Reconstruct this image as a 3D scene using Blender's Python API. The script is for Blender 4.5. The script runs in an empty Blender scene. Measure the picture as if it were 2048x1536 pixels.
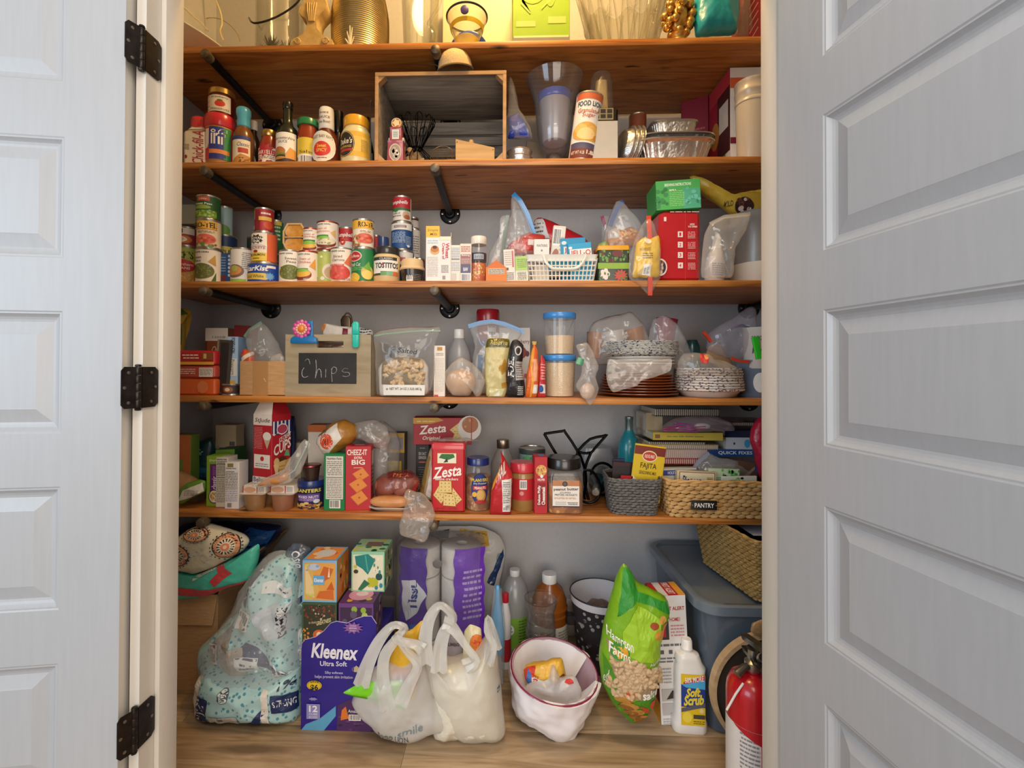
import bpy,math,random
from math import pi,sin,cos,tan,sqrt,radians as R_
from mathutils import Vector,Matrix,noise
random.seed(7)
C = bpy.context.scene.collection
scene = bpy.context.scene
# ------------------------------------------------------------------ camera
F_PX,PPX,PPY = 930.0,972.0,726.0
TH,PH,RO = R_(1.848),R_(0.554),R_(0.215)
CAM = Vector((0,0,1.13))
_F = Vector((-sin(TH)*cos(PH),cos(TH)*cos(PH),sin(PH)))
_R0 = Vector((cos(TH),sin(TH),0));_U0 = _R0.cross(_F)
_R = _R0*cos(RO)+_U0*sin(RO);_U = _U0*cos(RO)-_R0*sin(RO)
cd = bpy.data.cameras.new('camera');cam = bpy.data.objects.new('camera',cd);C.objects.link(cam)
cam.matrix_world = Matrix(((_R.x,_U.x,-_F.x,CAM.x),(_R.y,_U.y,-_F.y,CAM.y),(_R.z,_U.z,-_F.z,CAM.z),(0,0,0,1)))
cd.sensor_width = 36;cd.lens = F_PX/2048*36;cd.clip_start = 0.02
cd.shift_x =(1024-PPX)/2048;cd.shift_y = -(768-PPY)/2048
scene.camera = cam
# ------------------------------------------------------------------ light
def srgb(h,k=1.0):
 h = h.lstrip('#');o =[]
 for i in(0,2,4):
  c = int(h[i:i+2],16)/255
  o.append((c/12.92 if c<=.04045 else((c+.055)/1.055)**2.4)*k)
 return tuple(o)+(1,)
w = bpy.data.worlds.new('room_daylight');scene.world = w;w.use_nodes = True
bg = w.node_tree.nodes['Background'];bg.inputs[0].default_value =(1.0,0.97,0.94,1);bg.inputs[1].default_value = 0.50
def area(name,loc,target,size,power,col,sy=None):
 d = bpy.data.lights.new(name,'AREA');d.energy = power;d.color = col;d.size = size
 if sy:d.shape = 'RECTANGLE';d.size_y = sy
 o = bpy.data.objects.new(name,d);C.objects.link(o);o.location = loc
 o.rotation_euler =(Vector(target)-Vector(loc)).to_track_quat('-Z','Y').to_euler()
 return o
area('window_daylight',(-2.4,-1.2,1.6),(0.6,1.0,1.2),1.4,36,(0.62,0.81,1.0),1.6)
area('front_fill',(0.3,-3.2,1.45),(0.0,1.6,1.25),2.6,78,(1.0,0.89,0.76),2.0)  # added fill light behind the camera, evens out the shelves; no real window
area('kitchen_ceiling_lamp',(0.1,-0.5,2.66),(0.0,0.9,0.9),0.9,20,(1.0,0.90,0.78))
pl_ = bpy.data.lights.new('pantry_ceiling_lamp','POINT');pl_.energy = 33;pl_.color =(1.0,0.63,0.24);pl_.shadow_soft_size = .09
plo = bpy.data.objects.new('pantry_ceiling_lamp',pl_);C.objects.link(plo);plo.location =(.05,1.30,2.93)
vs = scene.view_settings
scene.display_settings.display_device = 'sRGB'
vs.view_transform = 'Standard';vs.look = 'None';vs.gamma = 1;vs.use_curve_mapping = False;vs.exposure = 0.15
scene.cycles.transparent_max_bounces = 24
# ------------------------------------------------------------------ helpers: picture to world
def P(px,py,Y):
 d = _F+_R*((px-PPX)/F_PX)-_U*((py-PPY)/F_PX)
 return CAM+d*(Y/d.y)
YF,YB = 1.55,2.0
SZ ={1:2.225,2:1.828,3:1.42,4:1.03,5:0.640,0:0.0}
def span(x0,x1,yt,zb,Yf,round_=False):
 """picture extent -> centre x, width, height, depth of the centre"""
 Y = Yf
 if round_:
  wd =(x1-x0)/F_PX*Yf/(1-(x1-x0)/(2*F_PX));Y = Yf+wd/2
 ym = 735
 a,b = P(x0,yt,Y),P(x1,yt,Y)
 return(a.x+b.x)/2,b.x-a.x,(a.z+b.z)/2-zb,Y
 # ------------------------------------------------------------------ materials (all procedural)
_MC ={}
def nodes(name):
 m = bpy.data.materials.new(name);m.use_nodes = True
 t = m.node_tree;return m,t,t.nodes['Principled BSDF']
def bumpy(t,b,scale,strength,dist=0.002,detail=4):
 n = t.nodes.new('ShaderNodeTexNoise');n.inputs['Scale'].default_value = scale;n.inputs['Detail'].default_value = detail
 tc = t.nodes.new('ShaderNodeTexCoord');t.links.new(tc.outputs['Object'],n.inputs['Vector'])
 u = t.nodes.new('ShaderNodeBump');u.inputs['Strength'].default_value = strength;u.inputs['Distance'].default_value = dist
 t.links.new(n.outputs['Fac'],u.inputs['Height']);t.links.new(u.outputs['Normal'],b.inputs['Normal']);return n
def M(col,kind='p',k=1.0):
 key =(col,kind,k)
 if key in _MC:return _MC[key]
 m,t,b = nodes('%s_%s'%(kind,col.strip('#')))
 c = srgb(col,k);b.inputs['Base Color'].default_value = c
 I = b.inputs
 if kind in 'pgwm' and kind!='w':
  n = t.nodes.new('ShaderNodeTexNoise');n.inputs['Scale'].default_value = 38;n.inputs['Detail'].default_value = 3
  tc = t.nodes.new('ShaderNodeTexCoord');t.links.new(tc.outputs['Object'],n.inputs['Vector'])
  mx = t.nodes.new('ShaderNodeMix');mx.data_type = 'RGBA'
  mx.inputs[6].default_value = tuple(v*.93 for v in c[:3])+(1,);mx.inputs[7].default_value = tuple(min(1,v*1.05)for v in c[:3])+(1,)
  t.links.new(n.outputs['Fac'],mx.inputs[0]);t.links.new(mx.outputs[2],I['Base Color'])
 if kind=='p':I['Roughness'].default_value = .5
 elif kind=='g':I['Roughness'].default_value = .24;I['Coat Weight'].default_value = .2
 elif kind=='m':I['Metallic'].default_value = .9;I['Roughness'].default_value = .3
 elif kind=='f':I['Roughness'].default_value = .9;bumpy(t,b,420,.5,.001);I['Sheen Weight'].default_value = .2
 elif kind=='w':I['Roughness'].default_value = .45;bumpy(t,b,260,.05,.001)
 elif kind in('foil',):
  I['Metallic'].default_value = .85;I['Roughness'].default_value = .3;bumpy(t,b,70,.8,.004,6)
 elif kind=='wrap':
  I['Roughness'].default_value = .28;bumpy(t,b,26,.55,.008,3)
 elif kind in('bag','clear','glass','tl','tub','thin'):
  base,edge,rough,bs,bst ={'bag':(.17,.5,.16,34,.7),'clear':(.05,.35,.12,30,.12),'glass':(.03,.66,.03,8,.02),'tl':(.62,.92,.35,30,.05),'tub':(.40,.80,.3,30,.05),'thin':(.46,.74,.4,22,.35)}[kind]
  I['Roughness'].default_value = rough
  if kind=='glass':I['Coat Weight'].default_value = .3
  nz = bumpy(t,b,bs,bst,.006,5)
  if kind in('bag','thin'):nz.noise_type = 'RIDGED_MULTIFRACTAL';nz.inputs['Detail'].default_value = 2.5
  if kind=='glass':b.inputs['Base Color'].default_value = tuple(v*.4 for v in c[:3])+(1,)
  lw = t.nodes.new('ShaderNodeLayerWeight');lw.inputs['Blend'].default_value = .35
  mr = t.nodes.new('ShaderNodeMapRange');mr.inputs['To Min'].default_value = base;mr.inputs['To Max'].default_value = edge
  t.links.new(lw.outputs['Facing'],mr.inputs['Value'])
  tr = t.nodes.new('ShaderNodeBsdfTransparent');mxs = t.nodes.new('ShaderNodeMixShader');om = t.nodes['Material Output']
  t.links.new(mr.outputs[0],mxs.inputs[0]);t.links.new(tr.outputs[0],mxs.inputs[1]);t.links.new(b.outputs[0],mxs.inputs[2])
  fw = t.nodes.new('ShaderNodeLayerWeight');fw.inputs['Blend'].default_value = .5;fp_ = t.nodes.new('ShaderNodeMath');fp_.operation = 'POWER';fp_.inputs[1].default_value = 4.5;t.links.new(fw.outputs['Facing'],fp_.inputs[0]);fr = t.nodes.new('ShaderNodeMapRange');fr.inputs['To Min'].default_value = .035;fr.inputs['To Max'].default_value = .12 if kind=='thin' else .5;t.links.new(fp_.outputs[0],fr.inputs['Value']);gl = t.nodes.new('ShaderNodeBsdfGlossy');gl.inputs['Roughness'].default_value = max(.04,rough*.6);mx2 = t.nodes.new('ShaderNodeMixShader')
  un = b.inputs['Normal'].links[0].from_socket;t.links.new(un,gl.inputs['Normal'])
  t.links.new(fr.outputs[0],mx2.inputs[0]);t.links.new(mxs.outputs[0],mx2.inputs[1]);t.links.new(gl.outputs[0],mx2.inputs[2]);t.links.new(mx2.outputs[0],om.inputs['Surface'])
 _MC[key] = m;return m
def mat_speckle(name,base,spot,scale,thr,rough=.5,second=None,stretch=(1,1,1)):
 if name in _MC:return _MC[name]
 m,t,b = nodes(name);b.inputs['Roughness'].default_value = rough
 tc = t.nodes.new('ShaderNodeTexCoord');mp = t.nodes.new('ShaderNodeMapping');mp.inputs['Scale'].default_value = stretch
 oi = t.nodes.new('ShaderNodeObjectInfo');ad = t.nodes.new('ShaderNodeVectorMath');ad.operation = 'ADD';ml = t.nodes.new('ShaderNodeMath');ml.operation = 'MULTIPLY';ml.inputs[1].default_value = 37
 t.links.new(oi.outputs['Random'],ml.inputs[0]);t.links.new(tc.outputs['Object'],ad.inputs[0]);t.links.new(ml.outputs[0],ad.inputs[1]);t.links.new(ad.outputs[0],mp.inputs[0])
 v = t.nodes.new('ShaderNodeTexVoronoi');v.inputs['Scale'].default_value = scale;t.links.new(mp.outputs[0],v.inputs['Vector'])
 r = t.nodes.new('ShaderNodeValToRGB');r.color_ramp.elements[0].color = srgb(spot);r.color_ramp.elements[0].position = thr
 r.color_ramp.elements[1].color = srgb(base);r.color_ramp.elements[1].position = thr+.04
 t.links.new(v.outputs['Distance'],r.inputs[0])
 if second:
  n = t.nodes.new('ShaderNodeTexNoise');n.inputs['Scale'].default_value = scale*.3;t.links.new(tc.outputs['Object'],n.inputs['Vector'])
  mx = t.nodes.new('ShaderNodeMix');mx.data_type = 'RGBA';mx.inputs[7].default_value = srgb(second)
  rr = t.nodes.new('ShaderNodeMapRange');rr.inputs[1].default_value = .48;rr.inputs[2].default_value = .56
  t.links.new(n.outputs['Fac'],rr.inputs[0]);t.links.new(rr.outputs[0],mx.inputs[0]);t.links.new(r.outputs[0],mx.inputs[6]);t.links.new(mx.outputs[2],b.inputs['Base Color'])
 else:t.links.new(r.outputs[0],b.inputs['Base Color'])
 _MC[name] = m;return m
def mat_noise(name,cols,scale,stretch=(1,1,1),rough=.5,bump=.2,detail=6,dist=0,kn=None,bscale=None):
 """cols: list of (position, hex) over a noise; kn: (hex, cell scale, size) dark knots"""
 if name in _MC:return _MC[name]
 m,t,b = nodes(name);b.inputs['Roughness'].default_value = rough
 tc = t.nodes.new('ShaderNodeTexCoord');mp = t.nodes.new('ShaderNodeMapping');mp.inputs['Scale'].default_value = stretch
 oi = t.nodes.new('ShaderNodeObjectInfo');ad = t.nodes.new('ShaderNodeVectorMath');ad.operation = 'ADD'
 ml = t.nodes.new('ShaderNodeMath');ml.operation = 'MULTIPLY';ml.inputs[1].default_value = 37
 t.links.new(oi.outputs['Random'],ml.inputs[0]);t.links.new(tc.outputs['Object'],ad.inputs[0]);t.links.new(ml.outputs[0],ad.inputs[1])
 t.links.new(ad.outputs[0],mp.inputs[0])
 n = t.nodes.new('ShaderNodeTexNoise');n.inputs['Scale'].default_value = scale;n.inputs['Detail'].default_value = detail;n.inputs['Distortion'].default_value = dist
 t.links.new(mp.outputs[0],n.inputs['Vector'])
 r = t.nodes.new('ShaderNodeValToRGB');e = r.color_ramp.elements
 while len(e)<len(cols):e.new(.5)
 for q,(p_,h)in zip(e,cols):q.position = p_;q.color = srgb(h)
 t.links.new(n.outputs['Fac'],r.inputs[0]);out = r.outputs[0]
 if kn:
  for(hx,cs,sz,st)in kn:
   mp2 = t.nodes.new('ShaderNodeMapping');mp2.inputs['Scale'].default_value = st;t.links.new(ad.outputs[0],mp2.inputs[0])
   n2 = t.nodes.new('ShaderNodeTexNoise');n2.inputs['Scale'].default_value = 9;t.links.new(ad.outputs[0],n2.inputs['Vector'])
   mxv = t.nodes.new('ShaderNodeMix');mxv.data_type = 'RGBA';mxv.inputs[0].default_value = .06
   t.links.new(mp2.outputs[0],mxv.inputs[6]);t.links.new(n2.outputs['Color'],mxv.inputs[7])
   v = t.nodes.new('ShaderNodeTexVoronoi');v.inputs['Scale'].default_value = cs;t.links.new(mxv.outputs[2],v.inputs['Vector'])
   mr = t.nodes.new('ShaderNodeMapRange');mr.inputs[1].default_value = sz;mr.inputs[2].default_value = sz*.45;t.links.new(v.outputs['Distance'],mr.inputs[0])
   mx = t.nodes.new('ShaderNodeMix');mx.data_type = 'RGBA';mx.inputs[7].default_value = srgb(hx)
   t.links.new(mr.outputs[0],mx.inputs[0]);t.links.new(out,mx.inputs[6]);out = mx.outputs[2]
 t.links.new(out,b.inputs['Base Color'])
 u = t.nodes.new('ShaderNodeBump');u.inputs['Strength'].default_value = bump;u.inputs['Distance'].default_value = .002
 t.links.new(n.outputs['Fac'],u.inputs['Height']);t.links.new(u.outputs['Normal'],b.inputs['Normal'])
 _MC[name] = m;return m
 # ------------------------------------------------------------------ things and parts
def T(name,label,cat,loc,group=None,rz=0,lean=0,back=0):
 o = bpy.data.objects.new(name,None);C.objects.link(o);o.empty_display_size = .02
 o.location = loc;o.rotation_euler =(R_(back),R_(lean),R_(rz));o['label'] = label;o['category'] = cat
 if group:o['group'] = group
 return o
def tag(o,label,cat,group=None):
 o['label'] = label;o['category'] = cat
 if group:o['group'] = group
 return o
class G:
 """collects shapes, then links them as ONE mesh object"""
 def __init__(s,mat=None):s.V,s.F,s.I,s.ms,s.c =[],[],[],[],0;(mat and s.m(mat))
 def m(s,mat):
  if isinstance(mat,str):mat = M(mat)
  if mat not in s.ms:s.ms.append(mat)
  s.c = s.ms.index(mat);return s
 def add(s,V,F):
  n = len(s.V);s.V+=[tuple(v)for v in V];s.F+=[tuple(i+n for i in f)for f in F];s.I+=[s.c]*len(F);return s
 def box(s,x0,x1,y0,y1,z0,z1,b=0):
  if b:return s.loft([(z0,(x1-x0)/2-b,(y1-y0)/2-b,b),(z0+b,(x1-x0)/2,(y1-y0)/2,b),(z1-b,(x1-x0)/2,(y1-y0)/2,b),(z1,(x1-x0)/2-b,(y1-y0)/2-b,b)],2,(x0+x1)/2,(y0+y1)/2)
  V =[(x,y,z)for z in(z0,z1)for y in(y0,y1)for x in(x0,x1)]
  return s.add(V,[(0,2,3,1),(4,5,7,6),(0,1,5,4),(2,6,7,3),(0,4,6,2),(1,3,7,5)])
 def rings(s,Rg,cap=(1,1),closed=True):
  n = len(Rg[0]);V =[p for r in Rg for p in r];F =[]
  for i in range(len(Rg)-1):
   for j in range(n if closed else n-1):
    k =(j+1)%n;F.append((i*n+j,i*n+k,(i+1)*n+k,(i+1)*n+j))
  if cap[0]:F.append(tuple(range(n-1,-1,-1)))
  if cap[1]:F.append(tuple(range((len(Rg)-1)*n,len(Rg)*n)))
  return s.add(V,F)
 def loft(s,L,k=3,ox=0,oy=0,cap=(1,1)):
  """L: (z, half width, half depth, corner radius[, dx, dy]) rounded rectangles"""
  Rg =[]
  for q in L:
   z,a,b,r = q[:4];dx,dy =(q[4],q[5])if len(q)>4 else(0,0);r = max(1e-4,min(r,a,b));ring =[]
   for(sx,sy,a0)in((1,1,0),(-1,1,90),(-1,-1,180),(1,-1,270)):
    for i in range(k+1):
     t = R_(a0+90*i/k);ring.append((ox+dx+sx*(a-r)+r*cos(t),oy+dy+sy*(b-r)+r*sin(t),z))
   Rg.append(ring)
  return s.rings(Rg,cap)
 def lathe(s,prof,n=32,ox=0,oy=0,cap=(1,1),sx=1,sy=1):
  return s.rings([[(ox+r*sx*cos(2*pi*i/n),oy+r*sy*sin(2*pi*i/n),z)for i in range(n)]for r,z in prof],cap)
 def tube(s,pts,r,n=8,closed=False,flat=1.0):
  pts =[Vector(p)for p in pts];L = len(pts);Rg =[];up = Vector((0,0,1));prev = None
  for i,p in enumerate(pts):
   a = pts[(i-1)%L]if(i or closed)else p;b = pts[(i+1)%L]if(i<L-1 or closed)else p
   d =(b-a);d = d.normalized()if d.length>1e-9 else Vector((0,0,1))
   if prev is None:x = d.cross(up if abs(d.z)<.95 else Vector((1,0,0))).normalized()
   else:x =(prev-d*prev.dot(d));x = x.normalized()if x.length>1e-6 else d.orthogonal().normalized()
   prev = x;y = d.cross(x);rr = r[i]if isinstance(r,(list,tuple))else r
   Rg.append([p+x*(rr*cos(2*pi*j/n))+y*(rr*flat*sin(2*pi*j/n))for j in range(n)])
  if closed:Rg.append(Rg[0])
  return s.rings(Rg,(0,0)if closed else(1,1))
 def sheet(s,f,nu,nv):
  V =[f(i/nu,j/nv)for j in range(nv+1)for i in range(nu+1)]
  F =[(j*(nu+1)+i,j*(nu+1)+i+1,(j+1)*(nu+1)+i+1,(j+1)*(nu+1)+i)for j in range(nv)for i in range(nu)]
  return s.add(V,F)
 def ball(s,c,r,n=12,m=7,jit=0):
  c = Vector(c);r = Vector(r)if not isinstance(r,(int,float))else Vector((r,r,r));Rg =[]
  for j in range(m+1):
   a = pi*j/m-pi/2;q = max(cos(a),.02)
   Rg.append([(c.x+r.x*q*cos(2*pi*i/n),c.y+r.y*q*sin(2*pi*i/n),c.z+r.z*sin(a))for i in range(n)])
  if jit:
   Rg =[[Vector(p)+noise.noise_vector(Vector(p)*31)*jit for p in g]for g in Rg]
  return s.rings(Rg)
 def prism(s,pts,y0,y1):
  """outline in x,z extruded along y"""
  n = len(pts);V =[(x,y0,z)for x,z in pts]+[(x,y1,z)for x,z in pts]
  return s.add(V,[tuple(range(n)),tuple(range(2*n-1,n-1,-1))]+[(i,i+n,(i+1)%n+n,(i+1)%n)for i in range(n)])
 def rot(s,ax,deg,c=(0,0,0),a=0):
  Mx = Matrix.Translation(c)@Matrix.Rotation(R_(deg),4,ax)@Matrix.Translation(-Vector(c))
  s.V[a:] =[tuple(Mx@Vector(v))for v in s.V[a:]];return s
 def mv(s,d,a=0):s.V[a:] =[(v[0]+d[0],v[1]+d[1],v[2]+d[2])for v in s.V[a:]];return s
 def warp(s,f):s.V =[tuple(f(Vector(v)))for v in s.V];return s
 def crumple(s,amp,fr,seed=0):
  o = Vector((seed*3.7,seed*1.3,seed));s.V =[tuple(Vector(v)+noise.noise_vector(Vector(v)*fr+o)*amp)for v in s.V];return s
 def out(s,name,root=None,ang=38,**kw):
  me = bpy.data.meshes.new(name);me.from_pydata(s.V,[],s.F)
  for q in s.ms:me.materials.append(q)
  me.polygons.foreach_set('material_index',s.I);me.polygons.foreach_set('use_smooth',[True]*len(s.F))
  me.update();me.set_sharp_from_angle(angle=R_(ang))
  o = bpy.data.objects.new(name,me);C.objects.link(o)
  if root:o.parent = root
  for k,v in kw.items():o[k] = v
  return o
  # ------------------------------------------------------------------ flat print (lettering, pictures) laid on real surfaces
_TX ={}
def text_mesh(s,bold,shear):
 key =(s,bold,shear)
 if key not in _TX:
  cu = bpy.data.curves.new('t','FONT');cu.body = s;cu.resolution_u = 2;cu.offset = bold*.62;cu.shear = shear;cu.fill_mode = 'FRONT'
  o = bpy.data.objects.new('t',cu);me = bpy.data.meshes.new_from_object(o)
  V =[(v.co.x,v.co.y)for v in me.vertices];me.calc_loop_triangles();Fc =[tuple(t.vertices)for t in me.loop_triangles]
  bpy.data.objects.remove(o);bpy.data.curves.remove(cu);bpy.data.meshes.remove(me)
  x0,x1 = min(v[0]for v in V),max(v[0]for v in V);y0,y1 = min(v[1]for v in V),max(v[1]for v in V)
  _TX[key] =([((x-x0)/max(x1-x0,1e-6),(y-y0)/max(y1-y0,1e-6))for x,y in V],Fc)
 return _TX[key]
def _split(tris,lim,sy):
 out =[]
 while tris:
  t = tris.pop();L =[sqrt((t[i][0]-t[(i+1)%3][0])**2+(sy*(t[i][1]-t[(i+1)%3][1]))**2)for i in range(3)]
  k = L.index(max(L))
  if L[k]<=lim:out.append(t);continue
  a,b,c = t[k],t[(k+1)%3],t[(k+2)%3];m =((a[0]+b[0])/2,(a[1]+b[1])/2)
  tris+=[(a,m,c),(m,b,c)]
 return out
def art(root,items,mp,lim=9,sy=1,name='print',off=.0005,kind='p'):
 """items in 0..1 label space: r rect, e ellipse, p polygon, t text, l text lines, b barcode, s scatter of dots, k star"""
 g = G();k = 0;rnd = random.Random(len(items)*7+len(str(items)))
 def put(tris,col,keep=False):
  nonlocal k
  g.m(M(col,kind));k+=1
  if not keep and lim<5:tris = _split(list(tris),lim,sy)
  V,F =[],[]
  for t in tris:
   for p in t:
    q,n = mp(*p);V.append(q+n*(off+.00012*k))
   F.append((len(V)-3,len(V)-2,len(V)-1))
  g.add(V,F)
 def quad(x0,y0,x1,y1):return[((x0,y0),(x1,y0),(x1,y1)),((x0,y0),(x1,y1),(x0,y1))]
 def ell(cx,cy,rx,ry,n=20):return[((cx,cy),(cx+rx*cos(2*pi*i/n),cy+ry*sin(2*pi*i/n)),(cx+rx*cos(2*pi*(i+1)/n),cy+ry*sin(2*pi*(i+1)/n)))for i in range(n)]
 for it in items:
  o = it[0]
  if o=='r':put(quad(*it[1:5]),it[5])
  elif o=='e':put(ell(*it[1:5]),it[5])
  elif o=='p':
   pts = it[1];c =(sum(p[0]for p in pts)/len(pts),sum(p[1]for p in pts)/len(pts))
   put([(c,pts[i],pts[(i+1)%len(pts)])for i in range(len(pts))],it[2])
  elif o=='k':
   cx,cy,rx,ry,col,n = it[1:7];pts =[((1 if i%2 else .62)*cos(pi*i/n),(1 if i%2 else .62)*sin(pi*i/n))for i in range(2*n)]
   pts =[(cx+rx*a,cy+ry*b)for a,b in pts];put([((cx,cy),pts[i],pts[(i+1)%len(pts)])for i in range(len(pts))],col)
  elif o=='t':
   s,x0,y0,x1,y1,col = it[1:7];kw = it[7]if len(it)>7 else{}
   V,Fc = text_mesh(s,kw.get('b',.015),kw.get('sh',0));r = kw.get('rot',0);tl = kw.get('tilt',0)
   def tr(u,v):
    if r==90:u,v = 1-v,u
    elif r==-90:u,v = v,1-u
    elif r==180:u,v = 1-u,1-v
    if kw.get('arc'):v = v*(1-.25*abs(kw['arc']))+kw['arc']*(1-(2*u-1)**2)*.8
    return(x0+u*(x1-x0),y0+v*(y1-y0)+tl*(u-.5))
   W =[tr(*v)for v in V];put([tuple(W[i]for i in f)for f in Fc],col,True)
  elif o=='l':
   x0,y0,x1,y1,n,col = it[1:7];h =(y1-y0)/n;q =[]
   for i in range(n):
    a = x0
    while a<x1-.02*(x1-x0):
     b = min(x1 if rnd.random()<.93 else a,a+(x1-x0)*rnd.uniform(.08,.3));y = y1-(i+.75)*h
     if b>a:q+=quad(a,y,b,y+h*.42)
     a = max(b,a+.01)+(x1-x0)*.035
   if q:put(q,col)
  elif o=='b':
   x0,y0,x1,y1 = it[1:5];col = it[5]if len(it)>5 else '#222222';put(quad(x0,y0,x1,y1),'#efe9e2');q =[];a = x0+(x1-x0)*.08
   while a<x1-(x1-x0)*.1:
    b = a+(x1-x0)*rnd.choice((.02,.035,.055));q+=quad(a,y0+(y1-y0)*.12,b,y1-(y1-y0)*.08);a = b+(x1-x0)*rnd.choice((.02,.035,.045))
   put(q,col)
  elif o=='s':
   x0,y0,x1,y1,n,rx,ry,cols = it[1:9]
   for col in cols:
    q =[]
    for _ in range(max(1,n//len(cols))):
     cx,cy = rnd.uniform(x0,x1),rnd.uniform(y0,y1);f = rnd.uniform(.7,1.2);q+=ell(cx,cy,rx*f,ry*f,8)
    put(q,col)
 return g.out(name,root)
def flat(o,u,v):
 """label space on a plane: origin, width vector, height vector"""
 o,u,v = Vector(o),Vector(u),Vector(v);n = u.cross(v).normalized()
 return lambda x,y:(o+u*x+v*y,n)
def cyl(prof,A=2.5,a0=0,z0=None,z1=None):
 """label space wrapped on a turned body; prof (r, z) list, front faces -y"""
 z0 = prof[0][1]if z0 is None else z0;z1 = prof[-1][1]if z1 is None else z1
 def rad(z):
  for(r0,a),(r1,b)in zip(prof,prof[1:]):
   if a<=z<=b and b>a:return r0+(r1-r0)*(z-a)/(b-a)
  return prof[-1][0]if z>prof[-1][1]else prof[0][0]
 def f(x,y):
  z = z0+(z1-z0)*y;a = a0+(x-.5)*A;r = rad(z);n = Vector((sin(a),-cos(a),0));return(n*r+Vector((0,0,z)),n)
 return f
 # ------------------------------------------------------------------ the setting
PAINT = mat_noise('wall_paint',[(.3,'#b9b8ba'),(.7,'#bfbec0')],60,rough=.7,bump=.06)
TRIMP = mat_noise('trim_paint',[(.3,'#d3cdc4'),(.7,'#d8d2c9')],30,(1,1,.2),rough=.38,bump=.03)
DOORP = mat_noise('door_paint',[(.3,'#a9abaf'),(.7,'#adafb3')],20,(6,6,.4),rough=.36,bump=.05)  # greyed below the trim: dimmer light on the doors is put into the colour
WOOD = mat_noise('stained_pine',[(.25,'#7c4420'),(.42,'#ab692f'),(.55,'#be7a37'),(.68,'#cd8c48'),(.85,'#ae6e31')],3.2,(1.0,9,22),rough=.42,bump=.12,dist=1.4,kn=[('#221008',3.3,.13,(1.0,2.4,2.4)),('#4a260f',6.3,.10,(.6,2.6,2.6))])
def S(name,g,root=None,**kw):
 o = g.out(name,root);
 if root is None:o['kind'] = 'structure'
 return o
XL,XR,ZC = -1.262,1.262,3.05
S('wall_back',G(PAINT).box(XL-.1,XR+.1,YB,YB+.1,0,ZC))
S('wall_left',G(PAINT).box(XL-.1,XL,1.105,YB,0,ZC))
S('wall_right',G(PAINT).box(XR,XR+.1,1.105,YB,0,ZC))
S('ceiling',G(PAINT).box(XL-.1,XR+.1,1.0,YB+.1,ZC,ZC+.1))
OL,OR,HZ = -.789,.618,2.10
fw = G(PAINT)
fw.box(-2.6,OL-.022,1.032,1.105,0,ZC);fw.box(OR+.022,2.4,1.032,1.105,0,ZC);fw.box(OL-.022,OR+.022,1.032,1.105,HZ+.022,ZC)
S('wall_front',fw)
# floor: base slab and one object per plank
fl = S('floor',G(mat_noise('subfloor',[(.3,'#3a2a1c'),(.7,'#4a3523')],20)).box(-2.6,2.4,-2.0,YB+.1,-.05,-.006))
PLANK = mat_noise('oak_plank',[(.22,'#83694d'),(.42,'#9f8463'),(.55,'#ad9271'),(.7,'#b79d7c'),(.85,'#997d5c')],2.6,(1.0,11,1),rough=.46,bump=.1,dist=2.2,kn=[('#725a40',2.1,.16,(.55,3.2,1))])
_pm ={}
y = 2.02-.187*10
for r in range(10):
 x = -2.5+(r*.47)%1.2-.6
 while x<2.3:
  a,b = max(x,-1.4),min(x+1.2,1.35)
  if b-a>.05:
   g = G(PLANK);g.loft([(-.006,(b-a)/2-.0004,.0931,.001),(-.0012,(b-a)/2-.0004,.0931,.001),(0,(b-a)/2-.0018,.0917,.001)],1)
   o = g.out('plank',fl);o.location =((a+b)/2,y+.0935,0)
  x+=1.2
 y+=.187
 # jambs, stops, casing
for nm,sx,xf in(('left',-1,OL),('right',1,OR)):
 g = G(TRIMP);a,b = sorted((xf,xf+sx*.022));g.box(a,b,1.0,1.108,0,HZ)
 a,b = sorted((xf-sx*.012,xf));g.box(a,b,1.044,1.104,0,HZ,.002);S('trim_1' if sx<0 else 'trim_2',g)
 g = G(TRIMP);c = xf+sx*.062
 g.loft([(0,.0285,.008,.003),(HZ+.06,.0285,.008,.003)],2,c,1.024);S('trim_3' if sx<0 else 'trim_4',g)
S('trim_5',G(TRIMP).box(OL-.022,OR+.022,1.0,1.108,HZ,HZ+.022));S('trim_6',G(TRIMP).box(OL-.09,OR+.09,1.016,1.032,HZ+.022,HZ+.08))
BB = lambda:G(TRIMP)
S('baseboard_back',BB().loft([(0,1.262,.008,.001),(.13,1.262,.008,.001),(.145,1.262,.005,.001),(.15,1.262,.003,.001)],1,0,YB-.008))
S('baseboard_left',BB().box(XL,XL+.015,1.105,YB-.016,0,.15));S('baseboard_right',BB().box(XR-.015,XR,1.105,YB-.016,0,.15))
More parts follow.
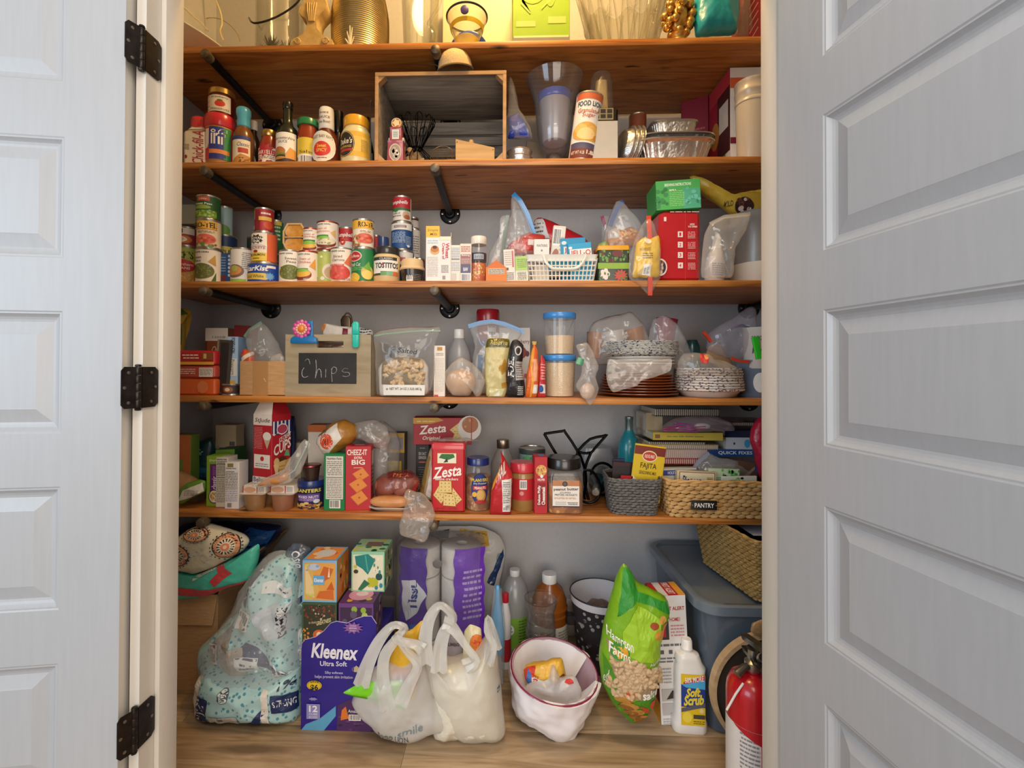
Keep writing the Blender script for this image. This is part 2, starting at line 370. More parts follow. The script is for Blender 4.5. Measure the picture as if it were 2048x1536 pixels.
# five-panel doors; local x runs from the hinge edge, the face looks to -y
def door(name,width,height=2.075,sgn=1):
 root = bpy.data.objects.new(name,None);C.objects.link(root);root['kind'] = 'structure'
 st,th = .116,.035;cz =[1.121-.02+.3707*k for k in(-2,-1,0,1,2)];ph = .2585
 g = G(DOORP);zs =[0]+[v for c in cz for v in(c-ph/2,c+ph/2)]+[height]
 for side in(0,1):
  Y = -th/2 if side==0 else th/2
  def q(x0,x1,z0,z1):g.add([(x0,Y,z0),(x1,Y,z0),(x1,Y,z1),(x0,Y,z1)],[(0,1,2,3)if side==0 else(3,2,1,0)])
  q(0,st,0,height);q(width-st,width,0,height)
  for i in range(0,len(zs)-1,2):q(st,width-st,zs[i],zs[i+1])
 g.add([(width,-th/2,0),(width,th/2,0),(width,th/2,height),(width,-th/2,height)],[(0,1,2,3)]);e_ = G(TRIMP).add([(0,-th/2,0),(0,th/2,0),(0,th/2,height),(0,-th/2,height)],[(3,2,1,0)]);e_.out('hinge_edge',root)  # hinge edge takes the paler trim colour to imitate warm light on it
 g.add([(0,-th/2,0),(width,-th/2,0),(width,th/2,0),(0,th/2,0)],[(3,2,1,0)]);g.add([(0,-th/2,height),(width,-th/2,height),(width,th/2,height),(0,th/2,height)],[(0,1,2,3)])
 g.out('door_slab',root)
 steps =[(0,0),(.003,.0015),(.006,.0015),(.009,.0045),(.013,.0075),(.018,.0095),(.023,.0105),(.048,.004),(.0505,.0030),(.051,.0030)]
 for c in cz:
  for side in(0,1):
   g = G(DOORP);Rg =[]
   for ins,dp in steps:
    x0,x1,z0,z1 = st+ins,width-st-ins,c-ph/2+ins,c+ph/2-ins;Y =(-th/2+dp)if side==0 else(th/2-dp)
    r =[(x0,Y,z0),(x1,Y,z0),(x1,Y,z1),(x0,Y,z1)];Rg.append(r if side==0 else r[::-1])
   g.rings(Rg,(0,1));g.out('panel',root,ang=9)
 if sgn<0:
  for o in root.children:
   for v in o.data.vertices:v.co.x = -v.co.x
   o.data.flip_normals()
 return root
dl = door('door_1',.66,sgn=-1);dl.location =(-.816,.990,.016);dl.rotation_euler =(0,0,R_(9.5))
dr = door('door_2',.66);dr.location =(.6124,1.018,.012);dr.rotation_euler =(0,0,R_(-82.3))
# hinges: oil-rubbed leaves on the left jamb and door edge
BRZ = mat_noise('dark_bronze',[(.35,'#2a2422'),(.7,'#3d3531')],40,rough=.38,bump=.15);BRZ.node_tree.nodes['Principled BSDF'].inputs['Metallic'].default_value = .8
for i,(py,nm)in enumerate(((97,'top hinge of the left door, dark bronze leaf on white jamb'),(775,'middle hinge of the left door, dark bronze beside the fourth shelf'),(1461,'bottom hinge of the left door, dark bronze near the floor'))):
 c = P(276,py,.99);c.x = P(276,775,.99).x;r = T('door_hinge',nm,'hinge',c,'dark bronze hinges of the left door');H = .045
 def leaf(p0,p1,nrm):
  g = G(BRZ);p0,p1,nrm = Vector(p0),Vector(p1),Vector(nrm);dv =(p1-p0);pts =[]
  for(u,v)in((0,-1),(.8,-1),(1,-.82),(1,.82),(.8,1),(0,1)):pts.append(p0+dv*u+Vector((0,0,v*H)))
  g.rings([[p for p in pts],[p+nrm*.0022 for p in pts]]);return g
 lf = leaf((.0025,.006,0),(.0035,.052,0),(1,0,0)).out('jamb_leaf',r);le = leaf((-.001,-.002,0),(-.014,-.030,0),(.92,-.4,0)).out('door_leaf',r)
 g = G(BRZ);
 for k in range(5):g.lathe([(.0058,-H+k*H*.4+.0004),(.0062,-H+k*H*.4+.0012),(.0062,-H+(k+1)*H*.4-.0012),(.0058,-H+(k+1)*H*.4-.0004)],14)
 g.lathe([(.004,H),(.0065,H+.001),(.0055,H+.005),(.001,H+.006)],14);g.lathe([(.001,-H-.006),(.0055,-H-.005),(.0065,-H-.001),(.004,-H)],14)
 kn = g.out('knuckle',r)
 for(u,v,par)in((.55,.72,lf),(.55,-.72,lf),(.8,0,lf),(.55,.72,le),(.55,-.72,le),(.8,0,le)):
  g = G('#6a625c'+'');g.m(M('#8a827a','m'))
  if par is lf:g.lathe([(.0035,0),(.0035,.001),(.001,.0014)],10).rot('Y',90).mv((.0048+.001*u,.006+.046*u,v*H))
  else:g.lathe([(.0035,0),(.0035,.001),(.001,.0014)],10).rot('Y',90).rot('Z',-24).mv((-.001-.013*u+.002,-.002-.028*u-.001,v*H))
  g.out('screw',par)
  # ------------------------------------------------------------------ shelves and iron pipe brackets
NAMES ={1:'top',2:'second',3:'third',4:'fourth',5:'lowest'};TH_S = .021
HAS ={1:'under the ceiling, holding glassware and a green box',2:'holding sauces, the wooden crate and foil pans',3:'holding the canned goods and white basket',4:'holding the chalkboard crate and paper plates',5:'holding crackers, nuts and the wicker basket'}
for k in range(1,6):
 z = SZ[k];g = G(WOOD);hd =(YB-.022-YF)/2;g.loft([(z-TH_S,1.26,hd-.001,.002),(z-TH_S+.002,1.26,hd,.002),(z-.002,1.26,hd,.002),(z,1.26,hd-.001,.002)],2,0,YF+hd)
 o = g.out('wooden_shelf');tag(o,'%s stained pine shelf %s'%(NAMES[k],HAS[k]),'shelf','stained pine shelves')
IRON = mat_noise('black_iron',[(.3,'#15161a'),(.7,'#24262b')],60,rough=.42,bump=.2);IRON.node_tree.nodes['Principled BSDF'].inputs['Metallic'].default_value = .55
CAPM = mat_noise('iron_cap',[(.3,'#55493b'),(.7,'#7d7162')],60,rough=.5,bump=.4);CAPM.node_tree.nodes['Principled BSDF'].inputs['Metallic'].default_value = .6
ZINC = M('#b9b6b0','m')
for k in range(1,6):
 for nm,X in(('left',-1.005),('middle',-.222),('right',1.045)):
  z = SZ[k]-TH_S-.0145;r = T('pipe_bracket','black iron pipe bracket under the %s end of the %s shelf'%(nm,NAMES[k])if nm!='middle' else 'black iron pipe bracket under the middle of the %s shelf'%NAMES[k],'bracket',(X,YB,z),'iron pipe shelf brackets')
  G(IRON).lathe([(.0134,.012),(.0134,YB-YF-.004)],16).rot('X',90).out('pipe',r)
  g = G(IRON).lathe([(.044,0),(.044,.005),(.041,.0075),(.024,.0085),(.0205,.019),(.0175,.021),(.0135,.021)],28).rot('X',90).out('flange',r)
  for a in(0,90,180,270):
   b = G(ZINC).lathe([(.0052,.007),(.005,.0105),(.002,.0115)],10,.033*cos(R_(a)),.033*sin(R_(a))).rot('X',90).out('screw',g)
  L = YB-YF-.012
  G(CAPM).lathe([(.0150,L),(.0172,L+.002),(.0172,L+.006),(.0162,L+.008),(.0166,L+.024),(.0150,L+.032),(.008,L+.036),(.0005,L+.037)],18).rot('X',90).out('end_cap',r)
  # ------------------------------------------------------------------ product builders
METAL = M('#b8b2a8','m')
def can(label,x0,x1,yt,zb,Yf,col,items=(),group=None,name='food_can',rim='#bdb6ab',A=2.5,turn=0,cat='can'):
 X,wd,h,Y = span(x0,x1,yt,zb,Yf,True);r = wd/2
 root = T(name,label,cat,(X,Y,zb),group,turn)
 G(M(rim,'m')).lathe([(r*.95,0),(r,.001),(r,.0035),(r*.97,.0055),(r*.97,h-.0055),(r,h-.0035),(r,h-.0006),(r*.965,h),(r*.94,h-.001),(r*.93,h-.004),(.001,h-.004)],36).out('can_body',root)
 lp =[(r*.985,.006),(r*.985,h-.006)]
 lb = G(col).lathe(lp,36,cap=(0,0)).out('paper_label',root)
 if items:art(lb,items,cyl(lp,A),.07,.35)
 return dict(o=root,top=h+zb,X=X,Y=Y,r=r,h=h)
def turned(name,label,cat,x0,x1,yt,zb,Yf,parts,prints=(),group=None,lean=0,rz=0,n=32,back=0,sy=1):
 """parts: (part name, material, [(radius share, height share)]); prints: (items, profile, z0, z1, arc)"""
 X,wd,h,Y = span(x0,x1,yt,zb,Yf,True);r = wd/2
 root = T(name,label,cat,(X,Y,zb+r*sin(abs(R_(lean)))),group,rz,lean,back);made ={}
 for pn,mt,pf in parts:
  g = G(M(*mt)if isinstance(mt,tuple)else(M(mt)if isinstance(mt,str)else mt));g.lathe([(a*r,z*h)for a,z in pf],n,sy=sy);made[pn] = g.out(pn,root)
 for it,pf,z0,z1,A in prints:
  pr =[(a*r,z*h)for a,z in pf];host = made[it[0][1]]if it and it[0][0]=='on' else root
  f0 = cyl(pr,A,0,z0*h,z1*h);f = f0
  if sy!=1:f = lambda x,y,f0 = f0:(lambda q:(Vector((q[0].x,q[0].y*sy,q[0].z)),q[1]))(f0(x,y))
  art(host,[i for i in it if i[0]!='on'],f,.07,.3,name='label' if host is root else 'print')
 return dict(o=root,top=zb+h,X=X,Y=Y,r=r,h=h)
def carton(label,x0,x1,yt,zb,Yf,d,col,front=(),side=(),top=(),name='food_box',cat='box',rz=0,lean=0,group=None,w=None,sidecol=None,topcol=None,left=(),back=0,e=.0012,kind='p',h=None,bottomcol=None):
 X,wd,hh,Y = span(x0,x1,yt,zb,Yf);w = w or wd;h = h or hh
 zb2 = zb+(w/2*abs(sin(R_(lean)))if lean else 0)
 root = T(name,label,cat,(X,Yf+(d/2*cos(R_(rz))+w/2*abs(sin(R_(rz)))),zb2),group,rz,lean,back)
 g = G(M(col,kind));g.loft([(0,w/2-e,d/2-e,e),(e,w/2,d/2,e),(h-e,w/2,d/2,e),(h,w/2-e,d/2-e,e)],1);b = g.out('carton',root)
 a,c = w/2,d/2
 if sidecol:
  for sx in(-1,1):art(b,[('r',.01,.005,.99,.995,sidecol)],flat((a,-c,0),(0,d,0),(0,0,h))if sx>0 else flat((-a,c,0),(0,-d,0),(0,0,h)),name='side_panel',off=.0001)
 if topcol:art(b,[('r',.01,.01,.99,.99,topcol)],flat((-a,-c,h),(w,0,0),(0,d,0)),name='top_panel',off=.0001)
 if front:art(b,front,flat((-a,-c,0),(w,0,0),(0,0,h)),name='front_print')
 if side:art(b,side,flat((a,-c,0),(0,d,0),(0,0,h)),name='side_print')
 if left:art(b,left,flat((-a,c,0),(0,-d,0),(0,0,h)),name='side_print')
 if top:art(b,top,flat((-a,-c,h),(w,0,0),(0,d,0)),name='top_print')
 return dict(o=root,top=zb2+h,X=X,Y=Yf+d/2,w=w,h=h,body=b)
def pillow_px(label,pts,Y,t,mt,items=(),name='bag',cat='bag',group=None,zb=None,amp=.003,fr=30,seed=1,nres=60,part='film',back=0,root=None,p=.55,rings=10,kind='p',flatb=False,lim=.05,rough_edge=True,ptop=None):
 """a filled bag: outline (picture points) at depth Y, swelling to thickness 2t"""
 W =[P(x,y,Y)for x,y in pts];W =[Vector((q.x,0,max(q.z,zb)if zb is not None else q.z))for q in W]
 L =[(W[(i+1)%len(W)]-W[i]).length for i in range(len(W))];tot = sum(L);Q =[]
 for k in range(nres):
  d = tot*k/nres;i = 0
  while d>L[i]and i<len(L)-1:d-=L[i];i+=1
  Q.append(W[i].lerp(W[(i+1)%len(W)],d/max(L[i],1e-6)))
 for _ in range(1):Q =[(Q[i-1]+Q[i]*2.4+Q[(i+1)%nres])/4.4 for i in range(nres)]
 c = sum(Q,Vector())/nres;z0 = min(q.z for q in Q)
 area2 = sum(Q[i].x*Q[(i+1)%nres].z-Q[(i+1)%nres].x*Q[i].z for i in range(nres))
 if area2<0:Q.reverse()
 if root is None:root = T(name,label,cat,(c.x,Y,z0),group,0,0,back)
 b0 = Vector((root.location.x,0,root.location.z));B =[q-b0 for q in Q];c0 = c-b0
 so = Vector((seed*5.3,seed*2.1,seed*.7))
 def surf(pnt,s,sg):
  th = t*(1-s**2.2)**p
  q = Vector((pnt.x,sg*th,pnt.z));nv = noise.noise_vector(q*fr+so)+noise.noise_vector(q*fr*2.3+so)*.5
  k = amp*(1 if s<.97 else .5);return q+Vector((nv.x*k*.6,nv.y*k*(1.2 if s<.999 else .4),nv.z*k*(.6 if q.z>.004 else 0)))
 ss =[1-(i/rings)for i in range(rings)];ss =[1-(1-s)**1.25 for s in ss]
 Rf =[[surf(c0+(b-c0)*s,s,-1)for b in B]for s in ss];Rb =[[surf(c0+(b-c0)*s,s,1)for b in B]for s in ss]
 g = G(mt if not isinstance(mt,(str,tuple))else(M(mt,'wrap')if isinstance(mt,str)else M(*mt)))
 Rg = list(reversed(Rf))+Rb[1:];g.rings(Rg,(1,1));o = g.out(part,root,ang=60)
 xs =[b.x for b in B];zs =[b.z for b in B];bx0,bx1,bz0,bz1 = min(xs),max(xs),min(zs),max(zs)
 def f(x,y):
  q = Vector((bx0+(bx1-bx0)*x,0,bz0+(bz1-bz0)*y));d = q-c0;s = 1.0
  if d.length>1e-6:
   an = math.atan2(d.z,d.x);best = 0
   for i in range(nres):
    a,b = B[i]-c0,B[(i+1)%nres]-c0;den = d.x*(b.z-a.z)-d.z*(b.x-a.x)
    if abs(den)<1e-9:continue
    k =(a.x*(b.z-a.z)-a.z*(b.x-a.x))/den;m =(a.x*d.z-a.z*d.x)/den
    if k>0 and-.001<=m<=1.001:best = max(best,k)
   s = min(1/best if best>0 else 1,.985);
   if best and best<1.02:q = c0+d*best*.985
  else:s = 0
  v = surf(q,s,-1);return v,Vector((d.x*s*.6,-1,d.z*s*.6)).normalized()
 if items:art(o,items,f,lim,1,off=.0018,kind=kind)
 return dict(o=root,body=o,f=f,c=c,top=max(q.z for q in Q),z0=z0)
def strip_px(root,name,pts,Y,wd,th,mt):
 """a flat band through picture points, child of root (zip closures, tapes, wires)"""
 W =[P(x,y,Y)-root.location for x,y in pts];Mi = root.rotation_euler.to_matrix().inverted();W =[Mi@v for v in W]
 g = G(mt if not isinstance(mt,(str,tuple))else(M(mt,'g')if isinstance(mt,str)else M(*mt)))
 Rg =[]
 for i,q in enumerate(W):
  a,b = W[max(i-1,0)],W[min(i+1,len(W)-1)];d =(b-a).normalized();n = Vector((-d.z,0,d.x))*wd/2;y = Vector((0,th/2,0))
  Rg.append([q+n-y,q-n-y,q-n+y,q+n+y])
 g.rings(Rg);return g.out(name,root)
def wire_px(root,name,pts,Y,r,mt,closed=False,smooth=4,n=7):
 """a round wire through picture points (x, y[, extra depth]), smoothed"""
 W =[P(p[0],p[1],Y+(p[2]if len(p)>2 else 0))for p in pts]
 if root is not None:W =[root.rotation_euler.to_matrix().inverted()@(v-root.location)for v in W]
 return G(mt if not isinstance(mt,(str,tuple))else(M(mt,'g')if isinstance(mt,str)else M(*mt))).tube(spline(W,smooth,closed),r,n,closed).out(name,root)
def spline(W,k=4,closed=False):
 if k<2:return W
 out =[];n = len(W)
 for i in range(n if closed else n-1):
  p0,p1,p2,p3 =(W[(i-1)%n]if(closed or i)else W[0]),W[i],W[(i+1)%n],(W[(i+2)%n]if(closed or i+2<n)else W[-1])
  for j in range(k):
   t = j/k;out.append(.5*((2*p1)+(p2-p0)*t+(2*p0-5*p1+4*p2-p3)*t*t+(3*p1-p0-3*p2+p3)*t**3))
 if not closed:out.append(W[-1])
 return out
def zipbag(label,pts,Y,t,zpts,zcol,name='zip_bag',group=None,zb=None,kind='bag',tint='#e8e6e2',zw=.012,**kw):
 b = pillow_px(label,pts,Y,t,M(tint,kind),name=name,group=group,zb=zb,**kw)
 if zpts:strip_px(b['o'],'zip_closure',zpts,Y-.003,zw,.005,(zcol,'g')if isinstance(zcol,str)else zcol)
 return b
def weave(g,f,rows,cols,wid,thk,phase=.5,seg=5,jit=.1,seed=3):
 """overlapping strands over a surface f(u, v) -> (point, normal)"""
 rnd = random.Random(seed)
 for j in range(rows):
  for i in range(cols):
   u0 =(i+(phase if j%2 else 0))/cols;u1 = u0+1.25/cols;v =(j+.5)/rows;Rg =[]
   jv = rnd.uniform(-jit,jit)/rows
   for k in range(seg):
    t = k/(seg-1);u = u0+(u1-u0)*t;q,n = f(min(max(u,0),1),min(max(v+jv+.18/rows*(t-.5),0),1));q2,_ = f(min(max(u+.004,0),1),v);q1,_ = f(min(max(u-.004,0),1),v)
    d =(q2-q1);d = d.normalized()if d.length>1e-7 else Vector((1,0,0));s = n.cross(d);r = max(.12,sin(pi*t)**.6)
    c = q+n*thk*(.55*sin(pi*t))
    Rg.append([c+s*(wid*r*cos(a))+n*(thk*r*sin(a))for a in(0,pi/3,2*pi/3,pi,4*pi/3,5*pi/3)])
   g.rings(Rg,(0,0))
 return g
def cap_prof(r,z0,z1,e=.06):
 d =(z1-z0)*e;return[(r*.96,z0),(r,z0+d),(r,z1-d*2),(r*.95,z1),(.001,z1)]
 # ================================================================== TOP SHELF
z = SZ[1];GL = M('#dfe0c8','glass');CREAM = mat_noise('cream_plaster',[(.3,'#c8a86c'),(.7,'#dcc08a')],50,rough=.6,bump=.25)
r = T('serving_platter','large white oval platter leaning in the left corner of the top shelf','platter',(P(362,60,1.68).x,1.715,z+.112),None,0,25,0)
g = G(M('#efe9e2','g'));g.lathe([(.001,-.03),(.12,-.03),(.13,-.026),(.20,.012),(.222,.022),(.224,.026),(.218,.027),(.19,.016),(.125,-.02),(.001,-.022)],48,sy=.72);g.out('dish',r)
g = G(M('#e0dbd2','g'));g.tube([(.222*cos(2*pi*i/48),.16*sin(2*pi*i/48),.026)for i in range(48)],.004,6,True);g.out('rim',r)
r = T('power_cord','thin cream electric cord looping above the white platter','cord',P(440,60,1.9));wire_px(r,'cable',[(420,-40),(428,-8),(440,22),(444,46),(440,62),(446,80,.02)],1.88,.0035,'#e8d9a8')
wire_px(r,'thin_wire',[(400,44),(416,36),(440,38),(462,52),(476,70),(480,83)],1.93,.0015,'#a98f58');wire_px(r,'branch_cable',[(340,-6),(368,15),(386,32),(402,46),(416,62)],1.70,.0035,'#e6dcc0')
v = turned('glass_vase','clear glass cylinder vase with black wire bail left of the plaster scroll','vase',517,606,-60,z,1.565,[('glass',GL,[(.9,0),(1,.02),(1,.97),(.985,.99),(.95,.97),(.95,.03),(.001,.03)])])
wire_px(v['o'],'wire_bail',[(498,36,.03),(503,44),(513,46),(535,41),(560,30),(585,14),(600,-2),(610,-20,.05)],1.56,.0032,'#211c16')
r = T('dried_flower','bristly dried thistle heads lying inside the clear glass vase','flower',(v['X'],v['Y']-.025,z+.012));
for nm,ox,sc in(('thistle_head',-.02,1),('thistle_head',.035,.75)):
 g = G(mat_noise('dry_thistle',[(.3,'#3c352d'),(.7,'#6c6152')],40));rnd = random.Random(5)
 for k in range(90):
  a = rnd.uniform(0,2*pi);e_ = rnd.uniform(-.1,1.4);d = Vector((cos(a)*cos(e_),sin(a)*cos(e_),sin(e_)));L = rnd.uniform(.035,.05)*sc
  g.tube([Vector((ox,0,.02*sc)),Vector((ox,0,.02*sc))+d*L],[.0022,.0008],4)
 g.ball((ox,0,.02*sc),.014*sc,10,6);g.out(nm,r)
 # plaster scroll pedestal
c0 = P(633,80,1.60);r = T('plaster_corbel','cream plaster scroll pedestal between the glass vase and ribbed jug','ornament',(c0.x,1.588,z))
k_ = 1.6/930;sc =[(-41,0),(-43,6),(-41,13),(-35,17),(-27,20),(-18,26),(-11,36),(-9,48),(-12,56),(-21,62),(-27,70),(-24,80),(-16,86),(-17,120),(-23,135),(23,135),(17,120),(24,100),(30,84),(27,74),(19,66),(12,58),(9,48),(11,36),(18,26),(26,20),(35,17),(41,13),(43,6),(41,0)]
G(CREAM).prism([(x*k_,y_*k_)for x,y_ in sc],-.03,.03).out('body',r)
for sx in(-1,1):
 g = G(CREAM);g.tube([(sx*(.048+.011*(1-i/26)*cos(i*.55)),-.032,.016+.011*(1-i/26)*sin(i*.55))for i in range(26)],.0035,6);g.out('volute',r)
for k in range(5):G(CREAM).tube([(-.016+.008*k,-.03,.15),(-.013+.0065*k,-.034,.12),(-.008+.004*k,-.032,.085)],.003,6).out('flute',r)
# ribbed jug
pf =[]
for i in range(60):
 t = i/59;rr = .93+.09*sin(pi*min(1,t*1.6))-.62*max(0,t-.42)**1.25;pf+=[(rr,t),(rr+.018,t+.006)]
turned('ribbed_jug','ribbed galvanised metal jug right of the plaster scroll on the top shelf','jug',668,776,-95,z,1.57,[('body',M('#c3b48a','m'),pf)],[([('p',[(.62,.42),(.8,.5),(.86,.8),(.6,.9)],'#f2ead6')],pf,.2,.9,2.5)])
r = T('twig_ornament','small white twig ornament in front of the ribbed jug','ornament',P(700,84,1.56));r.location.z = z
for k,(a,b)in enumerate(((-6,28),(0,40),(5,36),(9,18),(-10,14))):G(M('#e9e0cc')).tube([(0,0,0.002),(a*.0008,0,b*.0009),(a*.0016,-.003,b*.0017)],[.004,.003,.002],6).out('twig',r)
# blender jar
J =[(.74,0),(.76,.01),(.80,.12),(1,1),(.96,1),(.76,.1),(.001,.06)]
r_ = turned('blender_jar','clear glass blender jar with side handle on the top shelf','jar',800,882,-90,z,1.575,[('glass',M('#cfd6a8','glass'),J),('cutter_base','#f2e3a8',[(.58,.005),(.6,.03),(.52,.06),(.3,.075),(.001,.08)])],n=8)
for a in(20,65,110,160,250,290):G(M('#e9ebc0','glass')).tube([(r_['r']*.77*cos(R_(a)),r_['r']*.77*sin(R_(a)),.012),(r_['r']*.99*cos(R_(a)),r_['r']*.99*sin(R_(a)),r_['h']*.98)],.003,6).out('glass_rib',r_['o'])
wire_px(r_['o'],'handle',[(868,78),(866,60),(858,48),(864,36),(874,20),(880,4),(884,-20)],1.60,.007,('#d5dab0','glass'))
# funnel set and blue lid
Y0 = 1.565;r = T('kitchen_funnel','clear funnel with yellow band and blue tab beside the blender jar','funnel',(P(931,78,Y0).x,Y0+.06,z));q = Y0/930*1.04
G(M('#f0d85a','tl')).lathe([(.0,.004),(17*q,.004),(19*q,6*q),(23*q,24*q),(25*q,30*q),(23*q,32*q),(16*q,26*q),(.001,24*q)],36).out('spout_ring',r)
G(M('#efe2a0','glass')).lathe([(24*q,30*q),(40*q,76*q),(41*q,80*q),(39*q,78*q),(23*q,31*q)],36,cap=(0,0)).out('cone',r)
G(M('#f4d640','g')).lathe([(31*q,50*q),(33.5*q,57*q),(34.5*q,57*q),(32*q,50*q)],36,cap=(0,0)).out('yellow_band',r)
g = G(M('#2a3a58','g'));g.tube([(40.5*q*cos(i*pi/24),40.5*q*sin(i*pi/24),79*q)for i in range(48)],.0035,6,True);g.out('dark_rim',r)
G(M('#3a2c86','g')).lathe([(.014,0),(.014,.006),(.006,.008),(.001,.008)],20).rot('X',90).mv((-.003,-36*q,66*q)).out('blue_tab',r)
r = T('plastic_disc','blue round plastic lid leaning behind the yellow funnel','lid',(P(938,78,1.70).x,1.70,z+.06),None,0,0,-68);G(M('#2350c8','g')).lathe([(.001,0),(.07,0),(.074,.003),(.074,.012),(.066,.012),(.06,.008),(.001,.008)],40).out('disc',r)
carton('tall cream cardboard carton standing behind the funnel on the top shelf',886,1022,-60,z,1.80,.12,'#d6c3a2')
carton('lime green appliance box with grey base stripe on the top shelf',1026,1140,-110,z,1.565,.16,'#9cc81e',[('r',0,0,1,.075,'#8b857c'),('r',.02,.06,.98,.08,'#dfe8b0'),('r',.06,.17,.4,.23,'#c0da70'),('r',.62,.2,.93,.27,'#c0da70')]+[('e',.35,.62,.28,.22,'#b4d54e'),('e',.35,.62,.27,.212,'#9cc81e'),('e',.66,.45,.07,.08,'#b4d54e'),('e',.66,.45,.055,.064,'#9cc81e')]+[('p',[(.1,.62),(.14,.4),(.3,.3),(.32,.31),(.16,.42),(.12,.62)],'#b9d95a'),('p',[(.5,.34),(.9,.56),(.9,.58),(.5,.36)],'#b9d95a')],name='appliance_box')
# cut glass bowl
X,wd,h,Y = span(1150,1345,-30,z,1.575,True);r = T('crystal_bowl','cut crystal bowl with scalloped rim right of the green box','bowl',(X,Y,z));CG = M('#e3dcb4','glass');g = G(CG);n = 96;Rg =[]
for(rf,zf)in((.42,0),(.46,.01),(.55,.12),(.66,.3),(.78,.55),(.9,.8),(1.0,1.0),(.97,1.0),(.85,.8),(.72,.55),(.6,.3),(.45,.12),(.02,.08)):
 Rg.append([((rf*(1+.02*zf*cos(10*a)))*wd/2*cos(a),rf*(1+.02*zf*cos(10*a))*wd/2*sin(a)*.8,zf*h*(1+(.07*cos(10*a)if zf>.7 else 0)))for a in(2*pi*i/n for i in range(n))])
g.rings(Rg);bw = g.out('bowl',r)
g = G(M('#cfc79a','glass'))
for i in range(20):
 a = 2*pi*i/20
 for tw in(-.25,.25):g.tube([(wd/2*(.47+.53*t)*cos(a+tw*(t-.2)),wd/2*.8*(.47+.53*t)*sin(a+tw*(t-.2)),h*t**1.12)for t in(0,.2,.4,.6,.8,.97)],.004,5)
g.out('cut_ribs',r)
for i in range(10):
 a = 2*pi*(i+.5)/10;g = G(M('#efe9c8','glass'));cc = Vector((wd/2*.78*cos(a),wd/2*.8*.78*sin(a),h*.5))
 for k in range(10):
  b = 2*pi*k/10;t1 = Vector((-sin(a),cos(a),0));g.tube([cc+(t1*cos(b)+Vector((.25*cos(a),.2*sin(a),.95))*sin(b))*.006,cc+(t1*cos(b)+Vector((.3*cos(a),.25*sin(a),.95))*sin(b))*.028],[.003,.001],4)
 g.out('star_cut',r)
 # gilded grape finial
GOLD = mat_noise('gilt',[(.3,'#b08a48'),(.7,'#d8bb78')],60,rough=.28,bump=.2);GOLD.node_tree.nodes['Principled BSDF'].inputs['Metallic'].default_value = .85
Y0 = 1.585;q = Y0/930;r = T('gilt_finial','gold grape cluster ornament on square cream foot beside the teal bag','ornament',(P(1367,70,Y0).x,Y0+.045,z))
G(M('#ecd49c')).loft([(0,26*q,26*q,.002),(10*q,26*q,26*q,.002)],1).out('square_foot',r)
G(GOLD).lathe([(22*q,10*q),(20*q,13*q),(15*q,17*q),(13*q,26*q),(15*q,32*q),(19*q,36*q),(12*q,40*q),(8*q,46*q)],28).out('stem',r)
rnd = random.Random(2);g = G(GOLD)
for k in range(46):
 a = rnd.uniform(0,2*pi);zz = rnd.uniform(40,112);rr = 27*sin(pi*min(1,max(.12,(zz-34)/86)))**.6;g.ball((rr*q*cos(a),rr*q*sin(a)*.8,zz*q),rnd.uniform(6.5,9.5)*q,10,6)
g.ball((0,0,76*q),(20*q,16*q,34*q),14,9);g.out('grape_cluster',r)
pillow_px('crinkled teal plastic bag on the top shelf at right',[(1392,72),(1388,40),(1392,-40),(1470,-40),(1478,20),(1472,69)],1.62,.05,'#1f9cc0',zb=z,amp=.004,kind='g',seed=4)
pillow_px('clear crinkled wrap between the teal bag and a red box',[(1474,72),(1472,30),(1478,-40),(1500,-40),(1502,71)],1.64,.022,M('#b9b7b0','bag'),zb=z,amp=.005,seed=6)
carton('dark red box with pale slanting stripes at the right end of top shelf',1497,1560,-60,z,1.63,.12,'#8e1b2e',[('p',[(.02,.12+.1*i),(.3,.3+.1*i),(.3,.315+.1*i),(.02,.135+.1*i)],'#d9a9a4')for i in range(8)])
# ================================================================== SECOND SHELF
z = SZ[2];GS = 'sauces and condiments on the second shelf'
B2 = dict(group=GS)
# white square sauce bottle
c = carton('white square plastic sauce bottle with red cap and red script',362,410,255,z,1.575,.085,'#e9e2d8',[('t','Chick-fil-A',.42,.04,.88,.92,'#b3212c',{'rot':90,'sh':.35,'b':.01}),('l',.06,.42,.3,.58,4,'#6a625c'),('e',.17,.24,.06,.05,'#8c2b2b')],name='sauce_bottle',cat='bottle',e=.012,kind='g',rz=4,**B2)
h0 = c['h'];G(M('#e9e2d8','g')).loft([(h0-.001,.033,.036,.015),(h0+.012,.028,.03,.02)],4).out('shoulder',c['o']);G(M('#cf3140','g')).lathe([(.030,h0+.006),(.033,h0+.009),(.033,h0+.044),(.030,h0+.049),(.001,h0+.049)],30).out('cap',c['o'])
LIDR = '#d2303c'
jif = turned('peanut_butter_jar','peanut butter jar with red lid and big three-letter label under the jam jar','jar',413,469,238,z,1.575,[('jar_body','#b98548',[(.88,0),(.93,.02),(.93,.76),(.88,.79)]),('lid',(LIDR,'g'),cap_prof(1.0,.76,1.0)),('label_band','#d3343d',[(.945,.13),(.945,.73)])],[([('on','label_band'),('r',.42,0,.82,1,'#2a3a94'),('r',.8,0,1,1,'#2f8a4c'),('r',.45,.06,.86,.15,'#27338a'),('r',.42,.17,.95,.3,'#e08b4a'),('t','Jif',.17,.31,.88,.95,'#f4efe6',{'b':.05})],[(.947,0),(.947,1)],.13,.73,2.6)],**B2)
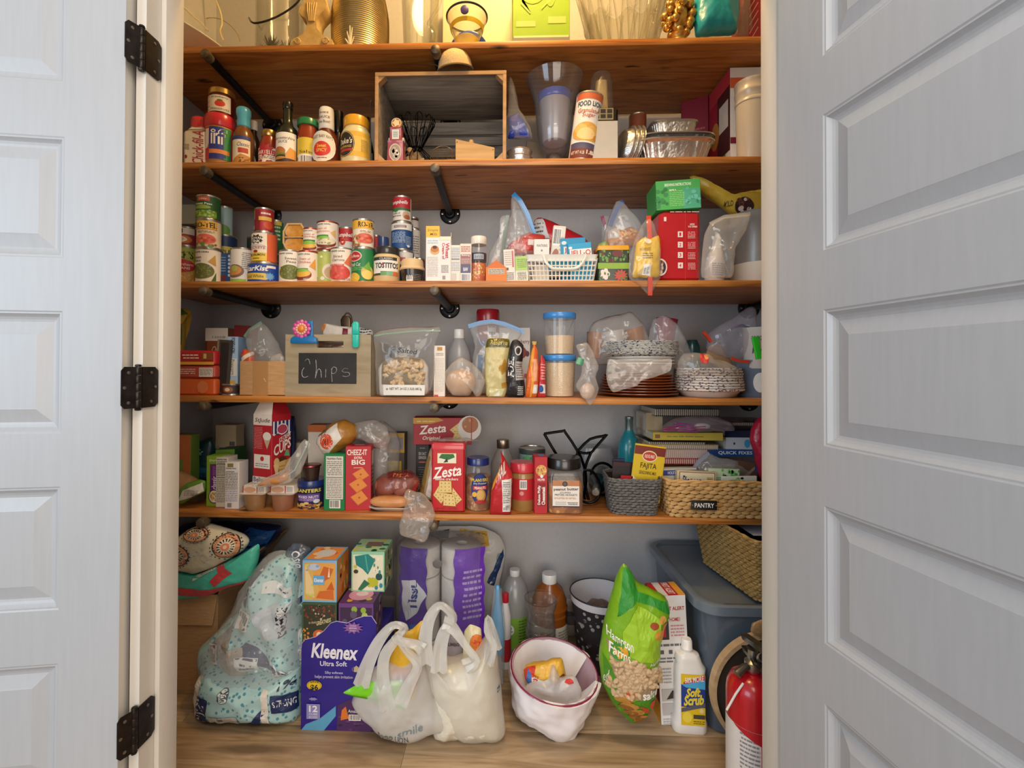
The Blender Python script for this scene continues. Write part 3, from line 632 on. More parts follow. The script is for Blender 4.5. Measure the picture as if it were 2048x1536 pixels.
turned('jam_jar','red strawberry jam jar with gold lid stacked on the peanut butter jar','jar',421,468,186,jif['top'],1.585,[('jar_body',('#5a1016','g'),[(.9,0),(1,.03),(1,.70),(.93,.78),(.9,.82)]),('lid',('#c9a766','m'),cap_prof(1.0,.78,1.0))],[([('r',0,0,1,1,'#efe6d8'),('r',.02,0,.3,1,'#efe6d8'),('s',.02,.05,.3,.95,60,.016,.035,['#c02a34']),('t','Strawberry',.36,.78,.92,.95,'#3c5a30',{'sh':.3}),('e',.66,.48,.16,.2,'#cf3a2e'),('e',.66,.68,.09,.05,'#4a7a36'),('t','PRESERVES',.36,.08,.95,.2,'#7c6a52')],[(1.005,0),(1.005,1)],.08,.68,2.4)],**B2)
turned('dressing_bottle','amber dressing bottle with tall sky blue cap','bottle',469,506,218,z,1.59,[('bottle_body',('#7a4a22','g'),[(.9,0),(1,.03),(1,.52),(.85,.62),(.55,.7),(.52,.75)]),('cap',('#58b7d6','g'),[(.56,.68),(.66,.7),(.64,.84),(.74,.9),(.74,.97),(.6,1),(.001,1)])],[([('r',0,0,1,1,'#ece0c2'),('r',0,.86,1,1,'#2e3f80'),('t','Classic',.45,.62,.95,.76,'#2e3f80',{'sh':.3}),('r',.5,.38,.9,.56,'#b8402a'),('p',[(.1,0),(1,.0),(1,.28),(.6,.34),(.3,.16)],'#c58a3c'),('s',.5,.03,.95,.2,14,.05,.03,['#3b2a1a','#8a5a2a'])],[(1.005,0),(1.005,1)],.06,.5,2.4)],**B2)
turned('sauce_bottle','dark glass bottle with white cap behind the blue-capped dressing','bottle',493,522,244,z,1.67,[('bottle_body',('#2e1a14','g'),[(.92,0),(1,.03),(1,.5),(.8,.66),(.42,.78),(.4,.86)]),('cap',('#e7e2da','g'),cap_prof(.5,.84,1))],[([('e',.5,.5,.34,.5,'#d9d3c4')],[(1.005,0),(1.005,1)],.05,.42,2.4)],**B2)
turned('salsa_jar','small red pasta sauce jar with gold lid left of the tall dark bottle','jar',520,557,264,z,1.60,[('jar_body',('#8c2f1c','g'),[(.9,0),(1,.04),(1,.55),(.85,.72),(.72,.8),(.7,.86)]),('lid',('#b5965c','m'),cap_prof(.76,.84,1))],[([('r',.02,0,.98,1,'#eadfd0'),('k',.5,.86,.42,.36,'#a8202a',9),('r',.05,.6,.95,.88,'#a8202a'),('t','MARTELLI',.1,.64,.9,.84,'#f3e6d4'),('l',.1,.4,.9,.56,2,'#6a4a34'),('s',.2,.06,.8,.3,8,.08,.09,['#a02a1e'])],[(1.005,0),(1.005,1)],.03,.52,2.4)],**B2)
turned('sauce_bottle','squat bottle with green upright lettering behind the worcestershire bottle','bottle',541,571,278,z,1.66,[('bottle_body',('#d8cdb8','g'),[(.9,0),(1,.05),(1,.6),(.5,.85),(.3,.92)]),('cap',('#20261c','g'),cap_prof(.4,.88,1))],[([('r',0,0,.6,1,'#e7dfd0'),('t','GREEN',.2,.05,.5,.95,'#1f5a2c',{'rot':90,'b':.04})],[(1.005,0),(1.005,1)],.02,.6,2.4)],**B2)
turned('sauce_bottle','tall dark worcestershire bottle with a burger on its white label','bottle',555,597,207,z,1.58,[('bottle_body',('#1f2416','g'),[(.9,0),(1,.03),(1,.5),(.9,.58),(.5,.66),(.4,.74),(.4,.92)]),('cap',('#15140f','g'),cap_prof(.46,.9,1))],[([('r',0,0,1,1,'#eee6da'),('t','Worcestershire',.1,.76,.92,.86,'#3c332a',{'sh':.25}),('t','SAUCE',.3,.64,.66,.73,'#3c332a'),('r',0,0,1,.14,'#3a2417'),('p',[(.5,.12),(1,.12),(1,.42),(.75,.5)],'#d99a48'),('e',.34,.36,.26,.16,'#b5713a'),('r',.08,.24,.6,.3,'#5d8a34'),('r',.08,.16,.6,.24,'#4a2415'),('e',.34,.14,.27,.05,'#c08a4c')],[(1.005,0),(1.005,1)],.05,.49,2.5)],**B2)
turned('salsa_jar','tall salsa jar with green metal lid and yellow label','jar',596,636,243,z,1.585,[('jar_body',('#8e3418','g'),[(.88,0),(.95,.03),(.95,.72),(.86,.8),(.84,.88)]),('lid',('#1f7a4a','g'),cap_prof(1,.86,1))],[([('r',0,0,1,1,'#ece4d4'),('r',0,.36,1,1,'#d8bc3a'),('t','Salsa',.3,.4,.92,.52,'#3b3a1a'),('b',.34,.04,.94,.32),('e',.14,.2,.08,.08,'#7a7468')],[(.955,0),(.955,1)],.05,.58,2.5)],**B2)
turned('sauce_bottle','barbecue sauce bottle with white sleeve cap and red oval badge','bottle',627,680,219,z,1.575,[('bottle_body',('#5e2415','g'),[(.9,0),(1,.03),(1,.38),(.85,.52),(.5,.64),(.46,.7)]),('cap_sleeve','#ece6dc',[(.52,.64),(.56,.655),(.53,.97),(.48,1),(.001,1)])],[([('on','bottle_body'),('e',.5,.5,.44,.5,'#efe9de'),('e',.5,.5,.42,.47,'#e4dccb'),('t',"SWEET BABY RAY'S",.16,.72,.84,.84,'#4a2a20',{'arc':.6}),('e',.5,.42,.27,.24,'#d2302a'),('t','Sweet',.36,.46,.64,.58,'#f0c34c',{'b':.03}),('t','SPICY',.34,.32,.66,.43,'#f0c34c',{'b':.03}),('l',.34,.1,.66,.16,1,'#8a2a22')],[(1.005,0),(1.005,1)],.04,.54,2.4),([('on','cap_sleeve'),('t','Award',.2,.7,.75,.82,'#54463c'),('t','SAUCE',.15,.45,.85,.58,'#54463c'),('t','the Boss!',.15,.2,.85,.34,'#54463c')],[(.555,0),(.555,1)],.66,.97,2.2)],**B2)
turned('soy_sauce_bottle','slim black-capped dark bottle behind the barbecue sauce','bottle',664,690,225,z,1.64,[('bottle_body',('#1b120e','g'),[(.9,0),(1,.03),(1,.5),(.72,.6),(.6,.68)]),('cap',('#141210','g'),cap_prof(.72,.66,1,.03))],[([('r',.4,0,1,1,'#cabfa8')],[(1.005,0),(1.005,1)],.04,.4,2.4)],**B2)
turned('mayonnaise_jar','wide mayonnaise jar with yellow lid and black oval badge','jar',683,743,240,z,1.575,[('jar_body',('#dccd9c','g'),[(.88,0),(.97,.04),(1,.1),(.97,.2),(.97,.66),(.86,.74),(.74,.8),(.74,.84)]),('lid',('#e3a52c','g'),cap_prof(.82,.8,1))],[([('r',0,0,1,1,'#e2b23c'),('r',.5,.2,1,.8,'#e9c25a'),('e',.3,.5,.28,.52,'#2c241c'),('e',.3,.5,.265,.495,'#e8d49a'),('e',.3,.5,.255,.48,'#2c241c'),('t',"Duke's",.08,.5,.52,.74,'#efe4c4',{'sh':.2,'b':.03}),('t','MAYONNAISE',.1,.34,.5,.44,'#d8b25a'),('r',.08,.2,.52,.3,'#b3302a'),('l',.74,.2,.96,.7,8,'#b98b3a')],[(.975,0),(.975,1)],.16,.64,2.5)],**B2)
turned('soy_sauce_bottle','round-shouldered dark soy bottle behind the mayonnaise jar','bottle',716,748,237,z,1.68,[('bottle_body',('#1d1210','g'),[(.9,0),(1,.03),(1,.45),(.75,.62),(.5,.74)]),('cap',('#241a18','g'),cap_prof(.58,.72,1))],[([('r',.6,0,1,1,'#c9bda8')],[(1.005,0),(1.005,1)],.04,.4,2.4)],**B2)
# ---- wooden crate on its side
Y0 = 1.57;a,b = P(749,315,Y0),P(1013,140,Y0);W_,H_ = b.x-a.x,b.z-z;D_ = .30
r = T('wooden_crate','open wooden crate lying on its side with weathered grey slats inside','crate',((a.x+b.x)/2,Y0+D_/2,z));TAN = mat_noise('crate_tan',[(.3,'#a9825a'),(.7,'#c39a6c')],5,(1,8,8),rough=.7,bump=.3)
GREY = mat_noise('crate_grey',[(.25,'#655c54'),(.5,'#857b70'),(.8,'#a0958a')],4,(1,10,12),rough=.8,bump=.4,dist=1);t = .011
def board(nm,mt,x0,x1,y0,y1,z0,z1,b=.0015):return G(mt).box(x0,x1,y0,y1,z0,z1,b).out(nm,r)
board('bottom_board',GREY,-W_/2+t,W_/2-t,-D_/2+.004,D_/2,0,.008);board('top_board',GREY,-W_/2+t,W_/2-t,-D_/2+.004,D_/2,H_-.009,H_)
for sx in(-1,1):board('end_board',GREY,sx*W_/2-(t if sx>0 else 0),sx*W_/2+(0 if sx>0 else t),-D_/2+.004,D_/2,0,H_)
board('rim_strip',TAN,-W_/2,W_/2,-D_/2,-D_/2+.004,H_-.0135,H_,.001);board('rim_strip',TAN,-W_/2,W_/2,-D_/2,-D_/2+.004,0,.009,.001)
for sx in(-1,1):board('rim_strip',TAN,sx*W_/2-(.012 if sx>0 else 0),sx*W_/2+(0 if sx>0 else .012),-D_/2-.0004,-D_/2+.0036,.009,H_-.0135,.001)
zz = .011
for k,hh in enumerate((.128,.036,.034,.05)):
 board('slat',GREY,-W_/2+t,W_/2-t,D_/2-.01,D_/2,zz,min(zz+hh,H_-.012));zz+=hh+.0105
for sx in(-1,1):
 for zz in(0,1):
  g = G(TAN);s_ = .026;zc = .009 if zz==0 else H_-.010;d_ = 1 if zz==0 else-1;xa = sx*(W_/2-t)
  g.prism([(xa,zc),(xa-sx*s_,zc),(xa,zc+d_*s_)],-D_/2+.003,-D_/2+.03);g.out('corner_block',r)
wire_px(r,'wire_handle',[(741,275),(741,240),(742,203),(746,206,.01),(748,215,.02)],1.60,.002,('#6d645a','m'))
HC = z+H_
# straw cap on the crate
r = T('straw_bonnet','tan woven straw bonnet resting on top of the wooden crate','hat',(P(911,140,1.60).x,1.597,HC+.018),None,6,-5,13)
STRAW = mat_noise('straw',[(.3,'#cfae7c'),(.7,'#e8cea0')],220,rough=.8,bump=.6)
G(STRAW).lathe([(.060,0),(.059,.012),(.055,.03),(.046,.048),(.031,.059),(.015,.063),(.001,.064),(.001,.061),(.014,.060),(.029,.056),(.043,.046),(.052,.03),(.056,.012),(.0575,0)],36,cap=(0,0)).out('crown',r)
g = G(M('#8f7444','f'));g.tube([(.0605*cos(2*pi*i/40),.0605*sin(2*pi*i/40),.001)for i in range(40)],.003,6,True);g.out('brim_cord',r)
wire_px(None,'x',[(0,0),(1,1)],1.6,.001,'#000000')if False else None
for i in range(2):wire_px(r,'tie_string',[[(888,100),(892,105),(890,110),(897,116)],[(858,127),(864,130),(870,129),(876,133)]][i],1.585,.0015,'#5d4a2c')
# inside the crate
zi = z+.009
q = 1.60/930;r = T('gas_pump_figurine','miniature pink vintage fuel pump with star globe inside the crate','figurine',(P(790,313,1.60).x,1.625,zi));PK = M('#a8505a','g');CRM = M('#d8c6b4')
G(CRM).box(-19*q,19*q,-15*q,15*q,0,4*q,.001).out('plinth',r)
lb = G(PK).loft([(4*q,17*q,14*q,.003),(44*q,16*q,13*q,.003),(48*q,17*q,14*q,.003)],2).out('lower_cabinet',r)
art(lb,[('e',.5,.48,.38,.42,'#e6dcd0'),('e',.5,.48,.35,.385,'#a39484'),('s',.28,.25,.72,.7,16,.09,.08,['#e8e0d6','#c3b3a4'])],flat((-16*q,-14*q,4*q),(32*q,0,0),(0,0,42*q)))
ub = G(PK).loft([(48*q,13*q,11*q,.003),(74*q,12*q,10*q,.003),(76*q,13.5*q,11*q,.003),(78*q,12*q,10*q,.003)],2).out('upper_cabinet',r)
art(ub,[('r',.22,.15,.78,.85,'#efe9e0'),('r',.28,.22,.72,.78,'#c9d4d4'),('l',.32,.3,.68,.7,3,'#8a8f90')],flat((-12.5*q,-11*q,48*q),(25*q,0,0),(0,0,28*q)))
for sx in(-1,1):G(M('#e3dbd2','g')).lathe([(.001,0),(6*q,0),(6*q,3*q),(3*q,4*q),(.001,4*q)],14).rot('Y',90*sx).mv((sx*12.5*q,0,54*q)).out('side_lamp',r)
gb = G(M('#c9a56a','g')).lathe([(.001,-4*q),(10.5*q,-4*q),(11.5*q,-2*q),(11.5*q,2*q),(10.5*q,4*q),(.001,4*q)],30).rot('X',90).mv((0,0,89*q)).out('globe',r)
art(gb,[('e',.5,.5,.46,.46,'#e8d8b8'),('e',.5,.5,.4,.4,'#b8742a'),('k',.5,.5,.4,.4,'#f0dca8',5)],flat((-11*q,-4.2*q,78*q),(22*q,0,0),(0,0,22*q)))
BLK = M('#14110f','m');q = 1.66/930;r = T('wire_cork_holder','black wire vase full of corks behind the pink fuel pump','cork holder',(P(828,308,1.66).x,1.70,zi));
for k in range(14):
 a = 2*pi*k/14;ca,sa = cos(a),sin(a);f_ = lambda rr,h_:(rr*q*ca,rr*q*sa*.8,h_*q)
 G(BLK).tube(spline([Vector(f_(*p))for p in((20,1),(34,22),(33,34),(18,50),(12,56),(20,72),(34,98),(40,110),(37,114))],3),.0016,5).out('wire',r)
for k in range(10):
 a = 2*pi*k/10;G(BLK).tube(spline([Vector((x_*q*cos(a)-y_*q*sin(a),(x_*q*sin(a)+y_*q*cos(a))*.8,h_*q))for x_,y_,h_ in((13,0,57),(24,3,80),(34,7,108),(38,0,117),(34,-7,108),(24,-3,80),(13,0,57))],3),.0015,5).out('wire_loop',r)
G(BLK).tube([(13*q*cos(i*pi/12),10.5*q*sin(i*pi/12),55*q)for i in range(24)],.003,6,True).out('neck_ring',r)
CK = mat_noise('cork',[(.3,'#a9845a'),(.7,'#cdaa7c')],90,rough=.85,bump=.4);rnd = random.Random(11)
for k in range(26):
 hh = rnd.uniform(6,46);rr = rnd.uniform(8,24)*(1 if hh<34 else .6);a = rnd.uniform(0,2*pi)
 o = T('wine_cork','tan wine cork held inside the black wire vase','cork',r.location+Vector((rr*q*cos(a),rr*q*sin(a)*.75,hh*q)),'corks in the wire vase');o.rotation_euler =(rnd.uniform(0,3),rnd.uniform(0,3),0)
 G(CK).lathe([(.0095,-.019),(.0105,-.018),(.0105,.018),(.0095,.019)],12).out('stopper',o)
r = T('wire_rack','small round wire grid standing in the crate beside the wooden block','rack',(P(884,312,1.63).x,1.64,zi),None,0,0,-6);q = 1.63/930;BR = M('#8a6f48','m');R0 = 25*q
G(BR).tube([(R0*cos(i*pi/20),0,R0+R0*.93*sin(i*pi/20))for i in range(40)],.0014,6,True).out('ring',r)
for k in range(-4,5):
 c_ = k*R0/5;s_ = sqrt(R0*R0-c_*c_);G(BR).tube([(-s_,.001,R0+c_*.93),(s_,.001,R0+c_*.93)],.0008,5).out('wire',r)
 if k%2==0:G(BR).tube([(c_,0,R0-s_*.93),(c_,0,R0+s_*.93)],.0008,5).out('wire',r)
LW = mat_noise('light_wood',[(.3,'#b98d55'),(.7,'#cda46c')],6,(1,6,12),rough=.6,bump=.2)
q = 1.60/930;r = T('wooden_mold','pale wooden butter mold box with sloping top and peg in the crate','mold',(P(950,312,1.60).x,1.63,zi));G(LW).prism([(-39*q,0),(39*q,0),(39*q,31*q),(-39*q,49*q)],-.03,.045).out('block',r)
G(LW).lathe([(5*q,38*q),(5.5*q,40*q),(5.5*q,52*q),(4*q,56*q),(.001,57*q)],16,-9*q,.005).out('peg',r)
for x_,z_ in((-36,43),(36,27),(-36,4),(36,4)):G(M('#7a5a34','m')).lathe([(.002,0),(.0015,.001)],8).rot('X',90).mv((x_*q,-.03,z_*q)).out('nail',r)
r = T('wooden_block','small tan wooden block behind the round wire grid','block',(P(903,312,1.70).x,1.72,zi));G(LW).loft([(0,.022,.03,.002),(.048,.022,.03,.002),(.055,.015,.03,.002)],1).out('block',r)
# right half
tubs =[]
q = 1.60/930
for k in range(3):
 r = T('foil_pan','small round foil pan, %s in the stack below the blue wrapped bag'%('lowest','middle','topmost')[k],'pan',(P(1040,312,1.60).x,1.645,z+k*.0215),'small foil pans right of the crate')
 g = G(M('#c9c4bd','foil'));g.lathe([(.030,0),(.038,.001),(.0425,.019),(.0445,.020),(.0445,.0215),(.042,.021),(.0375,.003),(.001,.003)],40);g.out('pan',r)
 G(M('#d8d2c9','m')).tube([(.0443*cos(i*pi/20),.0443*sin(i*pi/20),.0208)for i in range(40)],.0012,5,True).out('rolled_rim',r)
b = pillow_px('clear bag with bright blue contents on the small foil pans',[(1014,278),(1013,240),(1017,205),(1016,170),(1020,150),(1027,165),(1034,195),(1040,225),(1052,240),(1064,266),(1066,279)],1.645,.03,M('#cfcac2','bag'),zb=z+.068,amp=.003,seed=2)
pillow_px('',[(1016,278),(1015,235),(1035,226),(1050,243),(1063,276)],1.645,.022,'#2340b0',root=b['o'],part='blue_contents',zb=z+.069,amp=.004)
r = T('cutting_board','grey-beige board leaning against the wall behind the glass hurricane','board',(P(1066,312,1.76).x,1.79,z),None,0,6,-8);G(M('#a59c90')).box(-.04,.04,-.008,.008,.004,.185,.004).out('panel',r)
# hurricane vase with tub
hv = turned('hurricane_vase','tall flared clear glass vase holding a blue-lidded plastic tub','vase',1052,1167,160,z,1.575,[('glass',M('#d5d2d4','glass'),[(.3,.19),(.34,.2),(.52,.3),(.62,.45),(.66,.62),(.74,.78),(.9,.92),(1,1),(.985,1),(.88,.92),(.72,.78),(.64,.62),(.6,.45),(.5,.31),(.2,.23),(.001,.22)]),('ball_foot',M('#d5d2d4','glass'),[(.001,0),(.17,.01),(.24,.06),(.26,.1),(.24,.15),(.17,.19),(.001,.2)])])
r = T('plastic_tub','translucent plastic tub with blue lid inside the glass vase','container',(hv['X'],hv['Y'],z+hv['h']*.33));R1 = hv['r']*.54;H1 = hv['h']*.44
G(M('#c9c3cb','tl')).lathe([(R1*.72,0),(R1*.76,.003),(R1,H1),(R1*.96,H1),(.001,.004)],32).out('tub',r);G(M('#5667c4','g')).lathe([(R1*1.02,H1-.004),(R1*1.07,H1),(R1*1.07,H1+.022),(R1,H1+.025),(.001,H1+.025)],32).out('lid',r)
turned('sugar_canister','leaning cardboard sugar canister with orange rim and cookie picture','canister',1135,1189,199,z,1.57,[('tube','#ece4da',[(.97,0),(.97,.985),(.9,.99),(.001,.985)]),('top_rim',('#d6d0c6','m'),[(.99,.975),(1.01,.98),(1.01,1),(.94,1),(.93,.985),(.001,.985)]),('bottom_rim',('#e4ddd4','m'),[(1.01,0),(1.01,.015),(.98,.02)])],[([('on','tube'),('r',0,.9,1,1,'#c8623a'),('r',0,0,1,.17,'#7a3a2a'),('r',0,.15,1,.24,'#57506a'),('t','FOOD LION',.1,.79,.9,.87,'#1f3a5c',{'b':.04}),('t','Granulated',.14,.69,.86,.76,'#b0563c'),('t','Sugar',.3,.61,.7,.69,'#b0563c'),('e',.86,.66,.13,.06,'#d5dde0'),('e',.5,.4,.46,.15,'#d9a24a'),('e',.3,.45,.2,.07,'#e6bc6a'),('e',.68,.42,.22,.08,'#e2b25c'),('e',.48,.37,.28,.09,'#efcf8c'),('e',.84,.33,.12,.05,'#d08e30'),('r',0,.235,1,.26,'#e9e2d8'),('t','NET WT 4 LB',.08,.06,.5,.11,'#e8dcc8'),('t','1.8kg',.56,.05,.92,.13,'#efe6d8',{'b':.05})],[(.972,0),(.972,1)],.015,.98,2.5)],group=None,lean=7.5)
c = carton('silver and black blender motor base with buttons and clear cup on top',1180,1237,213,z,1.585,.10,'#17130f',[('r',.03,.05,.97,.74,'#b9b3a8'),('r',.1,.76,.82,.97,'#8a7b5c')]+[('r',.14+.23*i,.79+.09*j,.32+.23*i,.86+.09*j,'#241c14')for i in range(3)for j in range(2)]+[('t','NINJA',.3,.003,.72,.045,'#d9d3c9',{'b':.03})],name='countertop_blender',cat='blender',e=.008,kind='g')
G(M('#c5bdb4','glass')).lathe([(.040,c['h']),(.043,c['h']+.004),(.038,c['h']+.12),(.030,c['h']+.137),(.015,c['h']+.142),(.001,c['h']+.142)],28).out('cup',c['o']);G(M('#d8b67a','tl')).loft([(c['h']+.001,.022,.02,.01),(c['h']+.112,.019,.018,.01)],4).out('inner_wall',c['o'])
for k in range(3):
 r = T('foil_pie_pan',('front','middle','rear')[k]+' foil pie pan of the three standing on edge beside the blender base','pan',(P(1243+9*k,312,1.62).x,1.66,z+.084),'foil pie pans on edge',22,72-90,0);
 r.rotation_euler =(0,R_(102),R_(14));g = G(M('#c3bdb5','foil'));g.lathe([(.001,0),(.058,0),(.062,.002),(.072,.020),(.080,.021),(.082,.0225),(.080,.0235),(.070,.022),(.060,.004),(.001,.002)],44);g.out('pan',r)
can('paper-labelled food can lying behind the foil pie pans',1258,1292,232,z,1.78,'#b79a72',[('r',0,.7,1,1,'#8a4a30'),('l',.1,.2,.9,.6,4,'#6a5238')])
def foil_tray(label,x0,x1,yt,zb,Yf,d,flute,k=5,grp=None,hh=None):
 X,wd,h,Y = span(x0,x1,yt,zb,Yf);h = hh or h;r = T('foil_roasting_pan',label,'pan',(X,Yf+d/2,zb),grp);g = G(M('#cbc6c0','foil'));Rg =[];n = 160
 for(f,zf)in((.74,0),(.76,.02),(.80,.2),(.93,.86),(.96,.9),(1.0,.93),(1.0,.99),(.96,1.0),(.90,.86),(.76,.08)):
  ring =[]
  for i in range(n):
   t = 2*pi*i/n;ca,sa = cos(t),sin(t);e_ = .42;rx = math.copysign(abs(ca)**e_,ca)*wd/2*f;ry = math.copysign(abs(sa)**e_,sa)*d/2*f
   fl = 1-(.02*(1 if sin(flute*t)>.2 else 0)if .1<zf<.88 else 0);ring.append((rx*fl,ry*fl,zf*h))
  Rg.append(ring)
 g.rings(Rg,(1,1));g.out('pan',r);
 G(M('#d6d1ca','m')).tube([(math.copysign(abs(cos(2*pi*i/80))**.42,cos(2*pi*i/80))*wd/2,math.copysign(abs(sin(2*pi*i/80))**.42,sin(2*pi*i/80))*d/2,h*.96)for i in range(80)],.0022,5,True).out('rolled_rim',r)
 return zb+h,X
t1,_ = foil_tray('large fluted foil roasting pan, lower of the two nested ones',1279,1443,272,z,1.575,.26,30,grp='foil roasting pans')
t2,_ = foil_tray('large foil roasting pan nested on top of another',1281,1443,258,t1-.012,1.58,.25,30,grp='foil roasting pans',hh=.03)
foil_tray('small rectangular foil loaf pan upside down on the roasting pans',1306,1403,237,t2-.002,1.62,.13,26)
carton('dark red box set back behind the foil pans',1378,1432,186,z,1.845,.09,'#8c1a30',[('l',.3,.58,.9,.68,2,'#b8606c')],rz=-28,w=.10)
c = carton('tall red and white appliance box behind the white bucket',1462,1575,133,z,1.655,.17,'#e7e2dc',[('r',0,.80,1,.9,'#c4242e'),('r',0,.8,.34,.9,'#d8603a'),('t','Better',.42,.855,.66,.89,'#f1e9e2',{'b':.03}),('t','Homes',.46,.815,.72,.85,'#f1e9e2',{'b':.03}),('r',.26,.0,1,.78,'#9aa0a8'),('r',0,.26,.26,.32,'#7a1430')],left=[('r',0,0,1,1,'#a31f33'),('r',0,.82,1,1,'#c23540'),('r',.42,.2,1,.84,'#4a1a20'),('r',.5,.45,.92,.72,'#d8d0c4'),('e',.3,.48,.2,.14,'#c98a3a'),('r',0,0,1,.2,'#e3ddd4'),('r',.3,.03,.8,.2,'#9ac23a'),('e',.55,.09,.2,.06,'#e0b23a')],name='appliance_box',rz=-1)
turned('plastic_bucket','translucent white plastic bucket with ribbed rim at the right end of second shelf','bucket',1472,1534,168,z,1.553,[('bucket',M('#d9cdbb','tl'),[(.84,0),(.86,.02),(.95,.72),(1.0,.73),(1.0,.76),(.96,.77),(.97,.84),(1.01,.85),(1.01,.88),(.98,.89),(.99,.97),(1.02,.98),(1.02,1),(.95,1),(.001,.99)])])
# ================================================================== THIRD SHELF
z = SZ[3];GC = 'canned goods on the third shelf';CR = '#ece2d4'
def lion(lines,tcol,pic,low=None,logo=.9):
 it =[('t','FOOD LION',.2,logo,.72,logo+.05,'#2a2c30',{'b':.05})];y = logo-.1
 for s,x0,x1 in lines:it.append(('t',s,x0,y-.08,x1,y,tcol));y-=.11
 return it+pic
PEAS =[('e',.48,.32,.42,.25,'#6a7034'),('s',.16,.14,.8,.5,60,.03,.026,['#7f8640','#8f9450','#5d6430'])]
k1 = can('yellow-green can of northern beans against the left jamb, lowest of its stack',350,396,497,z,1.60,'#c9b24a',[('r',0,.0,1,.3,'#c79a48'),('s',.1,.02,.95,.28,50,.03,.03,['#d9b873','#c08f45']),('r',0,.64,1,1,'#a3ad45'),('t',"PICK'S",.3,.68,.95,.9,'#20281c',{'b':.05}),('e',.6,.48,.42,.19,'#b52a30'),('t','Northern',.4,.48,.95,.56,'#f0dfc8'),('t','BEANS',.45,.38,.85,.45,'#f0dfc8')],GC)
k2 = can('short can with white oval label stacked on the northern beans',352,395,458,k1['top'],1.602,'#8e2430',[('r',0,.62,1,1,'#d8d0c8'),('r',.4,.68,.62,.95,'#22305c'),('e',.5,.3,.42,.27,'#c8702c'),('e',.42,.3,.34,.2,'#efe4d6'),('l',.2,.2,.66,.4,3,'#7a4a40')],GC)
X,wd,h,Y = span(347,399,405,k2['top'],1.60);r = T('vegetable_cup','clear plastic cup of green vegetables lying on the short oval-label can','cup',(X,Y+.05,k2['top']+.001),GC)
G(M('#b5b6b2','tub')).loft([(-.045,.040,.038,.012),(-.041,.043,.040,.012),(.05,.037,.034,.012)],4).rot('X',90).mv((0,0,.040)).out('cup',r)
G(M('#d8d6cf','g')).loft([(-.052,.044,.041,.012),(-.046,.044,.041,.012)],4).rot('X',90).mv((0,0,.041)).rot('X',0).out('rim',r)
G(mat_speckle('green_veg','#66703a','#8a8f55',90,.3)).loft([(-.0385,.036,.033,.012),(.044,.034,.031,.012)],4).rot('X',90).mv((0,0,.040)).rot('Z',180).out('vegetables',r)
b1 = can('white-label can of sweet peas at the foot of the tallest left stack',395,441,501,z,1.575,CR,lion([('Sweet',.12,.5),('Peas',.16,.48)],'#6b5a44',PEAS+[('p',[(.7,.62),(.92,.85),(.95,.5)],'#c89a4a'),('p',[(.8,.0),(.95,0),(.95,.3)],'#3f6a34')]),GC)
rotel =[('r',0,.68,1,1,'#e8b440'),('r',0,.66,1,.69,'#c77f28'),('t','RO-TEL',.18,.72,.98,.94,'#30261c',{'b':.05}),('l',.3,.52,.9,.62,2,'#8a6a4a'),('e',.58,.28,.4,.22,'#d9c7a8'),('e',.58,.28,.37,.2,'#d4604a'),('s',.3,.16,.86,.4,12,.07,.05,['#c8483a','#e08060']),('s',.02,.0,.98,.12,14,.06,.05,['#8a5a34','#6d8a3c'])]
b2 = can('yellow and cream tomato can in the middle of the tallest left stack',397,440,444,b1['top'],1.576,'#ecd9b8',rotel,GC)
b3 = can('dark green can of young sweet peas topping the tallest left stack',396,439,396,b2['top'],1.576,'#2f5f2a',[('r',.32,.78,.76,.98,'#cf5a48'),('t','Libby',.4,.82,.68,.92,'#f3e3cf',{'sh':.3}),('t','Sweet Peas',.2,.6,.84,.7,'#eef0dc',{'b':.04}),('r',0,0,1,.34,'#7aa23c'),('s',.02,.02,.98,.34,60,.035,.035,['#93b84a','#5d8a2e','#b3c860']),('e',.5,.48,.3,.1,'#8fae4a')],GC)
can('can with pale blue and tomato-red label behind the left stack',436,464,416,z+.115,1.72,'#a9c5c0',[('r',0,0,1,.35,'#b83428'),('r',0,.35,1,.52,'#9aae4a'),('e',.5,.55,.5,.12,'#6f9a3e'),('s',.1,.05,.9,.36,10,.1,.08,['#cf4a34','#d8702c'])],GC)
can('dark blue can of baked beans with yellow banner behind the left stack',430,472,474,z,1.70,'#23365e',[('r',.3,.5,1,.8,'#d8c24a'),('t',"BUSH'S",.36,.55,.98,.74,'#22284a',{'b':.05}),('r',.0,.0,.55,.3,'#2a4a78')],GC)
carton('slim blue box with a column of round icons between pea cans',441,466,506,z,1.62,.05,'#2b4d7e',[('e',.72,.9-.12*i,.11,.045,'#b9cde0')for i in range(6)]+[('r',0,0,.45,.3,'#6a2a30'),('l',.05,.4,.45,.9,6,'#7ea3c8')])
can('white can with soup bowl picture and green base strip',464,509,500,z,1.60,'#e3dcd4',[('r',.1,0,.8,.1,'#8cc04a'),('e',.4,.34,.34,.2,'#7d5d50'),('e',.38,.36,.28,.15,'#c98a48'),('e',.42,.42,.12,.09,'#a9b45a'),('l',.66,.4,.98,.92,9,'#8a8580'),('e',.14,.85,.05,.04,'#c9b04a')],GC)
can('dark green can mostly hidden behind the pink salmon can',496,530,477,z,1.74,'#2d3d2e',[('l',.05,.3,.5,.8,4,'#7d9a70')],GC)
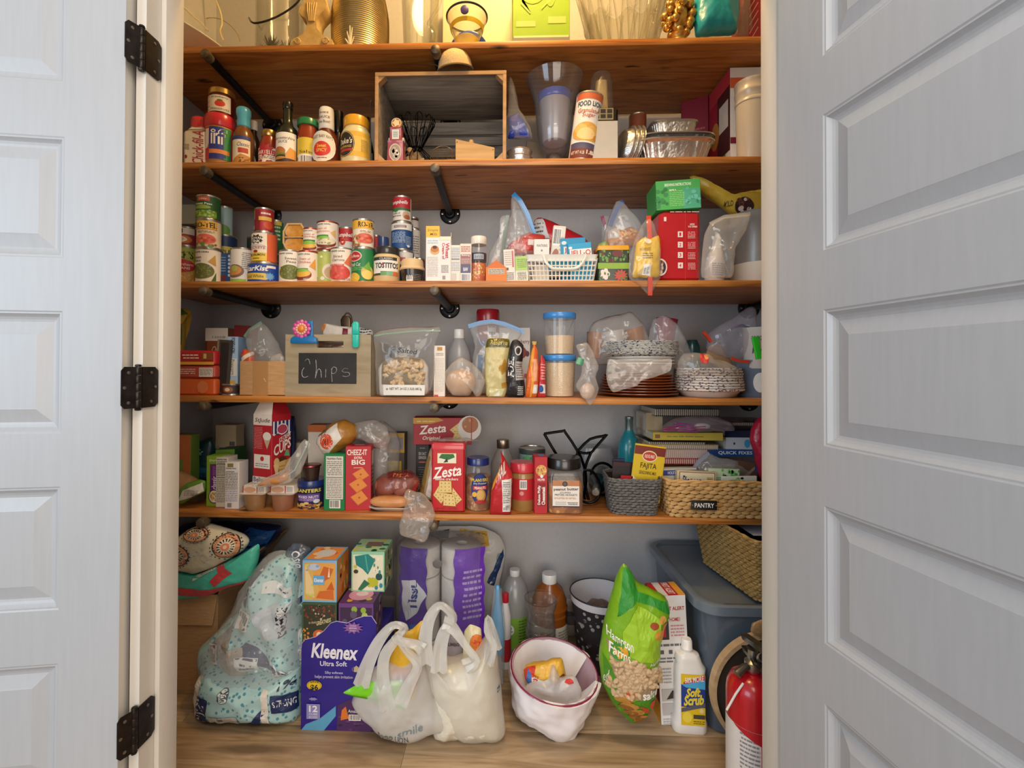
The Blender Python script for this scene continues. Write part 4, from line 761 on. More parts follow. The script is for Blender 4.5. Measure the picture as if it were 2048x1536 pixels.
tu = can('wide low blue tuna can under the pink salmon can',499,562,531,z,1.58,'#1f4aa0',[('t','StarKist',.12,.6,.76,.9,'#f2efe8',{'sh':.2,'b':.05}),('r',.72,.78,.94,.92,'#efe6dc'),('p',[(.06,.15),(.1,.5),(.7,.46),(.84,.2),(.7,.08)],'#dcc04e'),('t','Solid White',.16,.2,.66,.38,'#6a5a20',{'b':.03}),('k',.8,.3,.12,.24,'#6aa4dc',10)],GC)
sa = can('orange salmon can with dark crest, on the tuna can',506,553,469,tu['top'],1.585,'#d8623a',[('r',.05,0,.76,1,'#e9e0cc'),('r',.05,.0,.76,.3,'#e6c23a'),('k',.4,.78,.27,.19,'#2a1c18',8),('r',.2,.66,.6,.88,'#2a1c18'),('t','ROYAL',.2,.77,.62,.86,'#f3ead8',{'b':.04}),('t','PINK',.26,.66,.56,.75,'#f3ead8',{'b':.04}),('r',.05,.46,.76,.58,'#f3efe6'),('p',[(.08,.52),(.3,.6),(.7,.57),(.76,.5),(.5,.46)],'#c9c2bc'),('t','SOCKEYE',.1,.42,.72,.52,'#b8483a',{'sh':.2}),('e',.4,.34,.08,.05,'#a02a24'),('t','RED SALMON',.1,.18,.7,.26,'#3a3414',{'b':.03}),('l',.28,.06,.54,.12,1,'#5a5020')],GC)
can('deep red can with yellow stripe stacked on the salmon can',511,547,420,sa['top'],1.59,'#a8242a',[('r',0,.52,.24,.95,'#c9a468'),('l',.02,.54,.22,.92,8,'#8a4a34'),('r',.24,0,.5,.95,'#7a1e2a'),('r',.46,.46,1,.64,'#e0b44a'),('l',.56,.7,.95,.9,1,'#f0e0d0'),('e',.86,.25,.2,.2,'#c94a2c'),('r',.08,.06,.22,.22,'#d9c2a0')],GC)
can('tall green vegetable can behind the red and orange stack',540,566,443,z+.10,1.70,'#236a34',[('l',.1,.5,.9,.9,4,'#c8d8b0'),('r',0,.9,1,1,'#c8b040')],GC)
can('green vegetable can underneath the other green can, behind tuna',538,568,510,z,1.70,'#1d4a2c',[('l',.2,.1,.9,.4,3,'#b8c4a0')],GC)
p1 = can('white-label can of sweet peas supporting the tan fruit cup pack',560,604,504,z,1.58,CR,lion([('Sweet',.46,.86),('Peas',.52,.84)],'#6b5a44',[('e',.62,.3,.4,.25,'#6a7034'),('s',.3,.12,.94,.48,60,.03,.026,['#7f8640','#8f9450','#5d6430']),('r',0,0,.1,.5,'#e8d9c8')]),GC)
X,wd,h,Y = span(559,606,442,p1['top'],1.585);r = T('fruit_cup_pack','tan octagonal two-cup applesauce pack standing on its end on a pea can','food pack',(X,Y+.03,p1['top']),GC)
oc = lambda a,b,k:[(-a*k,0),(a*k,0),(a,b*.3),(a,b*.72),(a*.62,b),(-a*.62,b),(-a,b*.72),(-a,b*.3)]
g = G(M('#d9b27a','g'));o8 =[(x,z_)for x,z_ in oc(wd/2,h,.62)];i8 =[(x*.86,h/2+(z_-h/2)*.9)for x,z_ in o8]
g.rings([[(x,.0,z_)for x,z_ in o8],[(x,-.006,z_)for x,z_ in o8],[(x,-.006,z_)for x,z_ in i8],[(x,.0,z_)for x,z_ in i8]],(0,0));g.box(-wd*.44,wd*.44,-.006,.002,h*.49,h*.525);g.out('tray',r)
PCH = mat_noise('peach',[(.3,'#c07a28'),(.7,'#dba04a')],60,rough=.3,bump=.2)
for a0,a1 in((.05,.48),(.53,.95)):
 g = G(PCH);g.loft([(-.001,wd*.34,h*.18,.012),(-.003,wd*.40,h*.2,.014),(.05,wd*.34,h*.18,.016)],4).rot('X',-90).mv((0,0,h*(a0+a1)/2));g.out('cup',r)
G(M('#7c9a3c','p')).box(wd*.36,wd*.5,.002,.05,h*.12,h*.6).out('sleeve',r)
CCH =[('e',.4,.22,.4,.2,'#8a3a2c'),('e',.4,.27,.36,.14,'#e8b84a'),('p',[(.7,.5),(.95,.8),(.98,.4)],'#e3a04a'),('r',.14,.36,.66,.43,'#3c7a34'),('e',.4,.36,.3,.05,'#8cc04a'),('t','NET WT',.5,.03,.86,.08,'#f0e4d4')]
c1 = can('white can of cream of chicken soup in the front row right of pea can',596,636,505,z,1.575,CR,lion([('Cream of',.3,.74),('Chicken',.24,.76)],'#c85a44',CCH,.86),GC,rim='#c86a5a')
can('small white can of cream soup stacked on the cream of chicken',607,638,459,c1['top'],1.60,CR,lion([('Cream of',.26,.8),('Chicken',.2,.84)],'#c85a44',[('e',.5,.16,.42,.16,'#8a3a2c'),('e',.5,.22,.38,.12,'#e8b84a'),('r',.2,.42,.84,.5,'#3c7a34'),('e',.52,.36,.36,.08,'#8cc04a')],.84),GC,rim='#c86a5a')
g1 = can('light green soup can showing its barcode side',635,668,503,z,1.60,'#b3bd62',[('e',.9,.36,.42,.26,'#e2d6c4'),('e',.9,.32,.32,.2,'#c0a47c'),('b',.02,.02,.26,.2),('e',.5,.12,.1,.06,'#e8e2cc'),('e',.45,.82,.06,.04,'#e9ecc8')],GC)
can('white can of cream of mushroom with green ribbon and soup bowl',635,677,447,g1['top'],1.595,CR,lion([('Cream of',.14,.6),('Mushroom',.1,.7)],'#d87a5a',[('e',.52,.2,.44,.2,'#7a3028'),('e',.52,.25,.4,.15,'#e6d8bc'),('s',.3,.16,.74,.34,8,.05,.035,['#b59a78','#8fa05a']),('r',.12,.42,.66,.5,'#3c8a34'),('e',.42,.4,.28,.05,'#8cc04a'),('p',[(.72,.6),(.92,.72),(.94,.4)],'#e3b46a')],.86),GC,rim='#c86a5a')
s1 = can('white-label can of sliced carrots with pink picture',662,706,499,z,1.575,CR,lion([('Sliced',.3,.64),('Carrots',.26,.72)],'#6b5a44',[('e',.5,.26,.44,.24,'#cf4a44'),('s',.18,.1,.82,.42,14,.07,.05,['#e06a5a','#d85a4a']),('r',.12,.47,.7,.52,'#d2402e'),('t','NO SALT ADDED',.16,.475,.66,.515,'#f0d8cc'),('p',[(.7,.55),(.96,.9),(.98,.45)],'#d8704a'),('l',.6,.02,.95,.1,2,'#8a6a58')],.9),GC)
can('red and silver condensed soup can with brand script on the carrots can',678,710,458,s1['top'],1.64,'#b22a30',[('r',0,0,1,.42,'#d0ccc6'),('t','Campbells',.04,.56,1,.8,'#f3ece2',{'sh':.35,'b':.03}),('e',.42,.38,.15,.17,'#b06a3a'),('e',.42,.38,.12,.14,'#c4262c'),('e',.42,.38,.06,.07,'#e0c8a0')]+[('p',[(.1+.2*i,.4),(.2+.2*i,.5),(.3+.2*i,.4)],'#b22a30')for i in range(4)],GC)
d1 = can('green can of corn with red oval badge, under the tomato can',704,750,500,z,1.575,'#1f7a44',[('e',.28,.78,.28,.17,'#e9d9c0'),('e',.28,.78,.25,.145,'#b8283a'),('t','Del Monte',.08,.74,.48,.83,'#f0dfc4',{'b':.03}),('t','Fresh Cut',.1,.46,.52,.58,'#e6ecd8',{'sh':.3}),('t','GOLDEN CORN',.12,.32,.66,.44,'#79c06a',{'b':.03}),('e',.26,.1,.24,.16,'#e3bc40'),('e',.76,.26,.22,.22,'#d9b25a'),('e',.74,.2,.18,.14,'#e8cf70'),('p',[(.6,.4),(.8,.62),(.9,.3)],'#6fa83c'),('s',.06,.02,.4,.2,24,.02,.02,['#f0d060'])],GC)
can('yellow and cream tomato can stacked on the green corn can',706,748,443,d1['top'],1.58,'#e9dcc8',[('r',0,.68,1,1,'#e8b440'),('t','RO-TEL',.42,.73,1.1,.95,'#30261c',{'b':.05}),('l',.5,.52,.9,.62,2,'#8a6a4a'),('e',.68,.3,.36,.2,'#d4604a'),('s',.4,.18,.9,.42,12,.07,.05,['#c8483a','#e08060']),('s',.02,.02,.5,.4,24,.06,.05,['#b87a4a','#c89a5a','#9a5a34'])],GC)
can('bright red can half hidden behind the green corn stack',742,762,472,z,1.72,'#b0202c',[('r',0,0,1,.2,'#d8d0c8')],GC)
turned('spread_jar','blue-lidded jar behind the white cheese dip jar','jar',754,778,476,z,1.72,[('jar_body',('#b5a490','g'),[(.9,0),(1,.05),(1,.72)]),('lid',('#3c5080','g'),cap_prof(1,.7,1))])
turned('cheese_dip_jar','jar of pale cheese dip with black lid and white label','jar',748,800,498,z,1.575,[('jar_body',('#d9bd8a','g'),[(.9,0),(1,.05),(1,.74),(.9,.8)]),('lid',('#2a2a2c','g'),cap_prof(.98,.8,1))],[([('r',.08,.1,1,1,'#ece6dc'),('r',.08,.84,.96,1,'#3a3836'),('t','CLASSIC',.36,.87,.8,.97,'#d8cfc0'),('t','TOSTITOS',.2,.44,1,.72,'#232a34',{'b':.06}),('e',.48,.62,.04,.05,'#c9302c'),('r',.08,.1,.4,.2,'#4a4038'),('r',.4,.1,.6,.3,'#6a9a5a'),('r',.6,.1,.8,.3,'#7ab08a'),('r',.8,.1,1,.3,'#d0703a')],[(1.006,0),(1.006,1)],.14,.7,2.3)])
t1 = can('white and blue can at the foot of the narrow soup stack',792,828,505,z,1.66,'#2a4c84',[('r',0,.62,1,1,'#dcd5cb'),('r',.3,.72,.6,.84,'#b0566a')],GC)
t2 = can('large blue can with white band and small print in the soup stack',783,826,449,t1['top'],1.652,'#1f4a80',[('r',0,.74,1,1,'#e6dfd2'),('r',.26,.82,.74,.92,'#7a5a6a'),('t','PROGRESSO',.3,.84,.7,.9,'#e9e2d8'),('l',.15,.22,.7,.66,9,'#a9bcd4'),('l',.72,.1,.95,.5,7,'#a9bcd4'),('e',.82,.1,.06,.05,'#d8e0ea')],GC)
can('red and white cream of mushroom can topping the narrow soup stack',786,823,397,t2['top'],1.655,'#e6ddd0',[('r',0,.52,1,1,'#b8262e'),('r',0,.42,1,.53,'#3a6a3c'),('t','Campbells',-.06,.66,.84,.86,'#f3ece2',{'sh':.35,'b':.03}),('k',.3,.44,.14,.12,'#2f7a3c',6),('t','Cream of',.14,.26,.5,.34,'#5a4a3c'),('t','Mushroom',.1,.15,.54,.23,'#5a4a3c'),('e',.76,.22,.16,.18,'#c9a482'),('e',.8,.14,.14,.1,'#a8603a')],GC)
u =[can('lower can of the rear soup stack, red with dark rim',818,842,519,z,1.78,'#a8242c',[],GC)]
u.append(can('white can with small print in the middle of the rear soup stack',816,841,460,u[0]['top'],1.785,'#ddd6cc',[('l',.2,.1,.9,.8,8,'#8a8078')],GC))
can('small dark-capped white can at the top of the rear soup stack',815,838,437,u[1]['top'],1.79,'#d8cfc6',[('r',0,.8,1,1,'#5a2a34')],GC)
can('red-brown can behind the dip cup beside the blue stack',830,850,518,z,1.70,'#7a2830',[],GC)
turned('dip_cup','black plastic dip cup with domed cream lid','cup',800,850,521,z,1.575,[('cup',('#2e2720','g'),[(.76,0),(.8,.02),(.94,.62)]),('lid','#d9b98a',[(.95,.56),(1.0,.6),(.98,.66),(.9,.7),(.86,.95),(.8,1),(.001,1)])],[([('r',.32,0,.6,1,'#d5cbbc'),('b',.34,.06,.58,.7),('l',.64,.1,.98,.9,6,'#7a7064')],[(.8,0),(.955,1)],.06,.56,2.3)])
# boxes
carton('tall slim white pancake mix box with yellow top band',852,879,452,z,1.575,.045,'#e9e3dc',[('r',0,.8,1,1,'#e9b83a'),('t','Simple',.1,.89,.9,.95,'#8a6a2a',{'sh':.2}),('t','Mills',.3,.83,.84,.88,'#8a6a2a',{'sh':.2}),('l',.12,.68,.9,.76,2,'#a9c0cc'),('e',.66,.56,.34,.07,'#d9a868'),('e',.66,.59,.3,.06,'#c07a3c'),('e',.66,.62,.16,.03,'#5a2a24'),('l',.1,.1,.9,.46,12,'#c2bcb4')],e=.0008)
c = carton('white hot cereal box with red upright lettering and opened top flaps',878,902,473,z,1.575,.045,'#e5e0da',[('r',0,.92,1,1,'#efe0c4'),('t','Cream of',.26,.5,.5,.86,'#c23048',{'rot':-90,'b':.04}),('t','Wheat',.54,.52,.86,.86,'#c23048',{'rot':-90,'b':.04}),('l',.2,.2,.8,.38,6,'#6a645e'),('r',.3,.06,.55,.14,'#9a948c')])
for sx in(-1,1):G('#cfc6ba').box(sx*c['w']/2-.0008,sx*c['w']/2+.0008,-.02,.02,c['h']-.001,c['h']+.014).out('top_flap',c['o'])
carton('short white box with blue nutrition panel right of the cereal box',901,921,490,z,1.58,.045,'#e4dcd0',[('l',.1,.62,.9,.94,7,'#8a94a8'),('r',.1,.6,.9,.62,'#5a688a'),('l',.1,.3,.9,.56,6,'#9aa2b2'),('r',.1,.06,.6,.24,'#c9c2b8')])
carton('short brown-panel box with barcode left of the sprinkle shaker',920,943,487,z,1.575,.045,'#dfd2c4',[('r',.06,.46,.94,.72,'#9a6a6a'),('t','Baking',.15,.66,.85,.72,'#e9ddd4'),('l',.12,.48,.88,.62,5,'#d5bcb4'),('r',.06,.24,.94,.46,'#5a5a78'),('t','RAW',.3,.28,.7,.38,'#e6e2e4',{'b':.04}),('b',.1,.02,.9,.22,'#3a4a6a'),('l',.1,.78,.9,.94,3,'#b5604a')])
sh = turned('sprinkle_shaker','clear shaker of orange and yellow popcorn seasoning with white cap','shaker',942,973,475,z,1.575,[('seasoning',mat_speckle('popcorn_mix','#c96a1e','#e9c46a',120,.34,.5,'#c4501c'),[(.9,.01),(.94,.03),(.94,.42),(.001,.42)]),('jar',M('#d0c4b8','clear'),[(.94,0),(1,.02),(1,.8),(.96,.83)]),('cap',('#e8ddcc','g'),cap_prof(1.02,.83,1)),('label_band','#4a3c44',[(1.005,.46),(1.005,.64)])],[([('on','label_band'),('r',.25,.2,.8,.8,'#aab0b8'),('l',.3,.3,.75,.7,3,'#4a4a50')],[(1.01,0),(1.01,1)],.46,.64,2.4)])
# orange gable-top carton
X,wd,h,Y = span(972,1013,512,z,1.575);r = T('juice_carton','small orange gable-top cream carton with grey print','carton',(X,Y+.035,z));w2 = wd/2;hb = h*.55
g = G('#d9792c');g.rings([[(-w2,-.035,0),(w2,-.035,0),(w2,.035,0),(-w2,.035,0)],[(-w2,-.035,hb),(w2,-.035,hb),(w2,.035,hb),(-w2,.035,hb)]],(1,0));g.m('#cf6a24');g.add([(-w2,-.035,hb),(w2,-.035,hb),(0,-.035,h*.86)],[(0,1,2)]);g.add([(-w2,.035,hb),(w2,.035,hb),(0,.035,h*.86)],[(1,0,2)])
g.m('#d9894a');g.add([(-w2,-.035,hb),(-w2,.035,hb),(0,.035,h*.86),(0,-.035,h*.86)],[(0,3,2,1)]);g.add([(w2,-.035,hb),(w2,.035,hb),(0,.035,h*.86),(0,-.035,h*.86)],[(0,1,2,3)]);bd = g.out('carton',r)
G('#d9b28a').box(-.001,.001,-.035,.035,h*.855,h).out('top_seal',r);art(bd,[('r',.12,.3,.9,.52,'#c9bda8'),('l',.14,.31,.88,.51,5,'#5a5048')],flat((-w2,-.035,0),(wd,0,0),(0,0,h)))
carton('narrow white box with printed side leaning by the orange carton',1010,1032,499,z,1.58,.045,'#e3d9cc',[('l',.1,.5,.7,.95,7,'#b5a79c'),('r',.74,.45,.9,.95,'#c06a70'),('r',.1,.36,.4,.44,'#5a5450'),('l',.14,.06,.86,.3,7,'#4a4644')],lean=-3)
carton('narrow green and white tea box touching the white basket',1032,1057,513,z,1.578,.045,'#e2dcc8',[('r',0,.45,1,1,'#a9c86a'),('l',.15,.55,.85,.92,5,'#6a8a3c'),('l',.14,.08,.86,.4,8,'#4f4c44')],lean=-2)
# bags behind
b = zipbag('big clear zip bag with bright blue zipper and pink-red candy inside',[(988,588),(992,480),(1006,450),(1022,432),(1022,390),(1030,388),(1052,424),(1068,466),(1078,500),(1080,588)],1.72,.03,[(1026,388),(1040,402),(1055,430),(1064,458),(1068,470)],'#1a86c8',zb=z,seed=3,zw=.018,amp=.004)
pillow_px('',[(1010,510),(1018,488),(1044,470),(1060,464),(1090,470),(1092,512)],1.72,.03,'#c8483c',root=b['o'],part='candy_packs',zb=z+.052,amp=.006,items=[('r',.55,.35,.75,.6,'#e8d8d0'),('e',.3,.3,.1,.12,'#e0a09a')])
zipbag('clear zip bag with dark green zipper standing left of the blue-zipper bag',[(972,545),(978,505),(998,470),(1000,432),(1020,430),(1014,470),(1008,505),(1004,545)],1.68,.02,[(1016,431),(1010,460),(1006,505)],'#3c6a58',zb=z,seed=8,amp=.003)
pillow_px('red and white chip bag lying behind the white basket',[(1062,470),(1068,440),(1078,433),(1098,440),(1130,455),(1162,470),(1178,482),(1176,592),(1064,592)],1.78,.045,'#b81f2a',zb=z,seed=5,amp=.004,items=[('p',[(.0,.7),(.04,.96),(.2,.98),(.3,.68)],'#c9c6c6'),('l',.05,.76,.2,.92,3,'#4a4a50')])
# white plastic basket
X,wd,h,Y = span(1052,1196,509,z,1.572);r = T('plastic_basket','white plastic storage basket with square holes and a swing handle','basket',(X,Y+.065,z));WP = M('#e9e4d8','g');g = G(WP)
w0,w1,d0,d1 = wd*.44,wd*.5,.055,.065
def bp(u,v,side):
 a = w0+(w1-w0)*v;d = d0+(d1-d0)*v
 return{0:Vector((-a+2*a*u,-d,v*h)),1:Vector((a,-d+2*d*u,v*h)),2:Vector((a-2*a*u,d,v*h)),3:Vector((-a,d-2*d*u,v*h))}[side]
for sd,n in((0,17),(1,7),(2,17),(3,7)):
 for i in range(n+1):g.tube([bp(i/n,.06,sd),bp(i/n,.86,sd)],.0022,4)
 for v in(.06,.24,.42,.6,.78):g.tube([bp(0,v,sd),bp(1,v,sd)],.0024,4)
 g.add([bp(0,0,sd),bp(1,0,sd),bp(1,.09,sd),bp(0,.09,sd)],[(0,1,2,3)])
g.out('lattice',r,kind='stuff')
g = G(WP);g.loft([(h*.78,w1*.975,d1*.97,.012),(h*.8,w1*.98,d1*.98,.012),(h*.97,w1*1.01,d1*1.02,.014),(h,w1*1.03,d1*1.05,.015),(h*.985,w1*1.0,d1,.013),(h*.8,w1*.96,d1*.95,.012)],4,cap=(0,0));g.out('rim',r)
G(WP).loft([(0,w0,d0,.01),(.003,w0,d0,.01)],3).out('base',r)
hd =[Vector((-w1*.5,-d1-.004,h*.95)),Vector((-w1*.46,-d1-.007,h*.72)),Vector((-w1*.3,-d1-.008,h*.5)),Vector((-w1*.15,-d1-.008,h*.46)),Vector((w1*.3,-d1-.008,h*.46)),Vector((w1*.48,-d1-.008,h*.55)),Vector((w1*.62,-d1-.006,h*.8)),Vector((w1*.66,-d1-.004,h*.95))]
G(WP).tube(spline(hd,3),.0045,6).out('handle',r);zb_ = z+.004
carton('blue gelatin dessert box lying flat at the front of the white basket',1098,1142,505,zb_+.04,1.60,.03,'#2a9cc4',[('r',0,0,1,.16,'#1f7ea4'),('e',.85,.3,.12,.12,'#e9e2d8'),('t','O',.76,.2,.9,.45,'#c4262c',{'b':.05})],h=.05)
carton('blue gelatin dessert box upright, rear of the two in the white basket',1124,1174,478,zb_,1.645,.03,'#2392bc',[('e',.14,.9,.1,.04,'#dfe6e8'),('r',.12,.64,.97,.82,'#e9e4da'),('t','JELL-O',.15,.67,.94,.79,'#c0242c',{'b':.03}),('e',.52,.78,.12,.05,'#d8e2e6')],lean=-3,back=6)
carton('blue gelatin dessert box upright, front one at the right of the white basket',1142,1189,487,zb_,1.605,.03,'#2a9cc8',[('r',.06,.60,.98,.84,'#e9e4da'),('t','JELL-O',.09,.63,.95,.81,'#c0242c',{'b':.03}),('e',.1,.88,.08,.035,'#dfe6e8')],lean=-5)
carton('white and grey vanilla extract box standing in the white basket',1068,1099,478,zb_,1.62,.03,'#e6e0d8',[('t','WATKINS',.16,.82,.86,.88,'#5a5450'),('e',.5,.74,.06,.025,'#8a847e'),('r',0,.42,1,.62,'#6a5a62'),('t','BAKING',.26,.53,.76,.58,'#efe8e0',{'b':.04}),('t','VANILLA',.16,.46,.86,.52,'#efe8e0',{'b':.04})],lean=0)
carton('tilted cream spice box with barcode poking out of the white basket',1097,1122,453,zb_+.035,1.64,.032,'#e2d6c8',[('b',.05,.58,.72,.95,'#3a3a3a'),('e',.4,.32,.3,.2,'#a86a58'),('l',.6,.3,.95,.8,6,'#c0b2a2')],lean=6,back=3)
# right part
tn = carton('black floral tea tin with yellow lid and green band',1196,1259,498,z,1.58,.07,'#22301f',[('r',0,.4,1,.58,'#8aac3a'),('s',.05,.62,.95,.98,40,.04,.05,['#5f8a3c','#3f6a34','#7a2a2a','#6d9a4a']),('e',.62,.86,.18,.1,'#6a3030')]+[('e',.22+.09*cos(i*1.257),.24+.1*sin(i*1.257),.07,.08,'#e0d5cc')for i in range(5)]+[('e',.22,.24,.03,.035,'#c9a070'),('k',.72,.2,.24,.2,'#b84a3c',11),('s',.05,.02,.95,.36,12,.03,.04,['#4f7a3c'])],name='tea_tin',cat='tin',e=.004,kind='g',group=None)
G(M('#dfa32c','g')).loft([(tn['h']-.003,tn['w']/2+.001,.036,.006),(tn['h']+.010,tn['w']/2+.001,.036,.006),(tn['h']+.013,tn['w']/2-.002,.033,.006)],3).out('lid',tn['o'])
b = zipbag('clear zip bag of orange snack packs with dark blue zipper behind the tin',[(1206,590),(1208,470),(1216,440),(1232,402),(1246,400),(1252,412),(1276,434),(1288,460),(1290,590)],1.72,.035,[(1246,402),(1234,418),(1220,452)],'#1f4c94',zb=z,seed=9,zw=.016,amp=.004)
pillow_px('',[(1213,494),(1214,462),(1232,454),(1240,462),(1262,452),(1282,466),(1284,494)],1.72,.03,'#d08436',root=b['o'],part='snack_packs',zb=z+.072,amp=.006,items=[('r',.02,.35,.3,.95,'#cdbcae'),('p',[(.3,.5),(.9,.95),(.95,.8),(.35,.3)],'#e3a868'),('s',.35,.3,.9,.8,14,.05,.06,['#c0682c','#e8c08a'])])
zipbag('clear zip bag with magenta zipper behind the blue-zipper bag',[(1200,592),(1204,432),(1222,432),(1230,470),(1228,592)],1.80,.02,[(1204,432),(1210,452)],'#a82a6a',zb=z,seed=12)
pillow_px('pale green pouch wedged between basket and floral tin',[(1188,512),(1196,488),(1212,480),(1220,498),(1214,520),(1192,528)],1.70,.015,'#9aa868',zb=z+.03,seed=2)
b = zipbag('clear zip bag with red zipper holding a yellow flour pouch, hanging over the edge',[(1256,556),(1258,520),(1268,482),(1282,452),(1297,434),(1304,440),(1316,470),(1322,500),(1322,556),(1312,570),(1302,590),(1296,590),(1278,570)],1.548,.028,[(1297,432),(1299,470),(1300,520),(1300,560),(1300,591)],'#d8432c',seed=10,zw=.014,amp=.004,kind='clear')
pillow_px('',[(1264,556),(1268,512),(1272,486),(1288,474),(1300,478),(1316,470),(1320,482),(1318,556)],1.552,.022,'#e0b42c',root=b['o'],part='flour_pouch',zb=z+.001,amp=.004,items=[('l',.2,.6,.6,.68,3,'#8a6a1a'),('r',.3,.04,.6,.28,'#d9d2c4'),('b',.32,.05,.58,.26),('l',.28,.42,.64,.56,3,'#6a5416'),('e',.5,.84,.12,.07,'#e9dcc0')])
pillow_px('wrinkled clear zip bag corner between the yellow pouch and red box',[(1316,556),(1318,500),(1314,470),(1328,480),(1334,520),(1332,556)],1.60,.012,M('#e6e2dc','bag'),zb=z,name='zip_bag',seed=3)
rb = carton('tall glossy red coffee pod box with numbered opening steps',1319,1402,420,z,1.575,.13,'#b8222a',[('r',.62,.02,.625,.97,'#d0545a')]+[q for i in range(4)for q in(('r',.44,.62-.145*i,.56,.70-.145*i,'#ecdcd6'),('t',str(i+1),.475,.635-.145*i,.52,.685-.145*i,'#b8222a',{'b':.04}),('l',.68,.6-.145*i,.86,.7-.145*i,5,'#e6bcb8'))]+[('t','HOW',.73,.78,.84,.81,'#efe0da',{'b':.04}),('t','TO OPEN',.68,.75,.9,.775,'#efe0da',{'b':.04}),('l',.25,.96,.95,.985,1,'#e6bcb8'),('r',.1,.84,.16,.9,'#e9d0cc'),('e',.02,.2,.16,.12,'#ece2da'),('e',.01,.2,.14,.1,'#3a1c1c'),('s',.0,.12,.12,.28,6,.03,.03,['#8a5a48','#d8c4b8'])],name='coffee_pod_box',e=.012,kind='g')
carton('green tea box with brewing instructions lying on the red coffee pod box',1317,1404,361,rb['top'],1.57,.12,'#3fa04c',[('r',0,0,1,1,'#46aa50'),('r',.6,.0,1,.7,'#4aa884'),('t','BREWING INSTRUCTIONS',.2,.8,.8,.9,'#e8f0dc',{'b':.04}),('l',.3,.1,.64,.66,9,'#8ecf7a'),('s',.02,.1,.24,.7,14,.05,.07,['#2c7a3c','#34894a']),('l',.3,.62,.45,.72,1,'#e8f0dc'),('s',.7,.1,.98,.7,14,.05,.07,['#57b496','#66c0a8'])],side=[('r',0,0,1,1,'#8a5a24'),('s',.05,.05,.95,.95,14,.1,.1,['#b8803a','#5a3a1a'])],rz=-3,lean=-2.5)
pillow_px('yellow chip bag folded over the red box and grey bucket',[(1377,348),(1386,350),(1404,370),(1440,388),(1466,396),(1500,384),(1530,380),(1540,430),(1500,432),(1462,430),(1440,412),(1412,392),(1384,368)],1.66,.03,'#c9a83a',seed=7,amp=.004,items=[('r',.62,.5,1,.62,'#e0c040'),('t','MILD',.4,.18,.5,.3,'#3a3414'),('e',.64,.2,.12,.18,'#3a1c1a'),('s',.56,.06,.74,.34,8,.03,.05,['#6a3a34','#d9c4b8']),('r',.75,.03,1,.1,'#b02a2c')],p=.5)
bk = turned('flour_bucket','translucent grey bucket half full of white flour at the right end of third shelf','bucket',1462,1570,432,z,1.585,[('bucket',M('#a9a59e','tl'),[(.94,.30),(.96,.98),(1,1),(.001,1)]),('flour','#e6dccb',[(.92,0),(.94,.01),(.945,.30),(.001,.30)])])
b = zipbag('clear zip bag holding a white squeeze bottle beside the grey bucket',[(1402,556),(1403,520),(1408,470),(1420,446),(1448,432),(1502,427),(1496,450),(1480,480),(1468,500),(1466,556)],1.565,.03,[(1420,448),(1448,434),(1500,428)],('#d9d2c4','tub'),zb=z,seed=13,amp=.005)
bq = turned('squeeze_bottle','white squeeze bottle inside the clear zip bag by the bucket','bottle',1408,1446,470,z+.002,1.57,[('bottle','#ddd2ca',[(.9,0),(1,.05),(.95,.4),(.7,.6),(.5,.7)]),('nozzle','#e6ded6',[(.5,.66),(.52,.7),(.4,.85),(.25,1),(.001,1)])],[([('l',.2,.1,.8,.9,6,'#a89a94')],[(1.0,0),(1.0,1)],.06,.4,2.2)],lean=5)
# ================================================================== FOURTH SHELF
z = SZ[4];CARD = mat_noise('cardboard',[(.3,'#b58a5c'),(.7,'#c49a6c')],30,(1,1,6),rough=.8,bump=.15)
pillow_px('tall yellow bag with dark green flap in the left corner of the fourth shelf',[(340,780),(340,640),(352,616),(372,616),(384,624),(368,640),(366,700),(366,780)],1.70,.03,'#c9a23a',zb=z,seed=2,items=[('p',[(.3,.86),(.98,.93),(.6,.99),(.2,.99)],'#3f6a2c'),('r',.5,.55,.95,.8,'#5a7a34')])
o_ = None;zz = z
for nm,y0,col,it in(('orange noodle pack at the bottom of the left stack',757,'#d2602c',[('t','Maruchan',.58,.3,.82,.75,'#f0dcc8',{'tilt':.2}),('e',.7,.5,.15,.38,'#d8784a')]),('clear-red noodle pack in the middle of the left stack',731,'#b84a3c',[('l',.1,.3,.5,.8,3,'#e8c8b8'),('r',.6,.1,.97,.85,'#e3dad0'),('l',.62,.2,.95,.8,5,'#7a6a60')]),('red noodle pack with yellow strip topping the left stack',701,'#b8242c',[('r',0,.02,1,.22,'#e0a83a'),('l',.15,.4,.6,.8,2,'#ecd8c8'),('r',.66,.35,.98,.9,'#8a4a28'),('r',.72,.45,.8,.8,'#d8b46a')])):
 X,wd,h,Y = span(352,431,y0,zz,1.575);r = T('noodle_pack',nm,'food pack',(X,Y+.06,zz),'noodle packs on the fourth shelf');g = G(M(col,'g'));g.loft([(0,wd/2-.006,.054,.01),(.006,wd/2,.06,.012),(h-.006,wd/2,.06,.012),(h,wd/2-.006,.054,.01)],3);g.crumple(.0012,60,y0);bd = g.out('wrapper',r)
 art(bd,it,flat((-wd/2+.004,-.0615,.001),(wd-.008,0,0),(0,0,h-.002)));zz+=h+.001
carton('brown and white popcorn box behind the noodle packs',411,456,656,z,1.74,.06,'#8e4a26',[('r',0,.8,1,1,'#e9e2d8'),('l',.3,.82,.9,.9,1,'#b5aca2'),('t','Orville',.3,.62,.95,.72,'#e8cfb0',{'sh':.3}),('t','REDEN',.3,.42,1,.54,'#e8cfb0'),('r',0,.3,.08,.8,'#6a2a18')])
